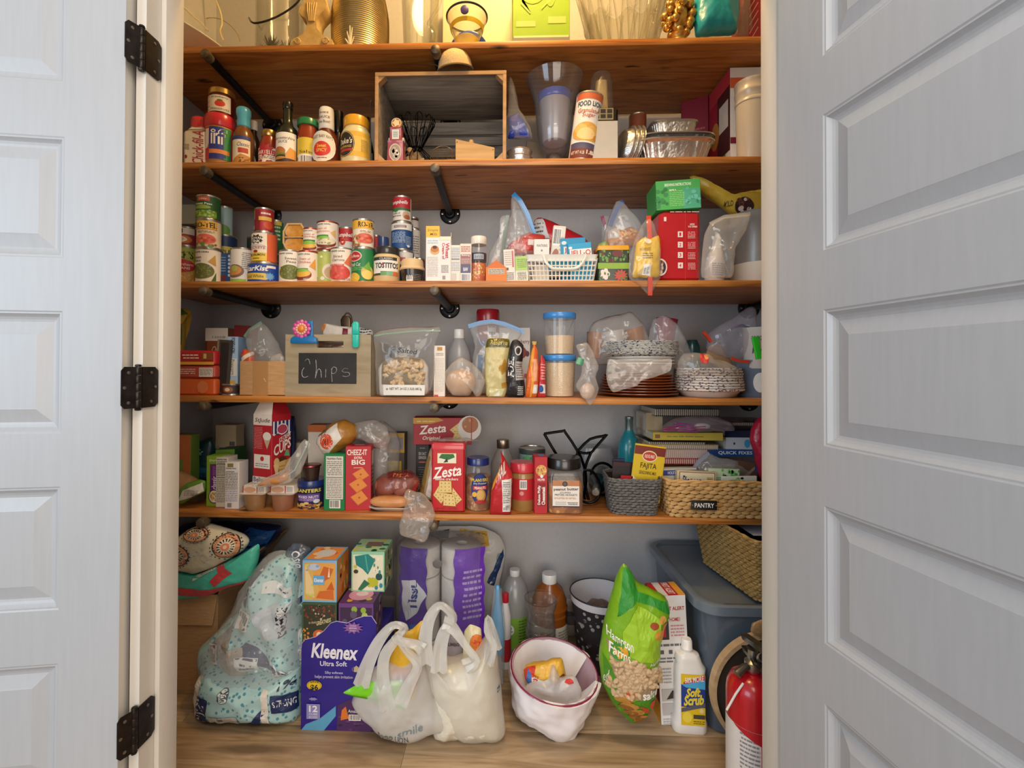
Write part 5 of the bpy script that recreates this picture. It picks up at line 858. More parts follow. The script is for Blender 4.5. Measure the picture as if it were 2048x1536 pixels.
carton('dark grey open box end beside the light blue popcorn box',428,452,680,z,1.60,.09,'#4a4038',[('r',.3,.05,1,.95,'#2a2624'),('r',0,0,.16,1,'#8a7a66')],lean=4)
carton('light blue microwave popcorn box with upright lettering on its spine',449,470,673,z+.012,1.62,.12,'#aac4dc',[('t','FOOD LION',.4,.7,.75,.98,'#2a3450',{'rot':-90,'b':.04}),('r',.08,.28,.92,.6,'#e3ded2'),('t','Popcorn',.3,.3,.7,.58,'#6a5434',{'rot':-90}),('r',.3,.05,.8,.2,'#d8a83a')],side=[('r',0,0,1,1,'#8fb4d8'),('p',[(0,0),(1,0),(1,.5),(.3,.3)],'#1f4a80'),('t','Butter',.3,.6,.9,.72,'#8a3a6a')],rz=8)
carton('dark red snack box leaning behind the popcorn box',460,495,652,z+.03,1.74,.05,'#7a1f24',[('r',.45,.5,.8,.8,'#b87a3a'),('l',.1,.4,.4,.8,3,'#c08a80')],lean=4)
can('small dark tin with round logo in front of the popcorn box',447,482,767,z,1.57,'#2e201a',[('e',.5,.5,.24,.4,'#8a4a30'),('e',.5,.5,.12,.22,'#d8c0a0')],name='small_tin',cat='tin')
# cardboard box with bag
X,wd,h,Y = span(480,571,722,z,1.575);r = T('cardboard_box','open brown cardboard box left of the chalkboard crate','box',(X,Y+.09,z));
G(CARD).box(-wd/2,wd/2,-.09,.09,0,.003).out('bottom',r)
for nm,a in(('front_panel',(-wd/2,wd/2,-.09,-.087)),('back_panel',(-wd/2,wd/2,.087,.09)),('side_panel',(-wd/2,-wd/2+.003,-.087,.087)),('side_panel',(wd/2-.003,wd/2,-.087,.087))):
 f_ = G(CARD).box(*a,0,h,.0005).out(nm,r)
 if nm=='front_panel':art(f_,[('r',.28,0,.62,1,'#ad8050'),('p',[(.52,.5),(.54,.5),(.58,.4),(.57,.4)],'#d9c4a0')],flat((-wd/2,-.09,0),(wd,0,0),(0,0,h)))
pillow_px('orange and pink snack packets inside the cardboard box',[(484,735),(483,705),(490,697),(510,704),(512,735)],1.64,.02,'#d85a28',zb=z+.02,seed=3,name='snack_packet',items=[('p',[(.1,.5),(.9,.9),(.95,.7),(.2,.3)],'#efe0cc'),('e',.2,.85,.12,.1,'#d83a7a')])
zipbag('clear zip bag with green zipper bulging out of the cardboard box',[(492,735),(496,700),(492,672),(502,655),(524,644),(540,660),(552,680),(566,712),(570,735)],1.66,.04,[(490,674),(500,660),(524,645)],'#7a9a86',zb=z+.03,seed=15,amp=.006)
pillow_px('silver snack packet standing in the cardboard box behind its front flap',[(535,735),(540,712),(560,705),(570,715),(570,735)],1.62,.012,'#b5aca4',zb=z+.02,seed=6,name='snack_packet',kind='g')
# chalkboard crate
Y0 = 1.565;X,wd,h,Y = span(571,742,669,z,Y0);GW = mat_noise('grey_wood',[(.25,'#8f8064'),(.5,'#a3947a'),(.8,'#b0a186')],4,(1,12,8),rough=.75,bump=.25,dist=1)
r = T('chalkboard_crate','grey wooden crate with a chalkboard panel reading Chips','crate',(X,Y0+.15,z));D2 = .15;t = .014
g = G(GW);hx0,hx1,hz0,hz1 = -wd*.13,wd*.18,h*.785,h*.895
for a in((-wd/2,wd/2,0,hz0),(-wd/2,wd/2,hz1,h),(-wd/2,hx0,hz0,hz1),(hx1,wd/2,hz0,hz1)):g.box(a[0],a[1],-D2,-D2+t,a[2],a[3])
for sx,cx in((-1,hx0),(1,hx1)):
 ring =[(cx,-D2,hz0),(cx-sx*.0,-D2,hz1)]
 for i in range(6):
  a0,a1 = R_(90*i/6),R_(90*(i+1)/6);R1 =(hz1-hz0)/2;zc =(hz0+hz1)/2
  for s in(-1,1):
   p =[(cx+sx*(-R1+R1*sin(q))*1,zc+s*R1*cos(q))for q in(a0,a1)]
g.out('front_board',r);
for sx in(-1,1):G(GW).box(sx*wd/2-(t if sx>0 else 0),sx*wd/2+(0 if sx>0 else t),-D2+t,D2,0,h*.9,.001).out('side_board',r)
G(GW).box(-wd/2,wd/2,D2-t,D2,0,h*.9,.001).out('back_board',r);G(GW).box(-wd/2+t,wd/2-t,-D2+t,D2-t,0,.01).out('bottom_board',r)
bx0,bx1,bz0,bz1 = -wd*.34,wd*.335,h*.205,h*.70
cb = G(mat_noise('chalkboard',[(.3,'#26272a'),(.7,'#303236')],18,rough=.8,bump=.05)).box(bx0,bx1,-D2-.003,-D2,bz0,bz1,.0008).out('chalkboard',r)
CH = M('#d9d8d4');CHF = M('#9b9b9a')
def chalk(pts,m=CH,rr=.0019):
 q =[Vector((bx0+(bx1-bx0)*x,-D2-.0032,bz0+(bz1-bz0)*y_))for x,y_ in pts];G(m).tube(spline(q,4),[rr*(.6+.6*abs(sin(i*1.7)))for i in range(len(spline(q,4)))],5,flat=.4).out('chalk_stroke',cb)
chalk([(.11,.74),(.15,.80),(.18,.78),(.20,.64)]);chalk([(.10,.52),(.065,.40),(.07,.25),(.11,.2),(.17,.24)]);chalk([(.30,.78),(.31,.5),(.295,.18)]);chalk([(.30,.22),(.33,.42),(.36,.48),(.39,.40),(.40,.2)]);chalk([(.475,.48),(.472,.2)])
chalk([(.575,.5),(.575,.3),(.585,.06)]);chalk([(.575,.45),(.60,.54),(.65,.52),(.66,.42),(.62,.33),(.58,.34)]);chalk([(.86,.48),(.80,.50),(.76,.42),(.80,.36)],CHF,.0014);chalk([(.80,.37),(.87,.36),(.885,.28),(.82,.23),(.77,.25)]);chalk([(.75,.42),(.78,.38)],CHF)
# clips and bag on the crate
q = 1.555/930;fx = P(605,660,1.555);r = T('bag_clip','blue chip clip with a pink and orange flower on the crate rim','clip',(P(609,686,1.555).x,1.553,P(609,687,1.555).z));BLU = M('#1f74b8','g')
G(BLU).loft([(0,27*q,.006,.004),(3*q,28*q,.008,.005),(11*q,26*q,.008,.005),(15*q,19*q,.006,.004)],3,0,0).out('jaw',r);G(BLU).loft([(12*q,9*q,.004,.003),(46*q,9*q,.004,.003)],3,8*q,.006).out('grip',r)
fc = Vector((-4*q,-.006,29*q));g = G(M('#d84a9a','g'))
for k in range(12):a = 2*pi*k/12;pt = G(M('#d84a9a' if k%3 else '#e070b0','g')).ball(fc+Vector((15*q*cos(a),0,15*q*sin(a))),(4.2*q,.004,4.2*q),10,6).out('petal',r)
for k in range(12):a = 2*pi*(k+.5)/12;G(M('#e8b0a0','g')).ball(fc+Vector((9.5*q*cos(a),-.003,9.5*q*sin(a))),(3*q,.003,3*q),8,5).out('inner_petal',r)
G(M('#e8862c','g')).ball(fc+Vector((0,-.004,0)),(7*q,.006,7*q),14,8).out('flower_centre',r)
r = T('bag_clip','turquoise bag clip clamped over the right of the crate rim','clip',(P(711,694,1.555).x,1.556,P(711,695,1.555).z));TQ = M('#2ec4b4','g')
G(TQ).loft([(0,5*q,.004,.004),(3*q,7.2*q,.006,.006),(25*q,7.6*q,.007,.006),(26*q,7.6*q,.005,.005)],4).out('lower_jaw',r);G(TQ).loft([(26.5*q,7.6*q,.005,.005),(28*q,8*q,.007,.006),(48*q,7.4*q,.007,.006),(52*q,4*q,.005,.004)],4).out('upper_jaw',r)
pillow_px('white chip bag with dark print folded over inside the chalkboard crate',[(646,674),(643,652),(648,646),(680,652),(720,654),(744,660),(748,668),(735,678),(700,690),(660,690)],1.66,.02,'#d8d2c8',zb=z+.1,seed=8,amp=.005,kind='p',items=[('r',.44,.35,.54,.75,'#7a1f34'),('l',.7,.4,.98,.8,3,'#2a2a34'),('p',[(.0,.4),(.1,.95),(.02,.95)],'#d8843c')])
pillow_px('foil snack bag visible through the crate handle slot',[(590,740),(594,690),(620,680),(700,684),(706,740)],1.65,.03,M('#8a7a70','foil'),zb=z+.012,seed=9)
r = T('bag_clip','bronze oval metal clip behind the turquoise clip','clip',P(692,656,1.70));G(M('#5a4c3c','m')).loft([(0,.018,.004,.004),(.03,.020,.006,.005),(.045,.012,.004,.004)],4).out('jaw',r);wire_px(r,'spring_loop',[(690,648),(688,634),(694,626),(702,632),(704,648)],1.70,.003,('#6a5a48','m'))
# zip bag of peanuts
b = zipbag('large clear zip bag of peanuts in the shell with white label strip',[(752,792),(750,700),(746,668),(750,662),(800,655),(880,652),(882,664),(868,690),(870,740),(862,785),(850,794)],1.565,.045,[(748,672),(770,668),(810,664),(850,661),(881,662)],'#6f9a84',zb=z,seed=17,amp=.005,zw=.005,kind='clear')
pillow_px('',[(760,793),(757,735),(772,718),(810,712),(848,718),(858,735),(858,785),(850,793)],1.572,.036,'#d8d2ca',root=b['o'],part='inner_bag',zb=z+.001,amp=.002,kind='p',items=[('r',.1,.30,.86,.98,'#7c6a50')])
NUT = mat_noise('peanut_shell',[(.3,'#b39370'),(.7,'#d3b890')],120,rough=.8,bump=.8);rnd = random.Random(4)
def peanut(o,L=.017,R1=.0088):
 Rg =[]
 for i in range(9):
  t = i/8;rr = R1*(sin(pi*min(max(t,.04),.96))**.45)*(1-.22*math.exp(-((t-.5)/.14)**2));Rg.append([(rr*cos(a),rr*sin(a),(t-.5)*2*L)for a in(2*pi*j/9 for j in range(9))])
 return G(NUT).rings(Rg)
pn = peanut(0);pmesh = None
for i in range(44):
 px_,py_ = rnd.uniform(772,846),rnd.uniform(726,766);W = P(px_,py_,1.527+.0003*abs(px_-810));
 if pmesh is None:o = pn.out('peanut');pmesh = o.data
 else:o = bpy.data.objects.new('peanut',pmesh);C.objects.link(o)
 o.location = W;o.rotation_euler =(rnd.uniform(-.6,.6),rnd.uniform(0,3.1),0);tag(o,'peanut in its shell inside the clear zip bag on the fourth shelf','peanut','peanuts in the zip bag')
r = T('bag_label','white net weight band printed across the bag of peanuts','label',P(808,780,1.522));lb = G('#e3ddd6').loft([(0,.068,.0012,.001),(.034,.070,.0012,.001)],2).out('band',r);r.location.z = z+.008
art(lb,[('t','NET WT. 24 OZ (1.5LB) 680.3g',.16,.42,.92,.74,'#4a4644',{'b':.03}),('e',.1,.58,.025,.1,'#8a847e')],flat((-.07,-.0012,0),(.14,0,0),(0,0,.034)))
r = T('handwriting','black handwritten word on the clear zip bag of peanuts','writing',P(812,702,1.516));art(r,[('t','Salted',.0,0,1,.6,'#2a2a2c',{'sh':.25,'tilt':-.25}),('t','SC',-.32,.3,-.12,.8,'#3a3a3a',{'sh':.2,'tilt':.2})],flat((-.028,0,-.008),(.066,0,0),(0,0,.028)),name='ink')
carton('tall narrow white cracker box with small gold square right of the peanut bag',866,889,691,z,1.575,.07,'#e4dad0',[('r',.3,.9,.74,.97,'#b5843a'),('l',.2,.8,.85,.86,2,'#8a8078'),('l',.1,.1,.9,.76,22,'#c9bdb2'),('r',.05,0,.4,.04,'#b8483a')],left=[('r',0,0,1,1,'#a8382e')],rz=4)
turned('plastic_jug','translucent white gallon vinegar jug behind the tan dough bag','jug',893,944,659,z,1.72,[('jug_body',M('#b5b4b4','tl'),[(.9,0),(1,.03),(1,.5),(.85,.66),(.5,.82),(.4,.86)]),('cap',('#e9e6e2','g'),cap_prof(.42,.86,1))])
b = pillow_px('knotted clear bag holding a round tan ball of breading',[(892,770),(889,745),(902,726),(914,716),(922,712),(944,726),(962,742),(972,762),(960,794),(952,795),(950,770),(940,792),(905,792)],1.56,.035,M('#dcd2c8','bag'),zb=z,seed=21,amp=.004)
g = G(mat_noise('breading',[(.3,'#b98f68'),(.7,'#cfa882')],25,rough=.6,bump=.3));g.ball((P(921,765,1.585).x-b['o'].location.x,.03,.047),(.052,.045,.047),22,12,.003);g.out('breading_ball',b['o'])
# big blue zip bag and the things around it
b = zipbag('large clear zip bag with arched bright blue zipper in the middle of fourth shelf',[(946,792),(944,720),(950,690),(938,654),(940,648),(985,642),(1010,648),(1046,660),(1044,668),(1030,690),(1028,792)],1.70,.04,[(937,653),(960,646),(985,643),(1008,648),(1047,664)],'#1a7cb8',zb=z,seed=23,zw=.016,amp=.004)
pillow_px('',[(950,790),(950,715),(968,690),(1020,690),(1024,790)],1.70,.03,'#cdc6c0',root=b['o'],part='contents',zb=z+.001,amp=.005,items=[('r',.6,.2,.95,.5,'#b0424a'),('r',.08,.3,.2,.8,'#5a7a9a'),('e',.4,.7,.2,.1,'#8a93a8')])
turned('red_tin','small red tin with white price sticker behind the blue-zipper bag','tin',953,999,620,z+.12,1.80,[('tin','#8e1a24',[(.92,0),(.94,.02),(.94,.7)]),('lid',('#a01e2a','g'),cap_prof(1,.68,1))],[([('r',.5,.2,.84,.86,'#e6e0da'),('l',.54,.3,.8,.75,2,'#5a5a6a'),('r',0,0,.5,.2,'#2a3a8a')],[(.945,0),(.945,1)],.3,.9,2.4)])
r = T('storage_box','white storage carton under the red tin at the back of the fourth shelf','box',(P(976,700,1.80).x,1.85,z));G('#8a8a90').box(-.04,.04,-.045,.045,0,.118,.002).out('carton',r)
carton('white recipe box with dark red fruit picture behind the black pouch',1000,1062,655,z,1.80,.05,'#dcd5cc',[('e',.5,.62,.4,.12,'#8a3038'),('s',.3,.2,.95,.7,12,.06,.04,['#a0303c','#6a2028','#c86a5a']),('t','Cranberry',.45,.74,.98,.82,'#8a4048')],rz=-6)
pillow_px('gold and cream foil coffee pouch with dark olive top',[(972,795),(969,740),(970,700),(974,676),(1020,676),(1018,710),(1012,745),(1014,780),(1010,797),(982,797)],1.572,.022,'#c5b57c',zb=z,seed=25,amp=.004,items=[('r',0,.84,1,1,'#5a5420'),('t','Reserve',.2,.88,.9,.96,'#c9b46a',{'sh':.3}),('p',[(.55,.5),(.8,.66),(.98,.5),(.7,.38)],'#b5862c'),('p',[(.68,.24),(.98,.28),(.95,.18),(.7,.16)],'#c08a30'),('p',[(.2,.02),(.7,.02),(.8,.14),(.2,.16)],'#d8cf9a'),('p',[(.35,.02),(.62,.12),(.6,.02)],'#e9e9d8')],kind='g')
pillow_px('crumpled black pouch with white print beside the gold coffee pouch',[(1013,795),(1016,740),(1018,700),(1024,680),(1034,678),(1048,690),(1044,730),(1050,770),(1050,797),(1030,798)],1.565,.018,'#232022',zb=z,seed=27,amp=.004,items=[('t','FUEL',.08,.35,.4,.7,'#d8d4ce',{'rot':90,'b':.05,'sh':.2}),('e',.62,.8,.2,.08,'#bdb8b2'),('e',.62,.8,.14,.055,'#232022'),('r',.48,.3,.92,.62,'#a39a94'),('l',.52,.32,.88,.6,7,'#4a4648'),('l',.6,.04,.9,.2,5,'#c8c4be')],kind='p')
pillow_px('orange candy pouch pinched by a gold clip at its top',[(1050,796),(1054,745),(1062,705),(1068,684),(1076,700),(1078,750),(1074,797),(1060,799)],1.566,.016,'#d8662a',zb=z,seed=28,items=[('r',.55,.3,.85,.7,'#e8a07a'),('r',.5,.08,.9,.24,'#e3d8cc'),('p',[(.3,.0),(.5,.3),(.3,.6),(.5,.9),(.62,.9),(.44,.6),(.62,.3),(.45,0)],'#e89a34')])
r = T('bag_clip','small gold binder clip on top of the orange candy pouch','clip',P(1069,690,1.57));G(M('#8a7440','m')).loft([(0,.008,.008,.003),(.012,.011,.006,.003)],3).out('jaw',r)
pillow_px('red candy pouch between the orange pouch and plastic containers',[(1074,796),(1076,740),(1082,708),(1090,720),(1092,797)],1.575,.013,'#c23434',zb=z,seed=29,items=[('r',.3,.1,.9,.3,'#d8d0d0'),('e',.4,.2,.3,.08,'#2a4a8a'),('l',.4,.4,.9,.8,6,'#e3a8a0')])
# stacked containers
zz = z;q = 0
for nm,y0,fill in(('lower blue-lidded plastic container full of breadcrumbs',710,.93),('upper blue-lidded plastic container half full of breadcrumbs',627,.52)):
 X,wd,h,Y = span(1086,1152,y0,zz,1.575,True);R1 = wd/2;r = T('food_container',nm,'container',(X,Y,zz),'blue-lidded breadcrumb containers');hb = h*.87
 G(mat_noise('breadcrumbs',[(.3,'#c9ab86'),(.7,'#dcc4a2')],300,rough=.9,bump=.8)).lathe([(R1*.84,.003),(R1*(.84+.08*fill),hb*fill),(.001,hb*fill+.003)],36).out('breadcrumbs',r)
 G(M('#d0cac6','clear')).lathe([(R1*.82,0),(R1*.86,.002),(R1*.945,hb),(R1*.91,hb),(.001,.004)],36,cap=(1,0)).out('tub',r);G(M('#3f86c8','g')).lathe([(R1*.96,hb-.002),(R1,hb+.001),(R1,h-.003),(R1*.97,h),(R1*.9,h),(R1*.88,h-.003),(.001,h-.003)],40).out('lid',r);zz+=h+.0005
b = pillow_px('tied clear bag with green tag and pinkish contents hanging over the shelf edge',[(1180,812),(1162,790),(1150,772),(1164,745),(1162,720),(1150,690),(1176,684),(1190,712),(1198,735),(1190,755),(1199,778),(1190,798)],1.535,.022,M('#dcd4cc','bag'),seed=31,amp=.005)
b['o'].location.y-=.0;G(M('#cdaf9a','g')).ball((.0,0,.045),(.024,.015,.026),14,8,.004).out('contents',b['o'])
r = T('bread_tie','small green plastic tag on the neck of the tied clear bag','tie',P(1160,722,1.515));G(M('#2c8a5a','g')).loft([(-.012,.012,.002,.002),(.010,.011,.002,.002)],2).rot('Y',20).out('tag',r)
# plates and bowls
TC = M('#8e4a26','g')
X,wd,h,Y = span(1196,1354,747,z,1.56,True);q = wd/2;n = 8;pp = None
for k in range(n):
 r = T('plate','%s of the brown stoneware plates counted from the shelf'%('first','second','third','fourth','fifth','sixth','seventh','eighth')[k],'plate',(X+rnd.uniform(-.002,.002),Y+.005,z+k*h/n*.94),'brown plates stacked on the fourth shelf')
 f_ = 1-.02*k;G(TC).lathe([(q*.62,0),(q*.64,.001),(q*.8,.004),(q*.97*f_,.0085),(q*f_,.0105),(q*f_,.0125),(q*.98*f_,.0128),(q*.8,.007),(q*.6,.003),(.001,.003)],52).out('dish',r)
zp = z+h*.94+.006
X2,wd2,h2,Y2 = span(1216,1346,714,zp,1.58,True);R1 = wd2/2
for k in range(3):
 r = T('paper_bowl',('bottom','middle','top')[k]+' white bowl of the nested bowls on the brown plates','bowl',(X2,Y2,zp+k*.011),'white bowls nested on the plates');G(M('#e6e0d8','g')).lathe([(R1*.66,0),(R1*.7,.002),(R1*.92,.03),(R1,.034),(R1,.036),(R1*.92,.034),(R1*.68,.005),(.001,.004)],44).out('bowl',r)
zq = zp+.022+.037;X3,wd3,h3,Y3 = span(1203,1353,682,zq,1.575,True);PPT = mat_speckle('leaf_print_blue','#e8e4dc','#3f4668',95,.34,.6,None,(1,1,1.6));R1 = wd3/2;n = 12
for k in range(n):
 r = T('paper_plate','navy-speckled paper plate, number %s up in the flat stack under the orange cups'%('one','two','three','four','five','six','seven','eight','nine','ten','eleven','twelve')[k],'plate',(X3+rnd.uniform(-.001,.001),Y3,zq+k*(h3-.012)/n),'navy speckled paper plates')
 G(PPT).lathe([(R1*.8,0),(R1*.84,.001),(R1*.97,.0085),(R1,.0095),(R1,.0105),(R1*.96,.0105),(R1*.8,.002),(.001,.002)],48).out('plate',r)
pillow_px('thin clear plastic sleeve draping from the white bowls over the brown plates',[(1212,748),(1216,716),(1240,722),(1290,724),(1344,716),(1342,742),(1310,754),(1280,762),(1276,772),(1250,778),(1226,786),(1216,770)],1.545,.006,M('#e6dcd2','bag'),seed=33,amp=.004,name='plastic_sleeve',zb=None)
b = pillow_px('clear bag of orange plastic cups behind the speckled plates',[(1178,730),(1174,672),(1184,645),(1212,634),(1252,626),(1262,622),(1290,650),(1300,690),(1296,730)],1.72,.06,M('#d8d0c8','bag'),zb=z+.02,seed=35,amp=.006)
for k,(x_,y_)in enumerate(((1190,690),(1272,680))):
 w_ = P(x_,y_,1.74)-b['o'].location;G(M('#b8702c','tl')).lathe([(.024,-.05),(.026,-.048),(.036,.045),(.034,.045),(.001,-.046)],24).rot('Y',(8,-14)[k]).mv(w_).out('orange_cup',b['o'])
w_ = P(1228,684,1.71)-b['o'].location;G(M('#d9d4ce','tl')).lathe([(.030,-.04),(.044,.04),(.041,.04),(.001,-.038)],26).rot('Y',-10).mv(w_).out('white_cup',b['o'])
turned('plastic_cup','dark red plastic cup lying behind the speckled plates','cup',1302,1344,640,z+.135,1.76,[('cup',('#a01a34','g'),[(.8,0),(.82,.02),(1,.97),(1.03,1),(.94,.98),(.001,.04)])],lean=8)
r = T('storage_box','low white carton under the dark red cup behind the plates','box',(P(1322,700,1.80).x,1.80,z));G('#b5aca4').box(-.05,.05,-.05,.05,0,.13,.002).out('carton',r)
pillow_px('crinkled clear bag around the dark red cup',[(1300,720),(1296,680),(1304,640),(1330,630),(1352,644),(1366,668),(1378,690),(1384,720),(1370,735)],1.70,.03,M('#cfcdd0','bag'),zb=z+.03,seed=37,amp=.006)
# patterned bowls right
X,wd,h,Y = span(1350,1482,736,z,1.565,True);R1 = wd/2;BPT = mat_speckle('leaf_print_brown','#e3dad0','#6a5058',95,.34,.6,'#5a4a50' if 0 else None,(1,1,1.6));n = 9
for k in range(n):
 r = T('paper_bowl','patterned paper bowl, %s up from the shelf in the right-hand stack'%('first','second','third','fourth','fifth','sixth','seventh','eighth','ninth')[k],'bowl',(X+rnd.uniform(-.002,.002),Y,z+k*(h-.03)/(n-1)),'patterned paper bowls')
 f_ = 1-.008*k;g = G('#e6ded4');g.lathe([(R1*.70*f_,0),(R1*.74*f_,.002),(R1*.88*f_,.020)],44,cap=(1,0));g.m(BPT).lathe([(R1*.88*f_,.020),(R1*.97*f_,.022),(R1*f_,.0245),(R1*f_,.030),(R1*.95*f_,.030),(R1*.72,.006),(.001,.005)],44,cap=(0,1));g.out('bowl',r)
pillow_px('clear plastic sleeve bunched above the patterned bowls with red twist tie',[(1352,752),(1356,722),(1366,706),(1384,704),(1400,708),(1412,704),(1424,716),(1450,722),(1472,734),(1480,752)],1.60,.05,M('#d8d0ca','bag'),zb=z+.062,seed=39,amp=.006,name='plastic_sleeve',items=[('e',.36,.72,.07,.2,'#c83a34'),('e',.4,.78,.03,.1,'#e8a060')])
pillow_px('folded brown cardboard sleeve standing behind the patterned bowls',[(1408,720),(1418,690),(1438,686),(1462,720),(1494,790),(1484,794),(1450,740)],1.74,.01,CARD,zb=z,seed=5,name='cardboard_sleeve',amp=.001)
turned('thermos_lid','dark teal plastic lid half hidden behind the cardboard sleeve','cup',1368,1400,680,z+.08,1.82,[('cup',('#1f4a48','g'),[(.9,0),(1,.1),(.95,.8),(.6,1),(.001,1)])])
r = T('storage_box','dark carton under the teal lid behind the patterned bowls','box',(P(1386,700,1.84).x,1.86,z));G('#4a4440').box(-.05,.05,-.05,.05,0,.079,.002).out('carton',r)
b = pillow_px('clear bag of purple forks and utensils at the right end of fourth shelf',[(1412,700),(1416,668),(1440,650),(1470,632),(1500,612),(1512,614),(1510,690),(1500,724),(1470,720),(1440,712)],1.68,.045,M('#cac4d0','bag'),zb=z+.05,seed=41,amp=.006)
for k in range(6):wire_px(b['o'],'purple_utensil',[(1452+4*k,664-2*k),(1466+4*k,656-k),(1488+3*k,650+2*k),(1500,668+3*k)],1.66,.003,('#5a3f7a','g'))
strip_px(b['o'],'red_clip',[(1406,664),(1414,672),(1422,684)],1.64,.010,.006,'#c8402e');strip_px(b['o'],'orange_clip',[(1462,716),(1478,722),(1498,724)],1.62,.010,.006,'#d0482e')
tb = turned('plastic_tub','white marked tub with handwriting at the right end of fourth shelf','tub',1488,1550,656,z+.10,1.60,[('tub','#d8cec4',[(.9,0),(.94,.03),(1,.95),(1.03,.97),(1.03,1),(.001,1)])],[([('t','Icing',.12,.3,.5,.52,'#3a3436',{'sh':.1}),('t','xoxo',.1,.7,.5,.82,'#4a4446')],[(1.005,0),(1.005,1)],.05,.95,2.4)])
r = T('bag_clip','bright green bag clip in front of the white marked tub','clip',P(1518,718,1.575));G(M('#2cc22c','g')).loft([(0,.010,.005,.004),(.075,.012,.005,.004)],3).rot('Y',-10).out('jaw',r)
turned('plastic_tub','clear blue-grey plastic tub with white disc at the foot of the right end','tub',1474,1566,720,z,1.60,[('tub',M('#7f93ab','tl'),[(.86,0),(.9,.03),(1,.93),(1.02,.95),(1.02,1),(.001,1)])],[([('e',.3,.4,.12,.3,'#e3e0d8'),('r',.3,.7,.5,1,'#3a7a94')],[(.91,0),(1.005,1)],.05,.92,2.4)])
# ================================================================== LOWEST SHELF
z = SZ[5];GB = 'food boxes on the lowest shelf'
carton('orange and green pouch box with number six against the left jamb',345,382,870,z,1.68,.05,'#7a9a3c',[('r',0,.62,1,1,'#c8703a'),('t','6',.72,.44,.9,.58,'#efe4d4',{'b':.05}),('r',.6,.4,1,.62,'#c8703a'),('r',.2,.1,.7,.42,'#1f2a20'),('t','re',.45,.3,.65,.4,'#d8e0c8')],group=GB)
pillow_px('dark teal bag with white brand mark behind the green cereal box',[(378,960),(380,900),(392,884),(425,873),(432,900),(428,960)],1.76,.03,'#143c40',zb=z,seed=2,items=[('t','TGr',.35,.6,.7,.75,'#a9c4c0',{'sh':.2}),('e',.6,.2,.3,.15,'#1f5a7a')])
pillow_px('tan paper bag lying open in the left corner of the lowest shelf',[(345,1000),(346,950),(362,942),(384,952),(402,964),(404,985),(384,1002)],1.62,.03,'#b98a5c',zb=z+.03,seed=3,kind='p')
pillow_px('green package with white nutrition label on the tan cup',[(345,1012),(358,980),(372,966),(400,958),(412,962),(410,985),(384,996),(366,1008)],1.585,.02,'#5f8a34',zb=z+.01,seed=4,items=[('p',[(.28,.2),(.4,.6),(.95,.9),(.98,.55),(.6,.3)],'#ddd8ce'),('l',.45,.4,.85,.62,5,'#6a6a64')])
turned('paper_cup','tan paper cup on its base under the green package','cup',372,414,975,z,1.64,[('cup','#7a6442',[(.72,0),(.76,.02),(1,.96),(1.03,1),(.001,.98)])])
carton('tall beige box with blue badge behind the cereal boxes',431,472,850,z,1.80,.06,'#c4b494',[('r',.2,.42,.44,.66,'#2a5a8a'),('l',.24,.45,.4,.6,2,'#c9d8e4'),('l',.7,.2,.95,.8,4,'#5a5a68')],group=GB)
carton('short beige box with barcode beside the dark teal bag',406,432,892,z,1.78,.06,'#b8aa90',[('b',.3,.6,.8,.8,'#5a5448')],group=GB)
carton('dark green pasta box lying behind the white nutrition boxes',436,474,900,z,1.72,.08,'#24502c',[('p',[(0,.7),(1,.9),(1,1),(0,1)],'#6a9a3a')],group=GB,lean=-3)
carton('green and purple classic cereal box at the left of the shelf',413,440,912,z,1.60,.07,'#86ac2c',[('t','Simple',.2,.88,.8,.94,'#e8ecd0',{'sh':.3}),('r',.28,.3,.92,.84,'#6a2472'),('t','classic',.4,.34,.82,.6,'#efe4ec',{'rot':90,'b':.03}),('t','macaroni',.4,.62,.7,.8,'#9a6aa0',{'rot':90}),('e',.6,.2,.42,.14,'#5a2a68'),('e',.6,.2,.36,.12,'#e6dccc'),('s',.32,.12,.9,.28,24,.06,.018,['#d8b45a','#c89a3c'])],group=GB)
carton('white nutrition-facts box second from the classic cereal box',432,456,915,z,1.592,.06,'#d5cbb8',[('t','Nutrition Facts',.08,.95,.9,.98,'#2a2824',{'b':.04}),('l',.08,.62,.92,.94,10,'#6a645c'),('r',.06,.59,.94,.6,'#2a2824'),('l',.08,.1,.92,.57,14,'#857e74'),('r',.06,.87,.94,.875,'#2a2824')],group=GB)
carton('white nutrition-facts box with tan corner square in front',450,478,925,z,1.575,.06,'#e0dad4',[('r',.18,.9,.6,.98,'#8a7a44'),('t','Nutrition Facts',.08,.86,.8,.89,'#2a2824',{'b':.04}),('r',.06,.8,.7,.81,'#2a2824'),('l',.06,.48,.92,.79,9,'#6e6a68'),('r',.06,.45,.94,.46,'#2a2824'),('l',.06,.16,.92,.44,7,'#a79cb4'),('r',.2,.04,.5,.13,'#8a8684')],group=GB)
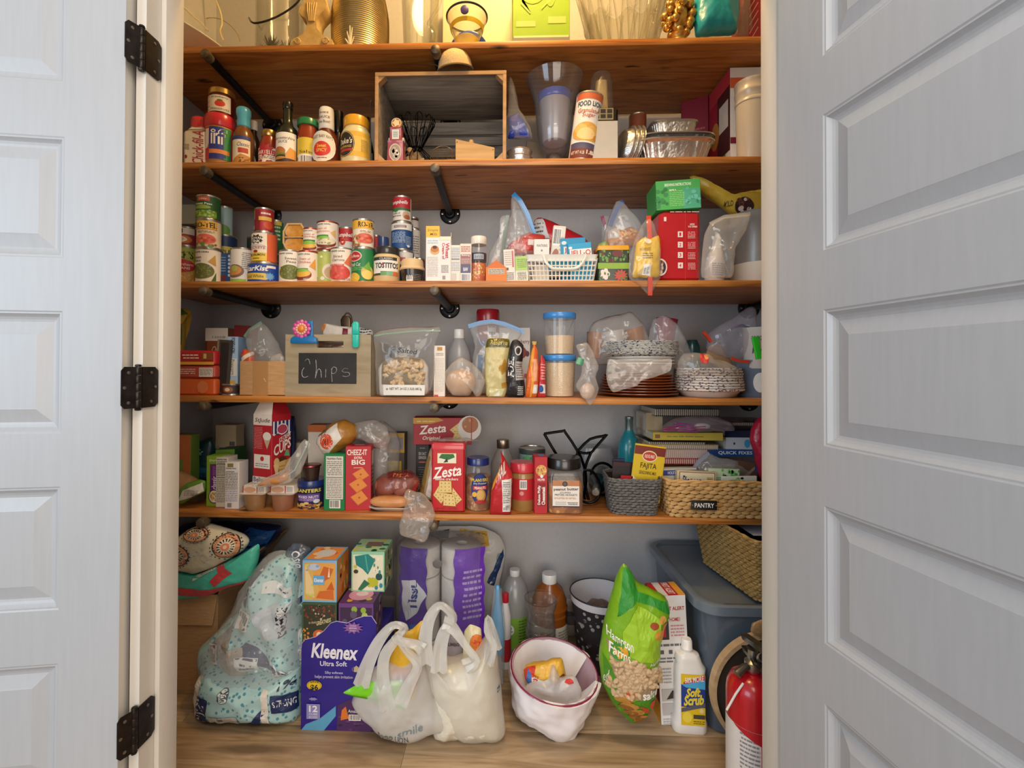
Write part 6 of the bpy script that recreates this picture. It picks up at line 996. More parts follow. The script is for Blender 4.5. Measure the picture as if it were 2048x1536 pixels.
# fruit cup packs carry the ice cream cups box
for nm,x0,x1 in(('left pack of two apple sauce cups under the cone box',478,532),('right pack of two apple sauce cups under the cone box',533,590)):
 X,wd,h,Y = span(x0,x1,972,z,1.56);r = T('sauce_cup_pack',nm,'food pack',(X,Y+.06,z),'apple sauce cup packs');w2 = wd/2
 for k in range(2):G(M('#b98a5c' if x0<500 else '#b57a5c','tl')).lathe([(w2*.62,0),(w2*.66,.003),(w2*.80,h*.62),(w2*.84,h*.64),(.001,h*.62)],26,-w2*.1,-.03+.058*k).out('cup',r)
 g = G(M('#e3d8cc','g'));g.loft([(h*.3,w2*.72,.001,.001),(h*.66,w2*.98,.001,.001)],2,-w2*.08,-.066)if 0 else None
 oc_ =[(-.95,.40),(-.70,.30),(.45,.30),(.72,.42),(.78,.9),(.6,1.0),(-.7,1.0),(-.92,.86)]
 g.prism([(x*w2,h*zc)for x,zc in oc_],-.0665,-.064)if 0 else None
 g.loft([(h*.64,w2*.92,.062,.014),(h*.68,w2*.96,.066,.016)],4,-w2*.06,0);g.out('tray_rim',r)
 sl = G('#ddd3c8').loft([(h*.685,w2*.88,.05,.004),(h*.99,w2*.8,.048,.004)],2,w2*.0,0).out('sleeve',r)
 art(sl,[('r',.0,.05,.04,.95,'#b0303c'),('r',.62,.0,.66,1,'#b0303c'),('l',.7,.1,.95,.9,4,'#8a8a90'),('e',.32,.45,.26,.4,'#c99a7a')],flat((-w2*.84,-.0505,h*.69),(w2*1.68,0,0),(0,0,h*.29)))
zt = z+span(478,532,972,z,1.56)[2]+.001
IC =[('r',0,.0,1,.09,'#e0d6cc'),('r',0,.74,1,1,'#b3202c'),('r',0,.72,1,.90,'#2a3472')]+[('r',.05+.2*i,.72,.13+.2*i,.90,'#e9e4e0')for i in range(5)]+[('p',[(.0+.2*i,.72),(.1+.2*i,.69),(.2+.2*i,.72)],'#2a3472' if i%2 else '#e9e4e0')for i in range(5)]+[('e',.52,.78,.3,.08,'#e6ddd8'),('e',.52,.78,.26,.065,'#b3425a'),('t','ICE CREAM',.36,.62,.95,.69,'#f0e6dc',{'tilt':.08,'b':.03}),('t','CUPS',.08,.44,.98,.60,'#f0e6dc',{'tilt':.1,'b':.04}),('p',[(.62,.38),(.72,.46),(.86,.46),(.92,.36)],'#6aa87a'),('e',.5,.31,.24,.07,'#5a2c1c'),('e',.22,.31,.14,.06,'#d8b880'),('p',[(.3,.3),(.72,.32),(.64,.08),(.4,.08)],'#d8b070'),('p',[(.66,.3),(.98,.34),(.92,.1),(.7,.08)],'#c89a58'),('p',[(.06,.28),(.34,.28),(.3,.12),(.16,.14)],'#e0c088'),('l',.36,.12,.66,.26,3,'#b88a48')]
IS =[('r',0,.845,1,1,'#e6ddd4'),('t','StJude',.08,.87,.9,.95,'#22201f',{'sh':.2,'b':.01}),('l',.06,.5,.5,.82,14,'#d8888a'),('p',[(.55,.66),(.95,.66),(.76,.5)],'#c0a890'),('e',.75,.69,.22,.06,'#e6e0da'),('r',.06,.22,.92,.42,'#e9e2da'),('e',.5,.36,.1,.035,'#c02a34'),('l',.14,.24,.84,.3,2,'#8a8084'),('r',0,0,1,.1,'#e0d6cc'),('t','Believe',.05,.02,.8,.09,'#2a3a5a',{'b':.02})]
cb_ = carton('tall red ice cream cone cups box with striped awning print',507,552,830,zt,1.575,.085,'#b3202c',IC,left=IS,name='cone_box',rz=70,w=.085,group=GB)
h0 = cb_['h'];w2 = cb_['w']/2
g = G('#e6ddd4');g.add([(-w2,-.0425,h0),(-w2,.0425,h0),(-w2*.6,.03,h0+.045),(-w2*.6,-.03,h0+.045)],[(0,1,2,3)]);g.m('#b3202c');g.add([(-w2,-.0425,h0),(w2,-.0425,h0),(w2,-.01,h0+.05),(-w2*.6,-.02,h0+.045)],[(0,1,2,3)]);g.add([(w2,-.0425,h0),(w2,.0425,h0),(w2*.9,.02,h0+.03)],[(0,1,2)]);g.out('top_flap',cb_['o'])
pillow_px('dark blue cookie bag behind the cone box',[(546,1000),(548,860),(556,838),(590,830),(592,880),(588,940),(590,1000)],1.74,.04,'#1c2c5c',zb=z,seed=6,items=[('r',.3,.66,.8,.86,'#6a6a70'),('p',[(.05,.45),(.35,.55),(.3,.35)],'#2a5a9a'),('e',.3,.2,.2,.1,'#3a2a4a')])
carton('beige tea box with dark bee emblem in the back row',561,602,886,z,1.78,.06,'#c9b99a',[('e',.55,.84,.08,.03,'#2a2624'),('p',[(.4,.84),(.7,.84),(.55,.78)],'#2a2624'),('l',.3,.66,.85,.74,2,'#4a443c'),('l',.3,.3,.6,.5,3,'#7a7060')],group=GB)
carton('white box with orange top in the back row behind the bread',616,652,850,z,1.76,.06,'#d8d0c6',[('r',0,.9,1,1,'#b8652c')],group=GB,topcol='#b8652c')
b = zipbag('slanting clear zip bag of orange crackers resting on the sauce cups',[(500,974),(520,960),(556,948),(582,930),(596,900),(608,876),(622,886),(612,920),(600,948),(578,966),(540,974)],1.545,.018,[(512,972),(560,960),(590,940),(606,908),(618,882)],'#a9c0b8',seed=43,amp=.004,zw=.004)
pillow_px('',[(512,972),(530,958),(560,950),(580,940),(578,958),(556,970)],1.547,.013,'#c8884a',root=b['o'],part='crackers',amp=.004)
# bread bag
q = 1.62/930;b = pillow_px('loaf of bread in a clear bag with white label and orange price sticker',[(632,884),(640,868),(664,846),(690,838),(712,850),(718,868),(708,884),(684,900),(660,914),(646,906)],1.63,.055,'#a8742e',zb=None,seed=45,amp=.003,name='bread_loaf',items=[('p',[(.0,.45),(.55,.93),(.72,.55),(.3,.02)],'#e0dad0'),('e',.36,.46,.17,.2,'#e0593a'),('t','.197',.26,.38,.46,.54,'#3a2420',{'rot':180,'b':.04}),('t','STONE',.12,.6,.34,.74,'#5a544c',{'tilt':.1})])
pillow_px('bunched clear bag end trailing from the loaf of bread',[(700,850),(722,842),(748,838),(775,852),(782,880),(770,905),(745,890),(725,880),(708,880)],1.64,.025,M('#c9c2ba','bag'),seed=47,amp=.007)
pl = turned('nut_can','blue and purple can of mixed nuts under a brown pudding cup','can',597,650,957,z,1.58,[('can_body','#1f2450',[(.94,0),(.96,.02),(.96,.78)]),('lid',('#1f3470','g'),[(.95,.78),(1,.8),(1,.96),(.97,1),(.001,1)])],[([('t','PLANTERS',.06,.78,.94,.95,'#e6d23a',{'b':.05}),('r',.14,.34,.9,.7,'#6a4a98'),('t','MIXED NUTS',.2,.5,.86,.62,'#efe6f0',{'b':.03}),('l',.24,.38,.8,.48,2,'#c0aad8'),('e',.8,.34,.1,.1,'#d8dce0'),('s',.05,.0,.98,.28,16,.08,.07,['#d0a45a','#a8783a','#e0bc70']),('s',.3,.02,.9,.2,6,.06,.05,['#7a4a28'])],[(.965,0),(.965,1)],.03,.76,2.5)])
turned('pudding_cup','dark brown pudding cup standing on the mixed nuts can','cup',605,641,928,pl['top']+.0,1.59,[('cup',('#3a2820','g'),[(.72,0),(.76,.02),(.92,.86)]),('foil_lid',('#8a4a48','m'),[(1,.86),(1.04,.9),(1.02,.98),(.9,1),(.001,1)])])
carton('green box with white nutrition panel and barcode beside the cracker box',648,690,908,z,1.575,.05,'#158048',[('r',.1,.2,.92,.96,'#ddd8cf'),('t','Nutrition Facts',.14,.9,.84,.94,'#2a2824',{'b':.04}),('l',.14,.62,.86,.88,8,'#7a766e'),('r',.12,.58,.9,.59,'#2a2824'),('l',.14,.22,.86,.57,12,'#8d8880'),('b',.28,.04,.8,.19)],group=GB)
carton('red square-cracker box with three orange crackers pictured',689,739,893,z,1.575,.055,'#bb2430',[('t','CHEEZ-IT',.06,.86,.84,.95,'#f3ece2',{'b':.03}),('t','EXTRA',.34,.8,.66,.84,'#f0e6da',{'b':.04}),('t','BIG',.24,.71,.76,.79,'#f0e6da',{'b':.045}),('r',.32,.66,.66,.67,'#e8b8a8')]+[q for c_,s_ in(((.6,.56),1),((.5,.4),1.1),((.55,.2),1.05))for q in(('p',[(c_[0]-.34*s_,c_[1]+.01),(c_[0]+.08,c_[1]+.11*s_),(c_[0]+.34*s_,c_[1]-.02),(c_[0]-.05,c_[1]-.12*s_)],'#c8682a'),('p',[(c_[0]-.31*s_,c_[1]+.012),(c_[0]+.08,c_[1]+.1*s_),(c_[0]+.31*s_,c_[1]-.015),(c_[0]-.05,c_[1]-.105*s_)],'#e0883a'),('e',c_[0],c_[1],.04,.015,'#a8521e'))],side=[('r',.1,.3,.9,.9,'#8e1a24'),('l',.2,.35,.8,.85,8,'#c9a8a0'),('r',.1,.7,.9,.92,'#d8ccc2')],top=[('r',.2,.2,.8,.8,'#8a1a22'),('l',.3,.3,.7,.7,2,'#e0d0c8')],rz=7,group=GB)
zz_ = turned('lidded_tumbler','red-lidded white canister inside a clear bag behind the potatoes','canister',744,776,876,z,1.74,[('body','#c0b8b4',[(.9,0),(.92,.02),(.98,.84)]),('lid',('#a0222c','g'),cap_prof(1.04,.84,1))])
pillow_px('crinkled clear bag over the red-lidded canister',[(738,990),(736,900),(730,870),(740,848),(764,840),(790,858),(800,880),(796,990)],1.72,.05,M('#c6c0ba','bag'),zb=z,seed=49,amp=.008)
carton('yellow and grey tea box stacked in the back row beside the cracker box',752,809,866,z+.06,1.82,.06,'#5a5048',[('r',0,.55,1,1,'#c9a03a'),('r',.5,.62,.95,.9,'#8a8e98'),('r',.4,.0,.9,.36,'#c8b03a')],group=GB)
r = T('storage_box','dark box under the yellow and grey tea box','box',(P(780,960,1.82).x,1.85,z));G('#3a3634').box(-.055,.055,-.04,.04,0,.0595,.002).out('carton',r)
b = pillow_px('dark red net-print bag of potatoes on the lowest shelf',[(750,992),(752,958),(768,946),(790,940),(820,940),(838,952),(842,972),(832,988),(800,996),(770,996)],1.62,.05,M('#8a2a2e','bag'),zb=z+.02,seed=51,amp=.004,items=[('r',.3,.82,.85,.97,'#6a1a20'),('t','PASTA',.45,.84,.78,.94,'#c8782c',{'b':.04}),('p',[(.84,.35),(.98,.7),(.92,.3)],'#a82a24')])
PO = mat_noise('red_potato',[(.3,'#8a4a3c'),(.7,'#a8664e')],40,rough=.5,bump=.2)
for k,(x_,y_,s_)in enumerate(((772,972,1.1),(796,968,1.0),(818,966,.95),(806,980,.9))):o = G(PO).ball((0,0,0),(.038*s_,.03,.031*s_),18,10,.003).out('potato');o.location = P(x_,y_,1.615);o.location.z = max(o.location.z,z+.05);tag(o,('large left','second','third','small lower')[k]+' reddish potato in the dark red bag','potato','potatoes in the bag')
X,wd,h,Y = span(734,822,990,z,1.565);r = T('bread_tray','white foam tray with two tan sausage rolls wrapped in film','food pack',(X,Y+.05,z));G(M('#e6e0d8','g')).loft([(0,wd*.34,.035,.015),(.002,wd*.37,.04,.018),(.014,wd*.48,.055,.02),(.0155,wd*.48,.055,.02),(.004,wd*.36,.038,.018)],4,cap=(1,1)).out('tray',r)
for k in range(2):G(mat_noise('bun',[(.3,'#c07a44'),(.7,'#d59a64')],20,rough=.3,bump=.1)).ball((0,-.026+.05*k,.029),(wd*.49,.026,.022),20,10).out('roll',r)
pillow_px('crinkled clear bread bag end hanging over the edge of the lowest shelf',[(816,976),(828,984),(846,984),(862,1006),(872,1030),(862,1050),(858,1072),(852,1084),(826,1078),(800,1070),(797,1046),(806,1024),(814,1004),(808,986)],1.525,.022,M('#d8cabc','bag'),seed=53,amp=.009,fr=38)
# crackers
tb_ = carton('black spice grinder box under the lying saltine cracker box',832,858,888,z,1.79,.05,'#232124',[('l',.3,.9,.7,.94,1,'#8a8680'),('t','SEA SALT',.2,.78,.8,.84,'#c0bab2'),('t','GRINDER',.2,.7,.8,.76,'#c0bab2'),('e',.5,.64,.3,.015,'#b0503a'),('l',.2,.1,.8,.56,10,'#6a6866')],group=GB)
ZT = lambda x0,y0,x1,y1:[('t','Zesta',x0,y0,x1,y1,'#f0e8dc',{'b':.035,'sh':.15,'tilt':(y1-y0)*.3})]
CK_ = lambda pts:[('p',pts,'#c9a45a'),('p',[(sum(p[0]for p in pts)/4+(p[0]-sum(q[0]for q in pts)/4)*.92,sum(p[1]for p in pts)/4+(p[1]-sum(q[1]for q in pts)/4)*.92)for p in pts],'#e0c27c')]+[('e',pts[0][0]*(1-u)*(1-v)+pts[1][0]*u*(1-v)+pts[2][0]*u*v+pts[3][0]*(1-u)*v,pts[0][1]*(1-u)*(1-v)+pts[1][1]*u*(1-v)+pts[2][1]*u*v+pts[3][1]*(1-u)*v,.014,.009,'#8a6a34')for u in(.2,.5,.8)for v in(.2,.5,.8)]
carton('red saltine cracker box lying on its side at the back',825,942,836,tb_['top']-.0,1.77,.08,'#a8202c',[('p',[(0,.78),(0,1),(.42,1),(.52,.9),(.3,.78)],'#c9962c'),('l',.06,.84,.36,.9,1,'#efe0b0')]+ZT(.1,.42,.56,.74)+[('t','Original',.16,.14,.46,.32,'#efe4d6',{'sh':.25,'b':.02})]+CK_([(.62,.55),(.78,.82),(.92,.6),(.72,.36)])+CK_([(.64,.06),(.72,.52),(.94,.44),(.86,0)])+[('e',.96,.62,.2,.46,'#ddd4c8'),('e',.97,.74,.14,.3,'#a86a44'),('s',.88,.6,1,.96,8,.02,.05,['#c8583a','#c09a5a']),('r',.985,0,1,1,'#a8202c')],side=[('r',0,0,1,1,'#7a1a24')],rz=4,name='cracker_box',group=GB)
pillow_px('tan and white chip bag squeezed behind the saltine tin',[(838,990),(846,950),(858,900),(868,888),(885,892),(880,1000),(856,1000)],1.66,.02,'#a89070',zb=z,seed=55,items=[('p',[(.3,.1),(.7,.9),(.85,.9),(.5,.05)],'#d8d0c8'),('p',[(.0,.2),(.4,.8),(.5,.8),(.2,.1)],'#8a6a34')])
ztn = carton('tall red saltine cracker tin with rounded edges',863,930,892,z,1.57,.085,'#c12a30',[('r',.18,.74,.74,.89,'#e8d8a0'),('r',.2,.75,.72,.88,'#e6dcc8'),('p',[(.22,.82),(.3,.88),(.66,.88),(.7,.83),(.5,.79)],'#2c6a30'),('p',[(.36,.75),(.46,.82),(.5,.76)],'#1c2a1c'),('t','Zesta',.05,.53,.9,.70,'#f0e8dc',{'b':.035,'sh':.15,'tilt':.06}),('t','saltine crackers',.12,.485,.8,.525,'#f0e4d8',{'b':.02})]+CK_([(.06,.26),(.22,.4),(.5,.28),(.3,.13)])+CK_([(.6,.16),(.64,.38),(.92,.2),(.74,.12)])+CK_([(.22,.3),(.24,.48),(.6,.48),(.62,.3)])+CK_([(.36,.11),(.38,.3),(.7,.28),(.74,.1)])+[('t','NET WT. 1 LB 453g',.14,.05,.76,.075,'#7a1418')],name='cracker_tin',cat='tin',e=.006,kind='g')
G(M('#c83238','g')).loft([(ztn['h']-.012,ztn['w']/2+.0015,.044,.008),(ztn['h']+.006,ztn['w']/2+.0015,.044,.008),(ztn['h']+.010,ztn['w']/2-.002,.041,.008)],4).out('lid',ztn['o'])
pillow_px('clear shrink wrap slumped over the top of the saltine tin',[(856,892),(864,882),(890,876),(930,876),(958,882),(950,892),(930,896),(880,896)],1.62,.03,M('#cdbfb4','bag'),seed=57,amp=.004,zb=ztn['top']+.011)
turned('peanut_jar','clear jar of dry roasted peanuts with dark blue lid','jar',930,983,914,z,1.58,[('peanuts',mat_speckle('roast_nuts','#a87a4a','#d0b08a',100,.3,.5,'#8a5634'),[(.84,.01),(.90,.05),(.90,.3),(.86,.5),(.90,.64),(.001,.65)]),('jar_glass',M('#cfc0ae','clear'),[(.9,0),(.97,.03),(.97,.3),(.91,.5),(.97,.68),(.9,.8),(.82,.86)]),('lid',('#1c2c68','g'),cap_prof(.84,.86,1))],[([('e',.58,.5,.3,.5,'#1f2a5c'),('e',.58,.5,.27,.46,'#26356e'),('t','PLANTERS',.3,.72,.88,.82,'#e6c83a',{'b':.05}),('t','Dry Roasted',.36,.62,.82,.69,'#e6e2dc',{'sh':.2}),('r',.34,.46,.84,.58,'#b8262c'),('t','PEANUTS',.4,.48,.78,.56,'#f0e6da',{'b':.03}),('e',.62,.28,.16,.2,'#b8863c'),('e',.6,.3,.12,.15,'#d0a45a'),('e',.4,.32,.08,.08,'#e0a83a'),('e',.6,.08,.2,.06,'#a8242c')],[(.975,0),(.975,.3),(.92,.5),(.975,.7)],.14,.74,2.3)])
turned('water_bottle','clear drinking bottle with brushed steel cap behind the red pouch','bottle',982,1030,879,z,1.74,[('bottle',M('#a9a49e','tub'),[(.9,0),(1,.02),(1,.58),(.7,.74),(.5,.82),(.46,.86)]),('cap',('#9a8a78','m'),cap_prof(.52,.85,1,.04))])
pillow_px('red snack pouch with folded top and long barcode label',[(979,1036),(982,985),(986,965),(998,940),(1004,915),(1000,898),(1012,920),(1026,948),(1024,980),(1022,1030),(1010,1040)],1.558,.022,'#b8262c',zb=z,seed=59,amp=.003,items=[('p',[(.0,.3),(.1,.52),(.4,.78),(.5,.74),(.2,.45)],'#d88a34'),('t','TRAIL',.25,.58,.7,.78,'#e6d8cc',{'tilt':.18,'b':.04}),('p',[(.56,.06),(.52,.56),(.94,.58),(.9,.06)],'#dcd6ce'),('l',.58,.2,.88,.54,12,'#5a5654'),('b',.58,.07,.88,.18)])
turned('peanut_butter_jar','peanut butter jar with red lid and red barcode label beside the slim red box','jar',1020,1071,923,z,1.58,[('jar_body',('#9c7440','g'),[(.86,0),(.93,.03),(.93,.76),(.86,.8)]),('lid',('#c4303a','g'),cap_prof(1.0,.8,1.0)),('label_band','#b8262e',[(.945,.24),(.945,.68)])],[([('on','label_band'),('r',.38,.52,.62,.96,'#e0d8d0'),('b',.39,.54,.61,.94),('e',.45,.34,.07,.1,'#d08a84'),('r',.0,.1,.08,.5,'#d8c89a'),('r',.9,.1,1,.5,'#7a3a7a')],[(.947,0),(.947,1)],.24,.68,2.5)])
can('light teal tin with green leaf print at the back of the lowest shelf',1037,1091,894,z,1.80,'#8aa4a0',[('r',0,.9,1,1,'#3a4440'),('s',.2,.4,.9,.88,40,.05,.04,['#3f9a54','#5fb06a'])],name='small_tin',cat='tin')
carton('slim red dinner kit box with sideways white lettering',1068,1094,914,z,1.568,.06,'#b3222c',[('e',.52,.76,.42,.1,'#d8a05a'),('s',.2,.7,.85,.86,22,.07,.018,['#e6c078','#b8783a']),('t','HELPER',.24,.58,.8,.62,'#f0e6dc',{'b':.03}),('e',.55,.66,.12,.03,'#e6e0da'),('r',.2,.14,.85,.54,'#8a1a22'),('t','Deluxe Philly',.24,.16,.5,.5,'#f0e6dc',{'rot':90,'b':.05}),('t','Cheesesteak',.54,.16,.82,.48,'#f0e6dc',{'rot':90,'b':.05})],topcol='#c03a40',top=[('r',.4,.2,.8,.7,'#3a9ac8')],rz=4,group=GB)
X,wd,h,Y = span(1096,1168,920,z,1.565);r = T('pretzel_jar','square clear jar of pretzel nuggets with black lid','jar',(X,Y+wd/2,z));w2 = wd/2
G(mat_speckle('pretzel_nuggets','#b06f34','#d8a05c',55,.3,.5,'#8a5024')).loft([(.002,w2*.9,w2*.9,.016),(h*.1,w2*.94,w2*.94,.018),(h*.56,w2*.94,w2*.94,.018)],4).out('pretzels',r)
G(M('#b9b0a4','clear')).loft([(0,w2*.94,w2*.94,.018),(.003,w2,w2,.02),(h*.68,w2,w2,.02),(h*.78,w2*.9,w2*.9,.02)],5).out('jar_glass',r)
G(M('#1f1c1a','g')).lathe(cap_prof(w2*.98,h*.8,h),36).out('lid',r)
lb = G('#e6ded4').box(-w2*.74,w2*.74,-w2-.0012,-w2-.0002,h*.14,h*.62).out('label',r)
art(lb,[('r',0,.8,1,1,'#b87a50'),('e',.46,.88,.1,.1,'#2a2624'),('e',.46,.88,.07,.07,'#5a5450'),('t','peanut butter',.04,.6,.97,.74,'#4a3024',{'b':.03,'tilt':.02}),('t','STUFFED',.28,.52,.68,.58,'#6a5a50'),('t','PRETZEL NUGGETS',.08,.43,.92,.5,'#4a4040'),('l',.06,.3,.92,.38,2,'#d08a54'),('r',0,0,1,.04,'#2a2a44'),('l',.1,.08,.5,.22,2,'#b5aca4'),('l',.56,.08,.94,.2,2,'#5a524c')],flat((-w2*.74,-w2-.0012,h*.14),(w2*1.48,0,0),(0,0,h*.48)))
# wine rack with bottle
r = T('wine_rack','black wire wine rack with leaf-shaped loops behind the pretzel jar','rack',(P(1150,1000,1.74).x,1.74,z));WR =('#141314','m')
wire_px(r,'loop',[(1089,868),(1091,872),(1116,914),(1122,916),(1144,918),(1150,912),(1155,902),(1130,864),(1126,862),(1092,867)],1.74,.0052,WR,True,2)
wire_px(r,'loop',[(1212,870),(1206,872),(1180,878),(1160,897),(1156,902),(1166,906),(1182,905),(1190,896),(1212,871)],1.75,.0052,WR,True,2)
wire_px(r,'upright',[(1155,902),(1162,915),(1170,940),(1172,965),(1168,990),(1172,1004,.02)],1.74,.0055,WR);wire_px(r,'upright',[(1182,905),(1172,930),(1168,955),(1172,980),(1178,1002)],1.745,.0055,WR)
wire_px(r,'ring',[(1182,950),(1190,932),(1206,926),(1222,934),(1230,955),(1224,980),(1206,990),(1188,978)],1.78,.005,WR,True);wire_px(r,'ring',[(1168,940),(1186,944),(1200,970),(1196,996),(1178,1006),(1160,1000)],1.66,.005,WR)
g = G(M('#162a30','g'));g.lathe([(.001,0),(.034,.002),(.037,.012),(.037,.17),(.034,.19),(.015,.225),(.0135,.25),(.0135,.29),(.001,.29)],28);o = g.rot('X',90+0);
r = T('wine_bottle','dark teal wine bottle lying in the wire rack, neck towards the viewer','bottle',(P(1204,960,1.92).x,1.93,z+.073));g.rot('Z',-16);g.rot('X',4);g.out('bottle',r)
G(M('#9a9a92','m')).lathe([(.0145,.235),(.015,.237),(.015,.291),(.012,.294),(.001,.2945)],24).rot('X',90).rot('Z',-16).rot('X',4).out('foil_cap',r)
r = T('cake_cover','translucent grey plastic cake cover against the back wall','cover',(P(1196,1000,1.86).x,1.90,z));G(M('#a9adb2','tub')).loft([(0,.075,.05,.02),(.12,.072,.048,.03),(.17,.062,.04,.035),(.178,.04,.025,.02)],5).out('dome',r)
turned('liquor_bottle','frosted teal liqueur bottle with silver neck foil','bottle',1236,1280,832,z,1.76,[('bottle',('#1f7f8a','g'),[(.92,0),(1,.02),(1,.58),(.9,.67),(.58,.76),(.4,.81),(.36,.85)]),('neck_foil',('#8fa8aa','m'),[(.38,.81),(.38,.95),(.4,.955),(.4,.99),(.001,1)])],[([('p',[(.3,.2),(.7,.2),(.7,.6),(.3,.4)],'#c8d8dc')],[(1.005,0),(1.005,1)],.05,.4,2)])
# ---- woven baskets
def basket_surf(w0,w1,d0,d1,h,rr,sag=0):
 def f(u,v):
  a,b = w0+(w1-w0)*v,d0+(d1-d0)*v;L =[2*b,2*a,2*b,2*a];s = u*sum(L);i = 0
  while i<3 and s>L[i]:s-=L[i];i+=1
  t = s/L[i];q,n =[((-a,b-2*b*t),(-1,0)),((-a+2*a*t,-b),(0,-1)),((a,-b+2*b*t),(1,0)),((a-2*a*t,b),(0,1))][i]
  e = min(t,1-t)*L[i]
  if e<rr:
   k = 1-e/rr;sg = 1 if t<.5 else-1;px_,pn_ =[((0,1),(0,-1)),((-1,0),(1,0)),((0,-1),(0,1)),((1,0),(-1,0))][i];m = px_ if t<.5 else pn_
   n = Vector((n[0]+m[0]*k,n[1]+m[1]*k,0)).normalized();q =(q[0]-n.x*k*k*rr*.42,q[1]-n.y*k*k*rr*.42)
  return Vector((q[0],q[1],v*h-sag*(1-abs(2*((u*2)%1)-1))*v)),Vector((n[0],n[1],0))
 return f
def woven_basket(name,label,loc,w0,w1,d0,d1,h,mt,rows,cols,wid,thk,rr=.02,rz=0,sag=0,inner='#3a2e22'):
 r = T(name,label,'basket',loc,None,rz);f = basket_surf(w0,w1,d0,d1,h,rr,sag)
 g = G(inner);g.loft([(.002,w0*.96,d0*.96,rr),(h*.96-sag,w1*.96,d1*.96,rr),(h*.95-sag,w1*.92,d1*.92,rr),(.008,w0*.92,d0*.92,rr)],4);g.out('liner',r)
 weave(G(mt),f,rows,cols,wid,thk).out('weave',r,kind='stuff')if False else None
 g = G(mt);weave(g,f,rows,cols,wid,thk);g.out('weave',r,kind='stuff')
 g = G(mt);Lp =[]
 for k in range(2):g.tube([f(i/72%1,1)[0]+Vector((0,0,thk*.5))+f(i/72%1,1)[1]*(thk*(.6*cos(i*1.3+pi*k)))+Vector((0,0,thk*.6*sin(i*1.3+pi*k)))for i in range(72)],thk*.9,6,True)
 g.out('rolled_rim',r);return r
GRW = mat_noise('grey_rope',[(.3,'#4a4846'),(.7,'#77736e')],120,rough=.85,bump=.5)
a,b_ = P(1214,1030,1.60),P(1320,1030,1.60);wg =(b_.x-a.x)/2
gb_ = woven_basket('rope_basket','small grey woven rope basket full of seasoning packets',((a.x+b_.x)/2,1.555+.075,z),wg*.82,wg*.98,.062,.078,.118,GRW,13,26,.0048,.0034,.03,-4)
zz = z+.03
sp =(('flat yellow fajita seasoning packet standing in the grey basket',1257,1319,893,1.60,'#d8b41e',7,[('r',.0,.82,1,.97,'#7a2a1c'),('e',.5,.8,.24,.1,'#e6d4a8'),('e',.5,.8,.21,.08,'#c0392b'),('t','OLD EL PASO',.34,.77,.66,.83,'#f0e4cc',{'b':.04}),('t','FAJITA',.24,.56,.76,.68,'#3a2a14',{'b':.015}),('t','SEASONING MIX',.22,.48,.78,.54,'#5a4a1c',{'b':.02}),('p',[(.04,.02),(.04,.44),(.3,.3),(.36,.02)],'#e8dcc0'),('e',.36,.14,.16,.12,'#a8482a'),('e',.72,.06,.16,.08,'#5a7a2c'),('s',.3,.04,.6,.24,8,.05,.03,['#c86a3a','#7a2a1a'])]),('dark red and black seasoning packet at the left of the grey basket',1222,1262,925,1.625,'#3a1a1c',3,[('r',.0,.6,1,.9,'#231a1c'),('t','Grill',.5,.4,.95,.55,'#d8a83a',{'tilt':.08,'sh':.3}),('p',[(0,0),(.5,0),(.6,.3),(0,.3)],'#b0262c')]),('navy seasoning packet behind the dark red one in the grey basket',1228,1252,918,1.645,'#1f2440',-2,[('r',.1,.5,.9,.8,'#3a3f5c')]),('bright red seasoning packet just above the grey basket rim',1240,1268,952,1.60,'#b81f28',2,[('r',.5,.1,.95,.4,'#e0b83a')]))
for lb_,x0,x1,yt,Y0,col,ln,it in sp:carton(lb_,x0,x1,yt,zz,Y0,.006,col,it,name='seasoning_packet',cat='packet',lean=ln,group='seasoning packets in the grey basket',e=.001)
WK = mat_noise('water_hyacinth',[(.3,'#a67c46'),(.55,'#c49a60'),(.8,'#d4b07a')],26,(1,1,3),rough=.7,bump=.5)
pa,pb = P(1345,1045,1.54),P(1640,1045,1.54);wk = .215;
pb_ = woven_basket('wicker_basket','tan water hyacinth basket with a black PANTRY plaque',(pa.x+wk-.01,1.535+.135,z),wk*.94,wk,.12,.135,.118,WK,9,46,.0078,.0048,.02,-2)
for sx in(-1,):G(M('#a8743c','g')).tube([(sx*wk,-.06,.125),(sx*wk-.004,-.05,.132),(sx*wk-.004,.06,.132),(sx*wk,.07,.125)],.011,10).out('wooden_handle',pb_)
pq = G(M('#151517')).box(-wk+.070,-wk+.150,-.1515,-.147,.034,.064,.001).out('plaque',pb_)
art(pq,[('t','PANTRY',.12,.26,.88,.74,'#ece8e0',{'b':.02}),('e',.04,.5,.015,.05,'#c9a56a'),('e',.96,.5,.015,.05,'#c9a56a')],flat((-wk+.070,-.1515,.034),(.08,0,0),(0,0,.03)))
zz = z+.01;GP = 'packets in the wicker basket'
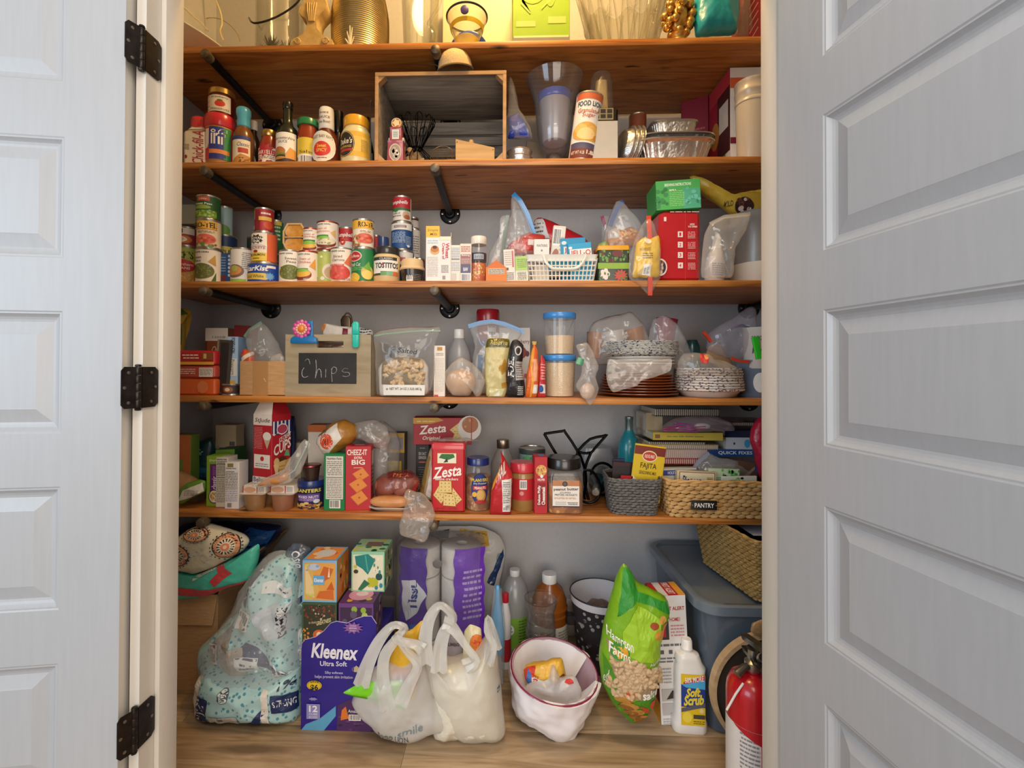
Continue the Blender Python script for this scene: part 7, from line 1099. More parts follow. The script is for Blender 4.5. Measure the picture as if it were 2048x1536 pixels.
for lb_,x0,x1,yt,Y0,col,d_,ln,it in(('cream gravy mix packet with ornate brown frame in the wicker basket',1352,1430,944,1.60,'#dcc8a0',.02,2,[('r',.05,.52,.97,.98,'#8a5a3a'),('r',.07,.54,.95,.96,'#e3d2ac'),('t','Pioneer',.14,.62,.62,.88,'#2a3060',{'b':.03,'sh':.1}),('r',.76,.66,.92,.86,'#c9a878'),('l',.78,.68,.9,.84,2,'#8a6a44')]),('blue-striped value pack box behind the cream gravy mix',1330,1396,938,1.64,'#d5ccba',.03,-2,[('r',0,.82,1,.96,'#3a4a98'),('t','HOLIDAY VALUE BOX',.12,.85,.86,.93,'#e0dcd8',{'b':.03}),('t','C',.3,.6,.5,.78,'#5a3a2a',{'b':.05})]),('white herb packet with green leaves and cursive name',1446,1516,954,1.585,'#d6d6c8',.008,-2,[('e',.35,.78,.3,.14,'#a9c48a'),('s',.1,.68,.65,.95,26,.05,.035,['#7aa85a','#9ac07a']),('t','Natures',.3,.55,.85,.72,'#3a3430',{'sh':.35}),('e',.5,.88,.02,.02,'#3a3430')]),('pale green organic packet behind the herb packet',1416,1478,938,1.615,'#c4d0b0',.01,1,[('s',.4,.7,.98,.98,40,.04,.04,['#4a9a3c','#6ab85a']),('t','ORG',.2,.5,.5,.62,'#5a8a34',{'b':.05}),('l',.15,.66,.4,.8,3,'#7a9a6a')]),('brown nut pouch at the back right of the wicker basket',1470,1512,925,1.68,'#6a4a34',.02,4,[('p',[(.2,.6),(.8,.9),(.85,.85),(.25,.5)],'#a88a70')])):
 carton(lb_,x0,x1,yt,zz,Y0,d_,col,it,name='food_packet',cat='packet',lean=ln,group=GP,e=.001)
zipbag('clear zip bag with silvery folded top lying in the wicker basket',[(1372,965),(1384,940),(1404,916),(1420,905),(1440,916),(1470,920),(1510,926),(1516,960)],1.70,.03,[(1378,950),(1398,922),(1418,906)],'#9a9aa8',zb=zz+.03,seed=61,amp=.007)
# books
def book(label,x0,x1,y0,y1,Yf,d,col,spine,it=(),name='book',rz=0,pages='#d8cfbc',grp='books at the back of the lowest shelf'):
 a,b = P(x0,y1,Yf),P(x1,y0,Yf);wd,h = b.x-a.x,b.z-a.z;r = T(name,label,'book',((a.x+b.x)/2,Yf+d/2,a.z),grp,rz);cv = max(.0018,h*.08)
 G(pages).box(-wd/2+.002,wd/2-.002,-d/2+.002,d/2-.003,cv,h-cv).out('pages',r)
 if spine=='spine':g = G(M(col,'g'));g.box(-wd/2,wd/2,-d/2,d/2,0,cv);g.box(-wd/2,wd/2,-d/2,d/2,h-cv,h);g.box(-wd/2,wd/2,-d/2,-d/2+.002,cv,h-cv);cvo = g.out('cover',r);(it and art(cvo,it,flat((-wd/2,-d/2,0),(wd,0,0),(0,0,h))))
 else:
  g = G(M(col,'g'));g.box(-wd/2,wd/2,-d/2,d/2,0,cv);g.box(-wd/2,wd/2,-d/2,d/2,h-cv,h);g.out('cover',r);n = int(wd/.0075)
  g = G(M(spine,'g'));[g.tube([(-wd/2+.006+i*(wd-.012)/n,-d/2+.001+.0045*-cos(t_),h/2+h*.56*sin(t_))for t_ in(2*pi*k/10 for k in range(10))],.0013,4,True)for i in range(n+1)];g.out('spiral_binding',r,kind='stuff')
 return a.z+h
Y0 = 1.74
book('lowest red spiral notebook in the left pile of cookbooks',1312,1405,918,928,Y0,.2,'#a81f2c','#c04050')
book('pink-coil cookbook, thick coils, above the red notebook',1310,1416,898,917,Y0,.2,'#8a2030','#c9a4ac')
book('tan-edged coil cookbook under the thin black-coil one',1295,1438,890,898,Y0,.19,'#c09a5a','#a89888');book('thin coil cookbook with dark cover edge under the yellow book',1298,1412,884,890,Y0+.01,.19,'#4a4038','#3a3636')
zt_ = book('yellow paperback lying on the coil cookbooks',1306,1446,866,880,Y0-.01,.2,'#c9b24a','spine',[('r',.03,.25,.1,.75,'#8a5a44'),('l',.2,.35,.72,.65,1,'#8a7a3a')])
book('cream cookbook pages facing out on the yellow book',1292,1325,826,865,1.80,.14,'#b5a488','spine',[('r',0,.2,.5,.9,'#a89878')])
book('navy comb-bound notebook topping the left pile',1310,1440,818,832,1.76,.18,'#232838','#2a2a34')
book('small red-coil notebook at the top of the right pile',1460,1560,845,852,1.76,.18,'#7a2430','#2a2a2c');book('navy hardback under the small red-coil notebook',1450,1560,862,874,1.76,.18,'#1f2a4a','spine');book('pale booklet with white tag under the navy hardback',1452,1570,876,899,1.75,.18,'#cdd0d4','spine',[('e',.14,.5,.015,.1,'#2a2a2a'),('e',.36,.5,.05,.35,'#4aa0c8')])
book('dark blue quick recipes book with white title on its spine',1418,1572,900,913,Y0,.2,'#1f4880','spine',[('t','QUICK FIXES with',.12,.25,.72,.78,'#dfe4ea',{'b':.03})])
b = pillow_px('clear bag of pink and purple clothes pegs lying on the yellow book',[(1322,864),(1326,850),(1345,838),(1380,832),(1430,832),(1464,845),(1472,862)],1.73,.04,M('#c8b0b8','bag'),zb=zt_+.001,seed=63,amp=.004)
for k,(x_,y_,an)in enumerate(((1345,857,-8),(1368,850,6),(1392,856,-4),(1376,860,3))):
 w_ = P(x_,y_,1.70)-b['o'].location;g = G(M('#a83a9a' if k%2 else '#b8327a','g'));[g.box(-.035,.035,-.004,.004,s*.004-.002,s*.004+.002,.001)for s in(-1,1)];g.rot('Y',an).mv(w_).out('clothes_peg',b['o'])
G(M('#d8cfd0','g')).ball(P(1405,852,1.71)-b['o'].location,(.03,.012,.012),14,8).out('white_spool',b['o'])
pillow_px('bright red cloth pouch hanging at the right end of lowest shelf',[(1500,880),(1503,855),(1512,838),(1530,830),(1545,840),(1548,965),(1522,965),(1508,905)],1.62,.03,'#b01f3a',seed=65,amp=.003)
pillow_px('purple foil packet in front of the red cloth pouch',[(1510,945),(1512,925),(1540,918),(1545,950)],1.64,.02,'#3a2c68',seed=66,amp=.003,zb=zz+.04)
# ================================================================== FLOOR
def FY(y):return 1.13*930/(y-735)
z = 0.0
# large cardboard box with raised flap, cloths and navy bag
bx0,bx1,by0,by1,bh = -1.235,-.984,1.60,1.955,.335;r = T('moving_box','large open brown cardboard box in the left corner of the floor','box',((bx0+bx1)/2,(by0+by1)/2,0));a,b =(bx1-bx0)/2,(by1-by0)/2
G(CARD).box(-a,a,-b,b,0,.004).out('bottom',r)
for nm,q in(('front_panel',(-a,a,-b,-b+.004)),('back_panel',(-a,a,b-.004,b)),('side_panel',(-a,-a+.004,-b+.004,b-.004)),('side_panel',(a-.004,a,-b+.004,b-.004))):G(CARD).box(*q,.004,bh).out(nm,r)
G(CARD).add([(a,-b+.004,bh),(a,b-.004,bh),(a+.085,b-.004,bh+.105),(a+.085,-b+.004,bh+.105),(a-.004,-b+.004,bh),(a-.004,b-.004,bh),(a+.081,b-.004,bh+.109),(a+.081,-b+.004,bh+.109)],[(0,1,2,3),(7,6,5,4),(0,3,7,4),(1,5,6,2),(3,2,6,7),(0,4,5,1)]).out('flap',r)
G(CARD).add([(-a,-b,bh),(a,-b,bh),(a-.01,-b-.012,bh-.10),(-a+.01,-b-.012,bh-.10),(-a,-b-.004,bh),(a,-b-.004,bh),(a-.01,-b-.016,bh-.10),(-a+.01,-b-.016,bh-.10)],[(3,2,1,0),(4,5,6,7),(2,3,7,6),(0,1,5,4),(1,2,6,5),(3,0,4,7)]).out('flap',r)
pillow_px('shiny navy and royal blue bag inside the big cardboard box',[(345,1200),(345,1060),(380,1045),(450,1042),(520,1046),(565,1050),(560,1075),(530,1100),(520,1160),(500,1200)],1.80,.10,'#142048',zb=.30,seed=2,amp=.006,items=[('p',[(.55,.55),(.75,.95),(.98,.9),(.9,.6)],'#1f5aa0'),('l',.4,.7,.52,.78,1,'#b8b4ac'),('p',[(.6,.5),(.95,.6),(.93,.57),(.6,.45)],'#a9c0d8')])
TOW =[('p',[(0,.28),(.5,.2),(.98,.42),(.98,.36),(.5,.1),(0,.14)],'#c83c3c'),('p',[(.42,.95),(.75,.55),(.7,.5),(.55,.3),(.5,.4),(.62,.6)],'#c23a3c'),('p',[(.02,.7),(.4,.7),(.6,.95),(.1,1)],'#d8b8a8'),('p',[(.3,.4),(.55,.6),(.4,.8)],'#d8d0c0')]
pillow_px('turquoise cloth with coral binding folded over the cardboard box edge',[(345,1198),(345,1140),(400,1146),(440,1128),(480,1110),(520,1084),(518,1120),(504,1160),(460,1172),(420,1190),(385,1196)],1.575,.035,'#4fb8a0',seed=3,amp=.004,name='folded_cloth',cat='cloth',kind='f',items=TOW,p=.4)
def medal(cx,cy,rx,ry):
 return[('e',cx,cy,rx,ry,'#2a2420'),('e',cx,cy,rx*.93,ry*.93,'#d8946a'),('e',cx,cy,rx*.66,ry*.66,'#e0d6bc')]+[('p',[(cx+rx*.38*cos(t-.06),cy+ry*.38*sin(t-.06)),(cx+rx*.62*cos(t-.1),cy+ry*.62*sin(t-.1)),(cx+rx*.62*cos(t+.1),cy+ry*.62*sin(t+.1)),(cx+rx*.38*cos(t+.06),cy+ry*.38*sin(t+.06))],'#231f1e')for t in(2*pi*i/16 for i in range(16))]+[('e',cx,cy,rx*.3,ry*.3,'#d8805a'),('e',cx,cy,rx*.14,ry*.14,'#e6c0a0')]+[('e',cx+rx*1.08*cos(t),cy+ry*1.08*sin(t),rx*.05,ry*.06,'#2a2420')for t in(2*pi*i/22 for i in range(22))]
b = pillow_px('cream cushion cloth with black and peach medallions on the turquoise cloth',[(345,1135),(345,1082),(378,1058),(410,1046),(450,1056),(490,1070),(501,1082),(488,1100),(458,1118),(430,1134),(395,1146),(365,1142)],1.57,.045,'#d6cdb2',seed=4,amp=.003,name='patterned_cloth',cat='cloth',kind='f',items=medal(.78,.62,.17,.24)+medal(.14,.44,.2,.22)+medal(.4,.86,.17,.12)+[('s',.3,.3,.65,.7,10,.02,.02,['#b5aca4'])],p=.45)
# two tissue packs in clear film
TD = mat_speckle('teal_dots','#a9cccd','#4f8f9f',62,.27,.35);NV = '#1a2c5c'
bar = lambda x,y,w_ = .14,h_ = .1:[('b',x,y,x+w_,y+h_)]
lo = pillow_px('lower pack of bathroom tissue in teal dotted film on the floor by the box',[(408,1455),(398,1420),(396,1375),(402,1345),(420,1330),(500,1345),(560,1340),(604,1330),(606,1440),(596,1462),(540,1466),(450,1464)],1.50,.085,TD,zb=0,seed=5,amp=.006,name='tissue_pack',items=[('r',.0,.1,.12,.9,'#e0dcd6'),('p',[(.06,.05),(.2,.02),(.22,.58),(.1,.62)],NV),('t','12',.12,.32,.19,.56,'#e3e3e6',{'rot':-90,'b':.05}),('t','ROLLS',.085,.34,.115,.54,'#c9ced8',{'rot':-90}),('t','1=',.12,.06,.19,.3,'#e3e3e6',{'rot':-90,'b':.05}),('e',.37,.68,.055,.12,'#4a5460'),('e',.37,.68,.05,.11,'#d0dcdc'),('t','20%',.34,.6,.4,.76,'#3a4450',{'rot':-90}),('r',.24,.08,.5,.3,'#b8b4ac'),('r',.33,.2,.37,.3,'#5a5450'),('p',[(.55,.02),(.66,.02),(.76,.42),(.74,.5)],NV),('p',[(.8,.36),(1,.3),(1,.62),(.8,.72)],NV),('t','STRONG',.82,.44,.98,.58,'#dfe3ea',{'tilt':-.06,'b':.03}),('r',.72,.1,.78,.8,'#dad4cc'),('t','1%',.84,.78,.98,.92,'#2a3450',{'tilt':.05,'b':.03})],p=.42)
up = pillow_px('upper crumpled pack of bathroom tissue slumped on the lower pack',[(402,1340),(394,1302),(420,1276),(452,1246),(482,1218),(500,1180),(518,1138),(540,1118),(566,1104),(600,1112),(606,1200),(606,1335),(560,1345),(480,1342),(430,1346)],1.53,.08,TD,seed=6,amp=.024,fr=11,name='tissue_pack',items=[('p',[(.47,.72),(.62,.98),(.68,.96),(.52,.62)],NV),('t','12 IRO',.5,.72,.64,.96,'#dfe3ea',{'rot':90,'tilt':.1}),('p',[(.5,.3),(.58,.38),(.98,.06),(.95,-.0)],NV),('t','LARGE',.74,.05,.96,.2,'#dfe3ea',{'tilt':-.16}),('r',.86,.42,.94,.66,'#2c2a30'),('t','KIRKLAND',.88,.43,.93,.65,'#e0dcd8',{'rot':-90,'b':.04}),('p',[(.62,.6),(.95,.7),(.98,.45),(.7,.4)],'#b9c4cc'),('p',[(.3,.02),(.55,.06),(.55,.34),(.34,.3)],'#b3aaa0'),('p',[(.22,.3),(.4,.5),(.46,.34),(.36,.2)],'#8f8880')]+bar(.44,.46,.16,.12)+bar(.2,.18,.1,.14)+bar(.78,.02,.18,.1)+[('r',.5,.1,.66,.26,'#d8dcdc'),('r',.505,.105,.655,.12,'#3a4460'),('r',.505,.24,.655,.255,'#3a4460'),('l',.53,.14,.62,.22,2,'#3a4460'),('r',.7,.73,.95,.80,'#d8dcdc'),('l',.72,.75,.93,.78,1,'#3a4460')],p=.4)
pillow_px('',[(394,1455),(390,1380),(396,1310),(450,1240),(490,1160),(530,1108),(602,1104),(608,1240),(608,1460),(500,1468)],1.515,.10,M('#dfe3e4','bag'),root=up['o'],part='clear_overwrap',amp=.014,seed=9,fr=22,zb=0)
for pts,Yp,tp,mt,sd,it in(([(396,1345),(394,1300),(420,1272),(450,1262),(476,1290),(500,1330),(470,1350),(430,1352)],1.455,.03,TD,21,bar(.25,.35,.22,.4)),([(470,1290),(500,1262),(540,1262),(580,1290),(604,1320),(560,1338),(500,1336)],1.45,.028,TD,22,bar(.5,.2,.3,.4)),([(476,1226),(500,1192),(540,1176),(580,1200),(600,1240),(560,1262),(510,1256)],1.45,.03,TD,23,bar(.1,.3,.26,.4)+[('p',[(.3,.05),(.98,.6),(.98,.45),(.4,.0)],NV)]),([(460,1300),(478,1262),(504,1258),(524,1290),(516,1330),(480,1340)],1.425,.022,M('#b8b2aa','bag'),24,[]),([(552,1118),(566,1100),(590,1102),(604,1112),(602,1150),(576,1160)],1.50,.02,M('#5a6a80','tub'),25,[('t','OSIP',.35,.2,.75,.8,'#dfe3ea',{'rot':-90})]),([(430,1352),(500,1336),(560,1338),(600,1350),(590,1390),(520,1376),(460,1384)],1.425,.02,TD,26,[('r',.28,.25,.62,.85,'#d8dcdc'),('r',.3,.3,.32,.8,'#3a4460'),('r',.44,.3,.46,.8,'#3a4460'),('l',.34,.35,.42,.75,2,'#3a4460')]+bar(.72,.35,.24,.5))):
 pillow_px('',pts,Yp-.032,tp,mt,root=up['o'],part='film_fold',seed=sd,amp=.008,fr=24,items=it)
 # boxed facial tissues
kx0,kx1 = P(602,1400,1.44).x,P(752,1400,1.44).x;kw = kx1-kx0;KB = '#2a1f86';cz = .131;r = T('tissue_multipack','purple twelve-cube facial tissue pack with wavy top edge','box',((kx0+kx1)/2,1.44+.12,0));a = kw/2
main = G(KB).box(-a,a,-.117,.12,0,cz*2,.002).out('carton',r)
wv =[(602,1297),(604,1287),(610,1280),(632,1274),(648,1262),(661,1247),(673,1243),(694,1247),(712,1238),(728,1233),(743,1233),(751,1248)];cx_ =(kx0+kx1)/2
pts =[(-a,.001),(a,.001)]+[(P(x,y,1.44).x-cx_,P(x,y,1.44).z)for x,y in reversed(wv)];pts[-1] =(-a,pts[-1][1]);pts[2] =(a,pts[2][1])
fp = G(M(KB,'g')).prism(pts,-.12,-.1175).out('front_panel',r)
G('#c9b8d8').tube([(x,-.1188,zc)for x,zc in pts[2:]],.0014,5).out('panel_edge',r)
KH = .40;u_ = lambda x:(x-602)/150;v_ = lambda y:(P(676,y,1.44).z)/KH
art(fp,[('p',[(u_(603),v_(1462)),(u_(648),v_(1462)),(u_(672),v_(1432)),(u_(672),v_(1412)),(u_(640),v_(1438)),(u_(612),v_(1450))],'#5aa0c8'),('p',[(u_(674),v_(1464)),(u_(750),v_(1464)),(u_(750),v_(1392)),(u_(712),v_(1392)),(u_(676),v_(1410))],'#4a2a5c'),('s',u_(678),v_(1460),u_(746),v_(1420),24,.03,.008,['#2c2440','#6a3a70']),('p',[(u_(682),v_(1440)),(u_(698),v_(1436)),(u_(692),v_(1412)),(u_(684),v_(1420))],'#d8742c'),('b',u_(698),v_(1440),u_(722),v_(1428)),('t','Amazon',u_(696),v_(1424),u_(722),v_(1418),'#e3dce4',{'sh':.2}),('t','Kleenex',u_(622),v_(1318),u_(716),v_(1288),'#e6e3ee',{'b':.05,'sh':.2,'tilt':-.015}),('t','Ultra Soft',u_(640),v_(1332),u_(694),v_(1322),'#dcd8ea',{'b':.03}),('t','Silky softness',u_(650),v_(1349),u_(686),v_(1342),'#c4bede'),('t','helps prevent skin irritation',u_(630),v_(1358),u_(706),v_(1350),'#c4bede'),('e',u_(713),v_(1337),.06,.022,'#8a84c0'),('e',u_(713),v_(1337),.054,.0195,KB),('p',[(u_(708),v_(1342)),(u_(718),v_(1342)),(u_(718),v_(1334)),(u_(713),v_(1329)),(u_(708),v_(1334))],'#c8b48a'),('e',u_(629),v_(1371),.1,.0375,'#e0c02c'),('e',u_(629),v_(1371),.088,.033,'#2a2420'),('e',u_(629),v_(1371),.084,.0315,'#e0c02c'),('t','SAVE',u_(621),v_(1366),u_(638),v_(1361),'#2a2420',{'b':.04}),('t','$6',u_(621),v_(1382),u_(637),v_(1369),'#2a2420',{'b':.06}),('k',u_(627),v_(1398),.065,.014,'#8a86c4',8),('r',u_(614),v_(1438),u_(641),v_(1408),'#8a88c0'),('t','12',u_(619),v_(1424),u_(636),v_(1411),'#eceaf2',{'b':.05}),('t','CUBE',u_(619),v_(1430),u_(636),v_(1426),'#e0dcec'),('t','BOXES',u_(619),v_(1436),u_(636),v_(1432),'#e0dcec'),('k',u_(706),v_(1254),.14,.048,'#8a5a96',11),('t','Limited',u_(700),v_(1251),u_(712),v_(1248),'#d8c8e0'),('t','EDITION',u_(699),v_(1256),u_(713),v_(1253),'#e8dcec'),('t','Designs',u_(700),v_(1261),u_(712),v_(1258),'#d8c8e0')],flat((-a,-.12,0),(kw,0,0),(0,0,KH)))
FOX =[('r',0,0,1,1,'#7fb0d8'),('r',.05,.05,.95,.94,'#e0a04a'),('p',[(.05,.9),(.2,.94),(.5,.3),(.3,.05),(.05,.05)],'#d8b060'),('p',[(.08,.9),(.3,.5),(.36,.1),(.1,.2)],'#e6cc94'),('e',.34,.84,.18,.08,'#b8c4d8'),('p',[(.5,.62),(.62,.86),(.9,.8),(.8,.58),(.62,.5)],'#c8642a'),('p',[(.4,.1),(.5,.26),(.9,.3),(.92,.06)],'#cf6a2c'),('p',[(.7,.3),(.85,.5),(.93,.3)],'#c85a24'),('p',[(.74,.6),(.78,.86),(.8,.6)],'#e8dcc0'),('s',.1,.1,.9,.9,8,.05,.03,['#8fa0c8','#c8d06a']),('r',.32,.42,.64,.64,'#6aa8d8'),('t','Kleenex',.34,.48,.62,.58,'#eef0f4',{'b':.04,'sh':.2})]
LEAF =[('r',0,0,1,1,'#8fc8a4'),('r',.04,.03,.96,.92,'#e2dcc0')]+[('p',[(.1,.88),(.5,.94),(.72,.8),(.6,.58),(.5,.42),(.34,.56),(.14,.66)],'#1f7f7a'),('p',[(.4,.9),(.44,.9),(.52,.5),(.48,.5)],'#4aa898')]+[('e',.55+.1*i,.16+.07*j,.06,.055,'#b8b82c')for i in range(3)for j in range(3)]+[('e',.14,.5,.07,.05,'#3a3a28'),('e',.12,.62,.05,.04,'#c8c040'),('e',.84,.38,.1,.09,'#1a4a4c'),('p',[(.2,.05),(.4,.3),(.56,.2),(.3,.02)],'#2a6a48'),('e',.76,.1,.05,.05,'#2a8a9a'),('e',.9,.16,.05,.06,'#2a8a9a'),('s',.6,.45,.95,.9,8,.03,.05,['#f0ead4','#3a8a7c'])]
def cube(label,x0,Yf,zb,front,side,top,col,rz=0):
 X = P(x0,1150,Yf).x;s_ = .109;r = T('tissue_cube',label,'tissue box',(X+s_/2,Yf+s_/2,zb),'patterned facial tissue cubes',rz);h = cz-.001;a = s_/2
 bd = G(M(col,'g')).box(-a,a,-a,a,0,h,.0015).out('carton',r);art(bd,front,flat((-a,-a,0),(s_,0,0),(0,0,h)),name='front_print');art(bd,side,flat((a,-a,0),(0,s_,0),(0,0,h)),name='side_print');art(bd,top,flat((-a,-a,h),(s_,0,0),(0,s_,0)),name='top_print')
 return r
LB =[('e',.5,.5,.28,.3,'#d8c8c4'),('e',.5,.5,.2,.2,'#c9d4d8')]
PUR =[('r',0,0,1,1,'#6a3a7c'),('r',.04,.0,.96,.9,'#3a2444'),('s',.06,.3,.94,.88,16,.09,.08,['#8aa83c','#a8b85a','#5a4a68'])]
DKG =[('r',0,0,1,1,'#3a5a3c'),('r',.04,0,.96,.95,'#33382a'),('s',.05,.6,.95,.93,50,.03,.025,['#7a4a2a','#5a3424','#c9b48a','#8a2a2a']),('s',.04,.02,.2,.4,16,.03,.025,['#d09a3c','#c87a2c']),('t','in their',.2,.5,.42,.56,'#c9b890',{'tilt':.02}),('t','GREATNESS',.42,.5,.84,.6,'#d8ca9c',{'b':.03,'tilt':.1}),('e',.5,.24,.18,.12,'#c8602c'),('e',.5,.24,.08,.07,'#e0c8a0')]
cube('dark green harvest-print tissue cube at the left behind the purple wavy panel',605,1.4435,cz*2+.001,DKG,[('r',0,0,1,1,'#33382a')],LB,'#3a5a3c');cube('purple floral tissue cube below the green leaf cube',678,1.4435,cz*2+.001,PUR,[('r',0,0,1,1,'#4a2a5c'),('s',.1,.05,.9,.9,20,.07,.08,['#6a3a70','#8a7a4a','#2c1c38','#b8803a'])],[('r',0,0,1,1,'#5a3068'),('s',.05,.05,.95,.95,14,.1,.08,['#b8b04a','#d8743a','#2c1c38']),('e',.5,.5,.36,.34,'#c88aa8'),('e',.52,.55,.18,.14,'#d8c4cc')],'#6a3a7c')
cube('orange fox-print tissue cube with blue edges on the dark green cube',605,1.445,cz*3+.001,FOX,[('r',0,0,1,1,'#c8742c'),('s',.05,.05,.95,.95,14,.1,.12,['#e0b060','#a8581e','#8a8a3c'])],[('r',0,0,1,1,'#6aa8d8'),('r',.06,.06,.94,.94,'#e0904a'),('s',.1,.1,.9,.9,8,.12,.1,['#d8642a','#e6cc94'])]+LB,'#7fb0d8');cube('green tropical-leaf tissue cube on the purple cube',703,1.52,cz*3+.001,LEAF,[('r',0,0,1,1,'#8a9a5a'),('r',0,.94,1,1,'#8fc8a4'),('s',.05,.05,.95,.9,18,.1,.08,['#2a5a3c','#c8b84a','#3a4a28','#d8d0a8'])],[('r',0,0,1,1,'#a8c8a0'),('s',.05,.05,.95,.95,14,.1,.08,['#c8c050','#2a7a5c']),('r',.3,.4,.8,.75,'#8a6a64')],'#8fc8a4')
cube('third-row tissue cube hidden behind the orange fox cube',607,1.556,cz*2+.001,PUR,PUR,LB,'#6a3a7c');cube('third-row tissue cube beneath the tropical-leaf cube',681,1.556,cz*2+.001,DKG,[('r',0,0,1,1,'#4a2a5c'),('s',.1,.05,.9,.9,20,.07,.08,['#6a3a70','#8a7a4a'])],LB,'#6a3a7c')
# toilet paper with purple bands
r = T('toilet_paper_pack','tall clear pack of white toilet rolls with two purple bands','tissue pack',(P(880,1200,1.75).x,1.77,0));RL = mat_noise('tissue_paper',[(.3,'#d6d1cb'),(.7,'#e0dbd5')],60,rough=.9,bump=.2)
for i in range(2):
 for k in range(4):
  rl = G(RL).lathe([(.022,0),(.070,0),(.0755,.004),(.0755,.108),(.070,.112),(.022,.112),(.022,0)],36,cap=(0,0)).out('roll',r);rl.location =((-.079,.079)[i],0,.002+.1165*k)
ob = r.location
def band(nm,x0,x1,col,items):
 X0,X1 = P(x0,1200,1.685).x-ob.x,P(x1,1200,1.685).x-ob.x
 def f(u,v):
  x = X0+(X1-X0)*u;k =(v*4.03)%1;d = .079-abs(x)if abs(x)<.079 else 0;return Vector((x+.003*sin(v*40),-.084-.005*sin(pi*k)+.02*max(0,(.03-min(abs(x-.0),.03))/.03)+noise.noise(Vector((u*3,v*11,x*9)))*.004+max(0,abs(x)-.1)*.45,.004+.468*v))
 o = G(M(col,'wrap')).sheet(f,12,60).out(nm,r);art(o,items,lambda x,y:(f(x,y),Vector((0,-1,0))),.08,1,off=.0012)
band('purple_band',797,853,'#4a1f9a',[('r',0,0,1,.42,'#1f5ab8'),('p',[(.1,.74),(.62,.76),(1,.64),(.62,.5),(.3,.44),(.12,.5)],'#d8dce6'),('t','Tissu',.36,.52,.68,.75,'#1f3a8a',{'rot':90,'b':.06}),('t','with',.1,.3,.3,.42,'#d8d88a',{'rot':90}),('l',.05,.2,.5,.4,5,'#e0e08a')]);band('purple_band',908,968,'#6a2cb0',[('l',.3,.45,.9,.85,9,'#b8a0dc'),('r',.5,.06,.8,.2,'#d8d4d8')])
g = G(M('#dcdadc','clear'));g.loft([(.001,.160,.092,.07),(.002,.164,.095,.07),(.472,.164,.095,.07),(.478,.156,.088,.07)],8);g.crumple(.002,30,4);g.out('clear_film',r)
for x_,y_ in((875,1128),(880,1210)):
 o = G('#6a6460').ball((0,0,0),(.018,.002,.016),16,8).out('tube_window',r);o.location = P(x_,y_,1.684)-ob
pillow_px('white paper bag with navy edge and yellow patch behind the toilet paper',[(790,1240),(788,1110),(800,1085),(830,1062),(880,1052),(960,1052),(1000,1070),(1012,1100),(1000,1160),(990,1240)],1.935,.045,'#d5d2ce',zb=0,seed=12,amp=.007,kind='p',items=[('p',[(.55,.8),(.6,.98),(.84,.95),(.86,.82),(.7,.74)],'#d8a82c'),('s',.58,.82,.82,.94,10,.03,.01,['#8a6a1c']),('p',[(.1,.9),(.5,.98),(.5,.9),(.2,.84)],'#4a4650'),('p',[(.84,.45),(.98,.78),(.99,.7),(.9,.4)],'#1f3a6a'),('l',.93,.62,.96,.8,1,'#2a6a8a')])
# plastic grocery bags
def handle(root,pts,Y,w0,col='#e2dfd8'):
 W =[P(p[0],p[1],Y+(p[2]if len(p)>2 else 0))-root.location for p in pts];W = spline(W,4);n = len(W);Rg =[]
 for i,q in enumerate(W):
  a_,b_ = W[max(i-1,0)],W[min(i+1,n-1)];d =(b_-a_).normalized();s = Vector((-d.z,0,d.x));t = i/(n-1);ww = w0*(.45+.55*abs(2*t-1)**1.5);k = .25*sin(i*.9)
  Rg.append([q+s*ww*c+Vector((0,.004*cos(5*c+i*.4)+yy,0))for c,yy in((-1,0),(-.5,-.004),(0,0),(.5,-.004),(1,0),(1,.003),(0,.006),(-1,.003))])
 G(M(col,'thin')).rings(Rg).out('handle',root)
gb1 = pillow_px('left white grocery bag with bright green folder poking out',[(700,1405),(720,1370),(742,1338),(770,1322),(810,1330),(845,1300),(856,1340),(868,1390),(905,1440),(896,1456),(862,1470),(820,1481),(790,1482),(760,1468),(728,1440)],1.40,.055,M('#dfdcd6','thin'),zb=0,seed=71,amp=.007,fr=22,name='grocery_bag',items=[('t','FOOD LION',.3,.1,.6,.18,'#5a6060',{'tilt':-.06,'b':.03}),('t','smile',.5,.2,.75,.3,'#7a8a90',{'tilt':.1})],kind='p')
handle(gb1['o'],[(722,1372),(735,1330),(758,1282),(785,1252),(808,1256),(800,1270),(770,1310),(766,1360),(775,1420,-.01)],1.36,.025);handle(gb1['o'],[(845,1300),(830,1290),(800,1282),(790,1270),(810,1300),(835,1330),(818,1370),(800,1410)],1.355,.022)
pillow_px('bright green plastic folder sticking out of the left grocery bag',[(684,1386),(712,1370),(748,1363),(806,1360),(812,1420),(760,1408),(725,1396)],1.372,.009,'#74c41e',seed=72,name='plastic_folder',cat='folder',amp=.001,items=[('p',[(.0,.5),(.5,.42),(1,.3),(1,.26),(.5,.34)],'#4a9a14')],kind='g')
pillow_px('yellow and red chip bag inside the left grocery bag',[(776,1400),(778,1300),(790,1262),(820,1262),(846,1238),(846,1300),(832,1400)],1.41,.018,'#d8a82c',seed=73,amp=.004,items=[('r',.1,.2,.9,.46,'#b83a24'),('e',.3,.16,.2,.06,'#2a3a24'),('l',.1,.8,.4,.95,3,'#5a4a6a')])
gb2 = pillow_px('right white grocery bag, fuller, standing beside the trash bin',[(850,1330),(846,1290),(862,1306),(900,1320),(950,1300),(985,1258),(994,1300),(1000,1360),(1008,1430),(1013,1465),(1000,1480),(960,1484),(926,1485),(905,1462),(880,1420),(862,1380)],1.42,.075,M('#e6e0d2','thin'),zb=0,seed=75,amp=.007,fr=20,name='grocery_bag',items=[('t','SA',.9,.5,.99,.56,'#3a5a7a',{'rot':90})],kind='p')
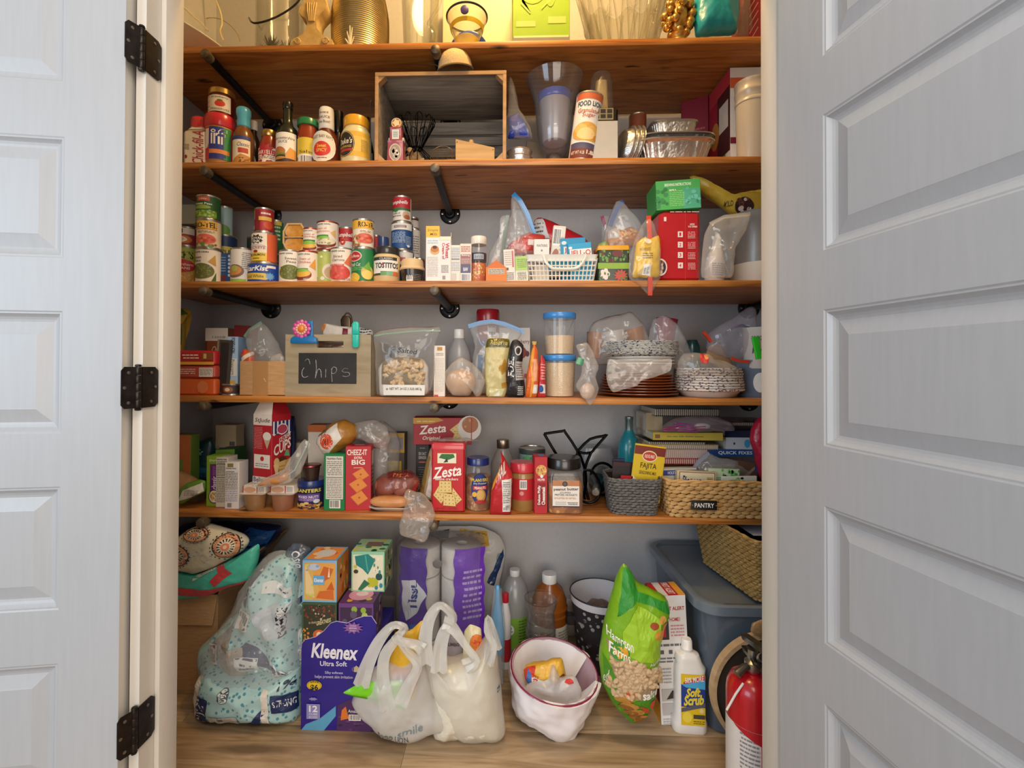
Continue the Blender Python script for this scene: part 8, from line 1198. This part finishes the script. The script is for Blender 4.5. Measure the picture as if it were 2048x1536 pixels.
pillow_px('',[(866,1470),(868,1400),(862,1340),(900,1326),(960,1318),(990,1330),(1000,1470)],1.43,.06,'#d9d2c0',root=gb2['o'],part='contents',seed=76,amp=.008,kind='p',zb=.004)
handle(gb2['o'],[(852,1330),(850,1285),(858,1240),(878,1212),(898,1224),(905,1240),(890,1262),(880,1300),(878,1345,-.01)],1.36,.026);handle(gb2['o'],[(886,1248),(905,1256),(930,1290),(950,1320),(930,1335)],1.355,.024);handle(gb2['o'],[(975,1330),(985,1290),(974,1262),(976,1235),(984,1262),(992,1300)],1.37,.018)
pillow_px('yellow and orange chip bag with logo in the right grocery bag',[(924,1330),(928,1262),(940,1248),(962,1256),(968,1330)],1.43,.015,'#d9cfa8',seed=78,amp=.003,items=[('e',.66,.62,.3,.2,'#d8742c'),('t','Lays',.45,.52,.85,.74,'#b82a24',{'b':.05,'tilt':-.15,'sh':.2})])
pillow_px('clear notebook pack with grey spine inside the right grocery bag',[(878,1340),(880,1262),(900,1256),(926,1262),(930,1340)],1.45,.012,'#8a8288',seed=79,amp=.002,items=[('t','JUMBO',.3,.6,.8,.7,'#3a3a4a',{'b':.03})])
# blue scrub brush, jugs and jar
r = T('dish_brush','blue handled brush in clear sleeve right of the toilet paper','brush',(P(995,1320,1.66).x,1.68,.004));q = 1.66/930
G(M('#4a9ac8','g')).loft([(.10,.020,.014,.012),(.17,.024,.016,.014),(.24,.018,.012,.01),(.29,.009,.008,.007),(.34,.008,.007,.006),(.345,.004,.004,.004)],4).out('handle',r);g = G(M('#c9c2ba'));
rnd = random.Random(8);[g.tube([(rnd.uniform(-.012,.012),rnd.uniform(-.01,.01),.10),(rnd.uniform(-.02,.02),rnd.uniform(-.014,.014),0)],.001,4)for _ in range(60)];g.out('bristles',r,kind='stuff');G(M('#c9d4dc','bag')).loft([(0,.024,.018,.012),(.2,.028,.02,.014),(.33,.014,.01,.008)],5).crumple(.003,30).out('clear_sleeve',r)
turned('vinegar_bottle','red-capped slim bottle half hidden behind the blue brush','bottle',1000,1022,1186,0,1.75,[('bottle','#d8d4d4',[(.9,0),(1,.03),(1,.7),(.5,.88)]),('cap',('#b81f2c','g'),cap_prof(.6,.88,1)),('label_band','#b02430',[(1.01,.1),(1.01,.4)])])
turned('vinegar_jug','clear gallon vinegar jug with lime green label','jug',999,1060,1138,0,1.80,[('jug_body',M('#a5a5a8','tl'),[(.92,0),(1,.03),(1,.55),(.97,.66),(.8,.8),(.5,.9),(.32,.93)]),('cap',('#dcdad8','g'),cap_prof(.34,.93,1)),('label_band','#7aa83c',[(1.008,.14),(1.008,.5)])],[([('on','label_band'),('l',.6,.1,.95,.95,9,'#4a6a2c'),('e',.3,.62,.18,.2,'#e0e4dc'),('t','White',.2,.64,.42,.74,'#3a5a5a'),('t','Vinegar',.16,.52,.46,.62,'#3a5a5a')],[(1.01,0),(1.01,1)],.14,.5,2.4)])
turned('apple_juice_jug','large bottle of amber apple juice with white cap and label','jug',1062,1136,1146,0,1.79,[('jug_body',('#8a4a14','g'),[(.9,0),(.98,.03),(.98,.44),(.95,.46),(1,.52),(.94,.54),(.98,.60),(.9,.63),(.92,.68),(.7,.82),(.40,.88),(.38,.9)]),('cap',('#e3e1de','g'),cap_prof(.40,.89,1)),('label_band','#ded8cc',[(.99,.08),(.99,.42)])],[([('on','label_band'),('e',.36,.6,.14,.26,'#d8b03c'),('r',.3,.12,.66,.3,'#3a6a3c'),('l',.66,.3,.95,.9,6,'#9a948a')],[(.995,0),(.995,1)],.08,.42,2.4)])
JP =[(.9,0),(.96,.02),(.96,.2),(.9,.24),(.95,.3),(.95,.4),(.88,.44),(.93,.5),(.92,.62),(.84,.66),(.86,.72),(.82,.78),(.84,.86),(.98,.95),(1,1)]
turned('glass_jar','ribbed clear glass jar in front of the apple juice','jar',1049,1114,1199,0,1.66,[('glass',M('#cfc8c2','glass'),JP+[(a*.95,zc)for a,zc in reversed(JP)]+[(.001,.02)])]);gj = bpy.data.objects['glass_jar'];gjr,gjh =(P(1114,1200,1.69).x-P(1049,1200,1.69).x)/2,1.13-(1199-735)*1.69/930
for a,zc in JP[2::2]+[JP[-1]]:G(M('#8f857c','glass')).tube([(gjr*a*cos(i*pi/18),gjr*a*sin(i*pi/18),gjh*zc)for i in range(36)],.0022,6,True).out('glass_rib',gj)
# damask bin
DM = mat_speckle('damask','#241f22','#a39b98',46,.33,.8,'#2c262a');X = P(1202,1200,1.80).x;r = T('fabric_bin','black and white damask fabric bin with white lining','bin',(X,1.81,0));BR_ = .115;BHH = 1.13-(1180-735)*1.80/930
g = G(DM).lathe([(BR_*.72,0),(BR_*.74,.004),(BR_*.96,BHH-.03)],40,cap=(1,0));g.m('#d8d4d8').lathe([(BR_*.97,BHH-.03),(BR_*1.0,BHH),(BR_*.97,BHH),(BR_*.72,.02),(.001,.018)],40,cap=(0,0));g.out('bin',r);G('#1c1a1e').tube([(BR_*cos(i*pi/20),BR_*sin(i*pi/20),BHH)for i in range(40)],.0028,6,True).out('piping',r);G('#1c1a1e').box(-BR_-.016,-BR_*.86,-.02,.02,BHH*.55,BHH*.68,.004).out('side_loop',r)
pillow_px('brown bundle inside the damask fabric bin',[(1162,1260),(1166,1215),(1184,1200),(1206,1198),(1226,1210),(1232,1260)],1.80,.05,'#6a5850',seed=82,amp=.005,kind='p')
# small trash bin, lined
r = T('trash_bin','small pink-rimmed waste bin lined with a white plastic bag','bin',(P(1102,1480,1.47).x,1.53,.0),None,0,5,9);r.location.z = .016;TB = M('#b89aa8','g')
G(TB).lathe([(.085,0),(.088,.003),(.133,.145),(.137,.147),(.138,.153),(.130,.152),(.086,.01),(.001,.008)],48).out('bin',r);G(M('#8a2a4a','g')).tube([(.1375*cos(i*pi/24),.1375*sin(i*pi/24),.151)for i in range(48)],.003,6,True).out('rim',r)
def lin(u,v):
 a_ = R_(28+318*u);n_ = noise.noise(Vector((u*9,v*4,1.7)))*.010+noise.noise(Vector((u*26,v*9,5)))*.005
 if v<.4:t = v/.4;rr = .06+.072*t;zc = .05+.105*t
 else:t =(v-.4)/.6;rr = .141-.030*t**1.3+n_+.008*sin(pi*t);zc = .157-.147*t+.012*sin(u*21)*t
 return Vector((rr*cos(a_),rr*sin(a_),zc+n_*.5*(v<.4)))
g = G(M('#e6e1e4','w'));g.sheet(lin,90,26);g.out('bag_liner',r)
for(lb_,pts,Yc,col,it)in(('gold candy wrapper standing in the lined waste bin',[(1046,1340),(1052,1332),(1124,1316),(1134,1356),(1100,1366),(1052,1366)],1.50,'#d8a83a',[('p',[(0,.1),(.0,.9),(.3,.95),(.2,.2)],'#c83a24'),('p',[(.05,.1),(.1,.7),(.18,.5),(.2,.1)],'#2a6ab0'),('r',.2,.1,.6,.4,'#d8d0c8'),('t','RE!',.22,.14,.32,.5,'#b82a24',{'rot':90,'b':.05}),('t','cso',.74,.1,.96,.5,'#7a1f24',{'b':.06,'rot':-90})]),('knotted white plastic bag inside the lined waste bin',[(1042,1400),(1046,1378),(1062,1364),(1096,1356),(1104,1330),(1112,1336),(1120,1356),(1150,1352),(1164,1380),(1160,1410),(1100,1424)],1.475,M('#e8e3e2','thin'),[('e',.28,.3,.05,.1,'#2a3a7a'),('p',[(.7,.72),(.8,.82),(.86,.7)],'#c8343a')])):
 pillow_px(lb_,pts,Yc,.03,col,seed=83,amp=.007,items=it,kind='p',name='wrapper' if 'candy' in lb_ else 'plastic_bag',cat='trash')
 # bag of peanuts
pb = pillow_px('big green bag of salted peanuts in the shell standing on the floor',[(1262,1446),(1252,1436),(1220,1400),(1202,1360),(1197,1310),(1204,1260),(1216,1210),(1228,1165),(1246,1122),(1262,1140),(1270,1162),(1300,1176),(1330,1190),(1341,1214),(1330,1250),(1320,1290),(1316,1350),(1308,1400),(1296,1430),(1276,1436),(1272,1447)],1.465,.055,'#76a81e',zb=0,seed=85,amp=.004,items=[('p',[(.33,.99),(.42,1.0),(.5,.85),(.93,.78),(.99,.70),(.75,.76),(.5,.80),(.4,.86),(.26,.78),(.22,.70)],'#2c8a2c'),('p',[(.28,.62),(.5,.78),(.8,.7),(.86,.42),(.5,.45),(.3,.5)],'#9ac42c'),('p',[(.07,.56),(.3,.46),(.86,.36),(.84,.24),(.6,.2),(.3,.2),(.18,.3)],'#9a8468'),('p',[(.03,.46),(.14,.36),(.3,.16),(.52,.02),(.7,.14),(.9,.26),(.76,.05),(.5,.0),(.24,.1),(.06,.26)],'#4a8a1e'),('e',.72,.66,.06,.022,'#9a4a24'),('e',.84,.69,.055,.024,'#c89a4a'),('e',.9,.64,.07,.022,'#c88a3c'),('e',.8,.6,.08,.032,'#d0963c'),('e',.24,.5,.13,.055,'#3f8a2c'),('e',.25,.5,.1,.045,'#d8a02c'),('t','Hampton',.08,.525,.42,.60,'#efece0',{'tilt':-.07,'b':.02,'sh':.1}),('t','Farms',.1,.46,.38,.525,'#efece0',{'tilt':-.05,'b':.02,'sh':.1}),('t','Hampton',.66,.415,.88,.445,'#e3e0c8',{'tilt':.02,'b':.03}),('t','Farms',.72,.385,.86,.41,'#e3e0c8',{'tilt':.02,'b':.03}),('t','salted',.56,.205,.86,.265,'#f0ede2',{'b':.05,'tilt':.01}),('t','ed',.04,.29,.11,.36,'#d8e0c8',{'tilt':.03}),('p',[(.34,.27),(.42,.28),(.46,.22),(.4,.18),(.33,.22)],'#c84a24'),('p',[(.7,.18),(.82,.18),(.8,.13),(.68,.13)],'#c8442c'),('p',[(.52,.16),(.64,.14),(.7,.1),(.58,.12)],'#b84a2c')]+[('e',.3+.09*i,.2-.045*i,.12,.026,'#b5823a')for i in range(4)]+[('e',.34+.07*i,.14-.03*i,.1,.016,'#8a5a24')for i in range(4)],lim=.05)
rnd = random.Random(12);f_ = pb['f']
for i in range(150):
 x_ = rnd.uniform(.13,.85);y_ = rnd.uniform(.22,.47)
 if y_>.53-.2*x_ or(y_<.28 and .54<x_<.88)or(x_<.4 and y_>.44):continue
 q_,n_ = f_(x_,y_);o = bpy.data.objects.new('peanut',pmesh);C.objects.link(o);o.parent = pb['body'];o.location = q_+n_*-.002;o.rotation_euler =(rnd.uniform(-.5,.5),rnd.uniform(0,3.1),0);o.scale =(1,1,1)
 # smoke alarm box, cleaner bottle
carton('white and red smoke alarm box leaning behind the peanut bag',1322,1384,1193,0,1.50,.09,'#dedcdc',[('t','FIRST ALERT',.2,.885,.94,.915,'#b02a34',{'b':.04}),('k',.1,.9,.07,.03,'#b8262e',6),('t','HOME1',.44,.80,.78,.83,'#b02a34',{'b':.03}),('r',.0,.66,.4,.83,'#3a3a3c'),('r',.2,.68,.3,.78,'#b8262e'),('l',.46,.68,.9,.78,4,'#c8868a'),('l',.04,.6,.9,.64,1,'#6a6a70')]+[('r',.08+.28*i,.55,.2+.28*i,.58,'#5a5a60')for i in range(3)]+[('l',.04,.48,.9,.53,2,'#6a6a70'),('l',.04,.32,.4,.45,5,'#a0a0a4'),('r',.52,.3,.9,.41,'#5a5a60'),('r',.54,.31,.88,.40,'#dedcdc'),('p',[(.5,.41),(.9,.41),(.7,.46)],'#5a5a60'),('r',.7,.31,.71,.4,'#5a5a60'),('r',.54,.35,.88,.355,'#5a5a60'),('r',.06,.19,.66,.28,'#b5b2b0'),('p',[(.2,.2),(.5,.21),(.6,.26),(.4,.27)],'#3a2c2c'),('r',.06,.08,.66,.17,'#b5b2b0'),('p',[(.3,.09),(.6,.1),(.6,.15)],'#a02a30'),('l',.06,.0,.6,.06,3,'#b5b2b0')],left=[('r',0,0,1,1,'#7a1c2c'),('r',0,0,1,.16,'#d89a2c')],top=[('r',0,0,1,1,'#b8242c'),('r',.2,0,.44,1,'#dcdada'),('r',.78,0,1,1,'#e0a03a'),('t','FIRST ALERT',.5,.1,.72,.95,'#e8dcdc',{'rot':-90,'b':.04})],name='smoke_alarm_box',lean=-3,back=0,rz=2)
X,wd,h,Y = span(1350,1419,1288,0,1.462);r = T('cleaner_bottle','white cleanser bottle with blue and yellow label in front of the grey tote','bottle',(X,1.462+.03,0),None,-4);w2 = wd/2;WB = M('#e6e2de','g')
g = G(WB);g.loft([(0,w2*.95,.026,.02),(.006,w2,.03,.022),(.03,w2,.03,.022),(h*.2,w2*.86,.028,.02),(h*.45,w2*.84,.027,.02),(h*.6,w2*.86,.027,.02,.001,0),(h*.70,w2*.88,.026,.02,.003,0),(h*.75,w2*.74,.024,.018,.0,0),(h*.79,w2*.74,.024,.02,-.003,0),(h*.84,w2*.66,.022,.02,-.004,0),(h*.87,w2*.34,.014,.013,-.005,0)],6);bd = g.out('bottle',r)
G(M('#efece8','g')).lathe([(.0135,h*.865),(.0165,h*.88),(.0175,h*.90),(.0165,h*.905),(.016,h*.98),(.013,h),(.001,h)],26,-.005).out('cap',r)
art(bd,[('r',0,0,1,1,'#e0bc1e'),('r',0,.36,1,.8,'#1f3a8a'),('p',[(0,.8),(1,.92),(1,.72),(.2,.74)],'#4aa8d8'),('p',[(.1,.84),(.98,1.0),(.98,.9),(.1,.8)],'#c22a34'),('t','50% MORE',.16,.85,.94,.96,'#f0e6e0',{'b':.04,'tilt':.06}),('p',[(0,.33),(1,.46),(1,.38),(0,.25)],'#5a5a68'),('t','Soft',.2,.56,.8,.74,'#e6cf3a',{'b':.07,'sh':.2,'tilt':.03}),('t','Scrub',.1,.4,.94,.6,'#e6cf3a',{'b':.07,'sh':.2,'tilt':.05}),('e',.25,.16,.2,.11,'#e8d04a'),('r',.5,.14,.98,.22,'#4a4438'),('l',.5,.03,.96,.11,2,'#7a6a1c'),('k',.84,.3,.12,.06,'#e8d890',8)],flat((-w2*.58,-.0305,h*.11),(w2*1.36,0,0),(0,.003,h*.55)),name='label')
# grey tote and wicker basket on it
tx0,tx1,ty0,ty1 = .605,1.235,1.43,1.97;TG = M('#56626e','g');TL = M('#6d7883','g');r = T('storage_tote','large grey lidded storage tote in the right corner','tote',((tx0+tx1)/2,(ty0+ty1)/2,0));a,b =(tx1-tx0)/2,(ty1-ty0)/2;th = .405
G(TG).loft([(0,a*.84,b*.84,.05),(.006,a*.86,b*.86,.055),(th-.03,a*.94,b*.94,.06),(th-.03,a*.965,b*.965,.06),(th,a*.965,b*.965,.06)],7).out('tub',r)
G(TL).loft([(th-.024,a*.985,b*.985,.065),(th-.022,a,b,.07),(th+.004,a,b,.07),(th+.009,a*.975,b*.975,.065),(th+.008,a*.93,b*.93,.06),(th+.001,a*.91,b*.90,.05)],7).out('lid',r)
lt = r.children[-1];art(lt,[('t','NICE',.0,0,1,1,'#2c3238',{'b':-.01})],flat((-.02,-b+.035,th+.0095),(.09,.012,0),(-.01,.03,0)),name='marker_lettering')
SG = mat_noise('seagrass',[(.3,'#8a6a3a'),(.55,'#ab8a50'),(.8,'#c4a468')],40,(1,1,3),rough=.75,bump=.6)
wb = woven_basket('wicker_basket','deep seagrass basket standing on the grey tote lid',(.90,1.62,th+.012),.135,.16,.15,.175,.19,SG,22,54,.0052,.0036,.02,8,.0)
pillow_px('dark maroon cloth showing at the top of the seagrass basket',[(1440,1090),(1450,1068),(1560,1062),(1560,1096)],1.66,.06,'#2c1420',seed=91,amp=.003,name='folded_cloth',cat='cloth',zb=.52,kind='p')
r = T('paper_sheet','white paper sheet lying in the seagrass basket','paper',(.90,1.60,.588));G('#c9ccd8').box(-.08,.08,-.06,.06,0,.002).out('sheet',r)
# disc and extinguisher
cd_ = P(1545,1345,1.40);r = T('wooden_tray','round beige wooden tray on edge behind the fire extinguisher','tray',(cd_.x,1.41,0));RT = .175;g = G(mat_noise('beech',[(.3,'#b8966c'),(.7,'#cdb08a')],8,(1,1,6),rough=.5,bump=.1));g.lathe([(RT*.93,-.012),(RT,-.012),(RT,.014),(RT*.93,.014),(RT*.93,.002),(.001,.002),(.001,-.004),(RT*.93,-.004)],60,cap=(0,0)).rot('X',90).mv((0,0,RT));g.out('tray',r)
G('#3a342e').lathe([(.001,.0),(RT*.925,.0),(RT*.925,.0015),(.001,.0015)],50).rot('X',90).mv((0,-.0025,RT)).out('dark_base',r)
pillow_px('tan leather strap end above the round tray',[(1500,1262),(1504,1246),(1530,1236),(1545,1250),(1540,1290),(1520,1278)],1.40,.012,'#9a7a54',seed=92,amp=.002,name='leather_strap',cat='strap',kind='p')
Xe = P(1509,1400,1.22).x;r = T('fire_extinguisher','red fire extinguisher with black valve beside the right door jamb','extinguisher',(Xe+.012,1.25,0));re_ = .064;REDM = M('#b5121f','g');eh = 1.13-(1342-735)*1.22/930
G(REDM).lathe([(re_*.8,0),(re_*.96,.004),(re_,.015),(re_,eh-.055),(re_*.96,eh-.035),(re_*.82,eh-.015),(re_*.55,eh-.004),(re_*.4,eh),(.016,eh+.002),(.016,eh+.008)],48).out('cylinder',r)
lb = G('#dcd6d2').lathe([(re_*1.004,.05),(re_*1.004,eh-.115)],48,cap=(0,0)).out('paper_label',r);art(lb,[('p',[(.42,0),(1,0),(1,1),(.42,1)],'#b5121f'),('l',.12,.2,.4,.95,12,'#8a8486'),('p',[(.0,1),(.42,.82),(.42,1.0)],'#b5121f'),('t','INSTRUCTIONS',.52,.84,.9,.9,'#e8dcdc',{'b':.03}),('t','1',.47,.72,.5,.78,'#f0e8e8'),('l',.54,.7,.9,.78,2,'#e0c4c4'),('t','2',.47,.55,.5,.61,'#f0e8e8'),('l',.54,.53,.9,.61,2,'#e0c4c4'),('t','3',.47,.38,.5,.44,'#f0e8e8'),('l',.54,.36,.9,.44,2,'#e0c4c4'),('r',.42,.0,1,.2,'#dcd6d2'),('t','ABC',.5,.04,.8,.16,'#2a2a3a',{'b':.05})],cyl([(re_*1.005,0),(re_*1.005,1)],2.5,0,.05,eh-.115),.07,.3)
G(M('#a9a49c','m')).lathe([(.018,eh+.006),(.02,eh+.012),(.02,eh+.028),(.012,eh+.034),(.012,eh+.06),(.016,eh+.062)],24).out('valve',r)
g = G(M('#8f8a80','m'));g.tube([(0,0,eh+.02),(-.03,-.012,eh+.018),(-.052,-.02,eh+.006)],[.008,.009,.011],14);g.out('nozzle',r);G('#c9c2b8').lathe([(.001,0),(.008,0),(.008,.001)],14).rot('X',90).mv((-.0525,-.0305,eh+.003)).out('nozzle_mouth',r)if False else None
G('#d8d4d0').tube([(-.04,-.03,eh-.01),(-.062,-.035,eh-.035),(-.085,-.036,eh-.075)],.0028,8).out('pull_pin_tie',r)
BK = M('#1a1817','g');g = G(BK);g.loft([(eh+.036,.010,.045,.004),(eh+.046,.011,.05,.004)],3,0,-.01);g.out('lower_lever',r);g = G(BK);g.loft([(eh+.066,.010,.05,.004),(eh+.078,.011,.056,.004)],3,0,-.012);g.rot('X',-12,(0,.03,eh+.07));g.out('upper_lever',r)
G(M('#b8b2a8','m')).lathe([(.001,0),(.016,0),(.017,.004),(.015,.012),(.001,.014)],24).rot('X',90).mv((.026,-.014,eh+.02)).out('pressure_gauge',r)
for k in range(5):G(M('#c9c6c0','m')).tube([(.018*cos(i*pi/12)+.012,-.03-.002*k,eh+.055+.014*sin(i*pi/12)+.002*k)for i in range(24)],.0011,5,True).out('wire_coil',r)
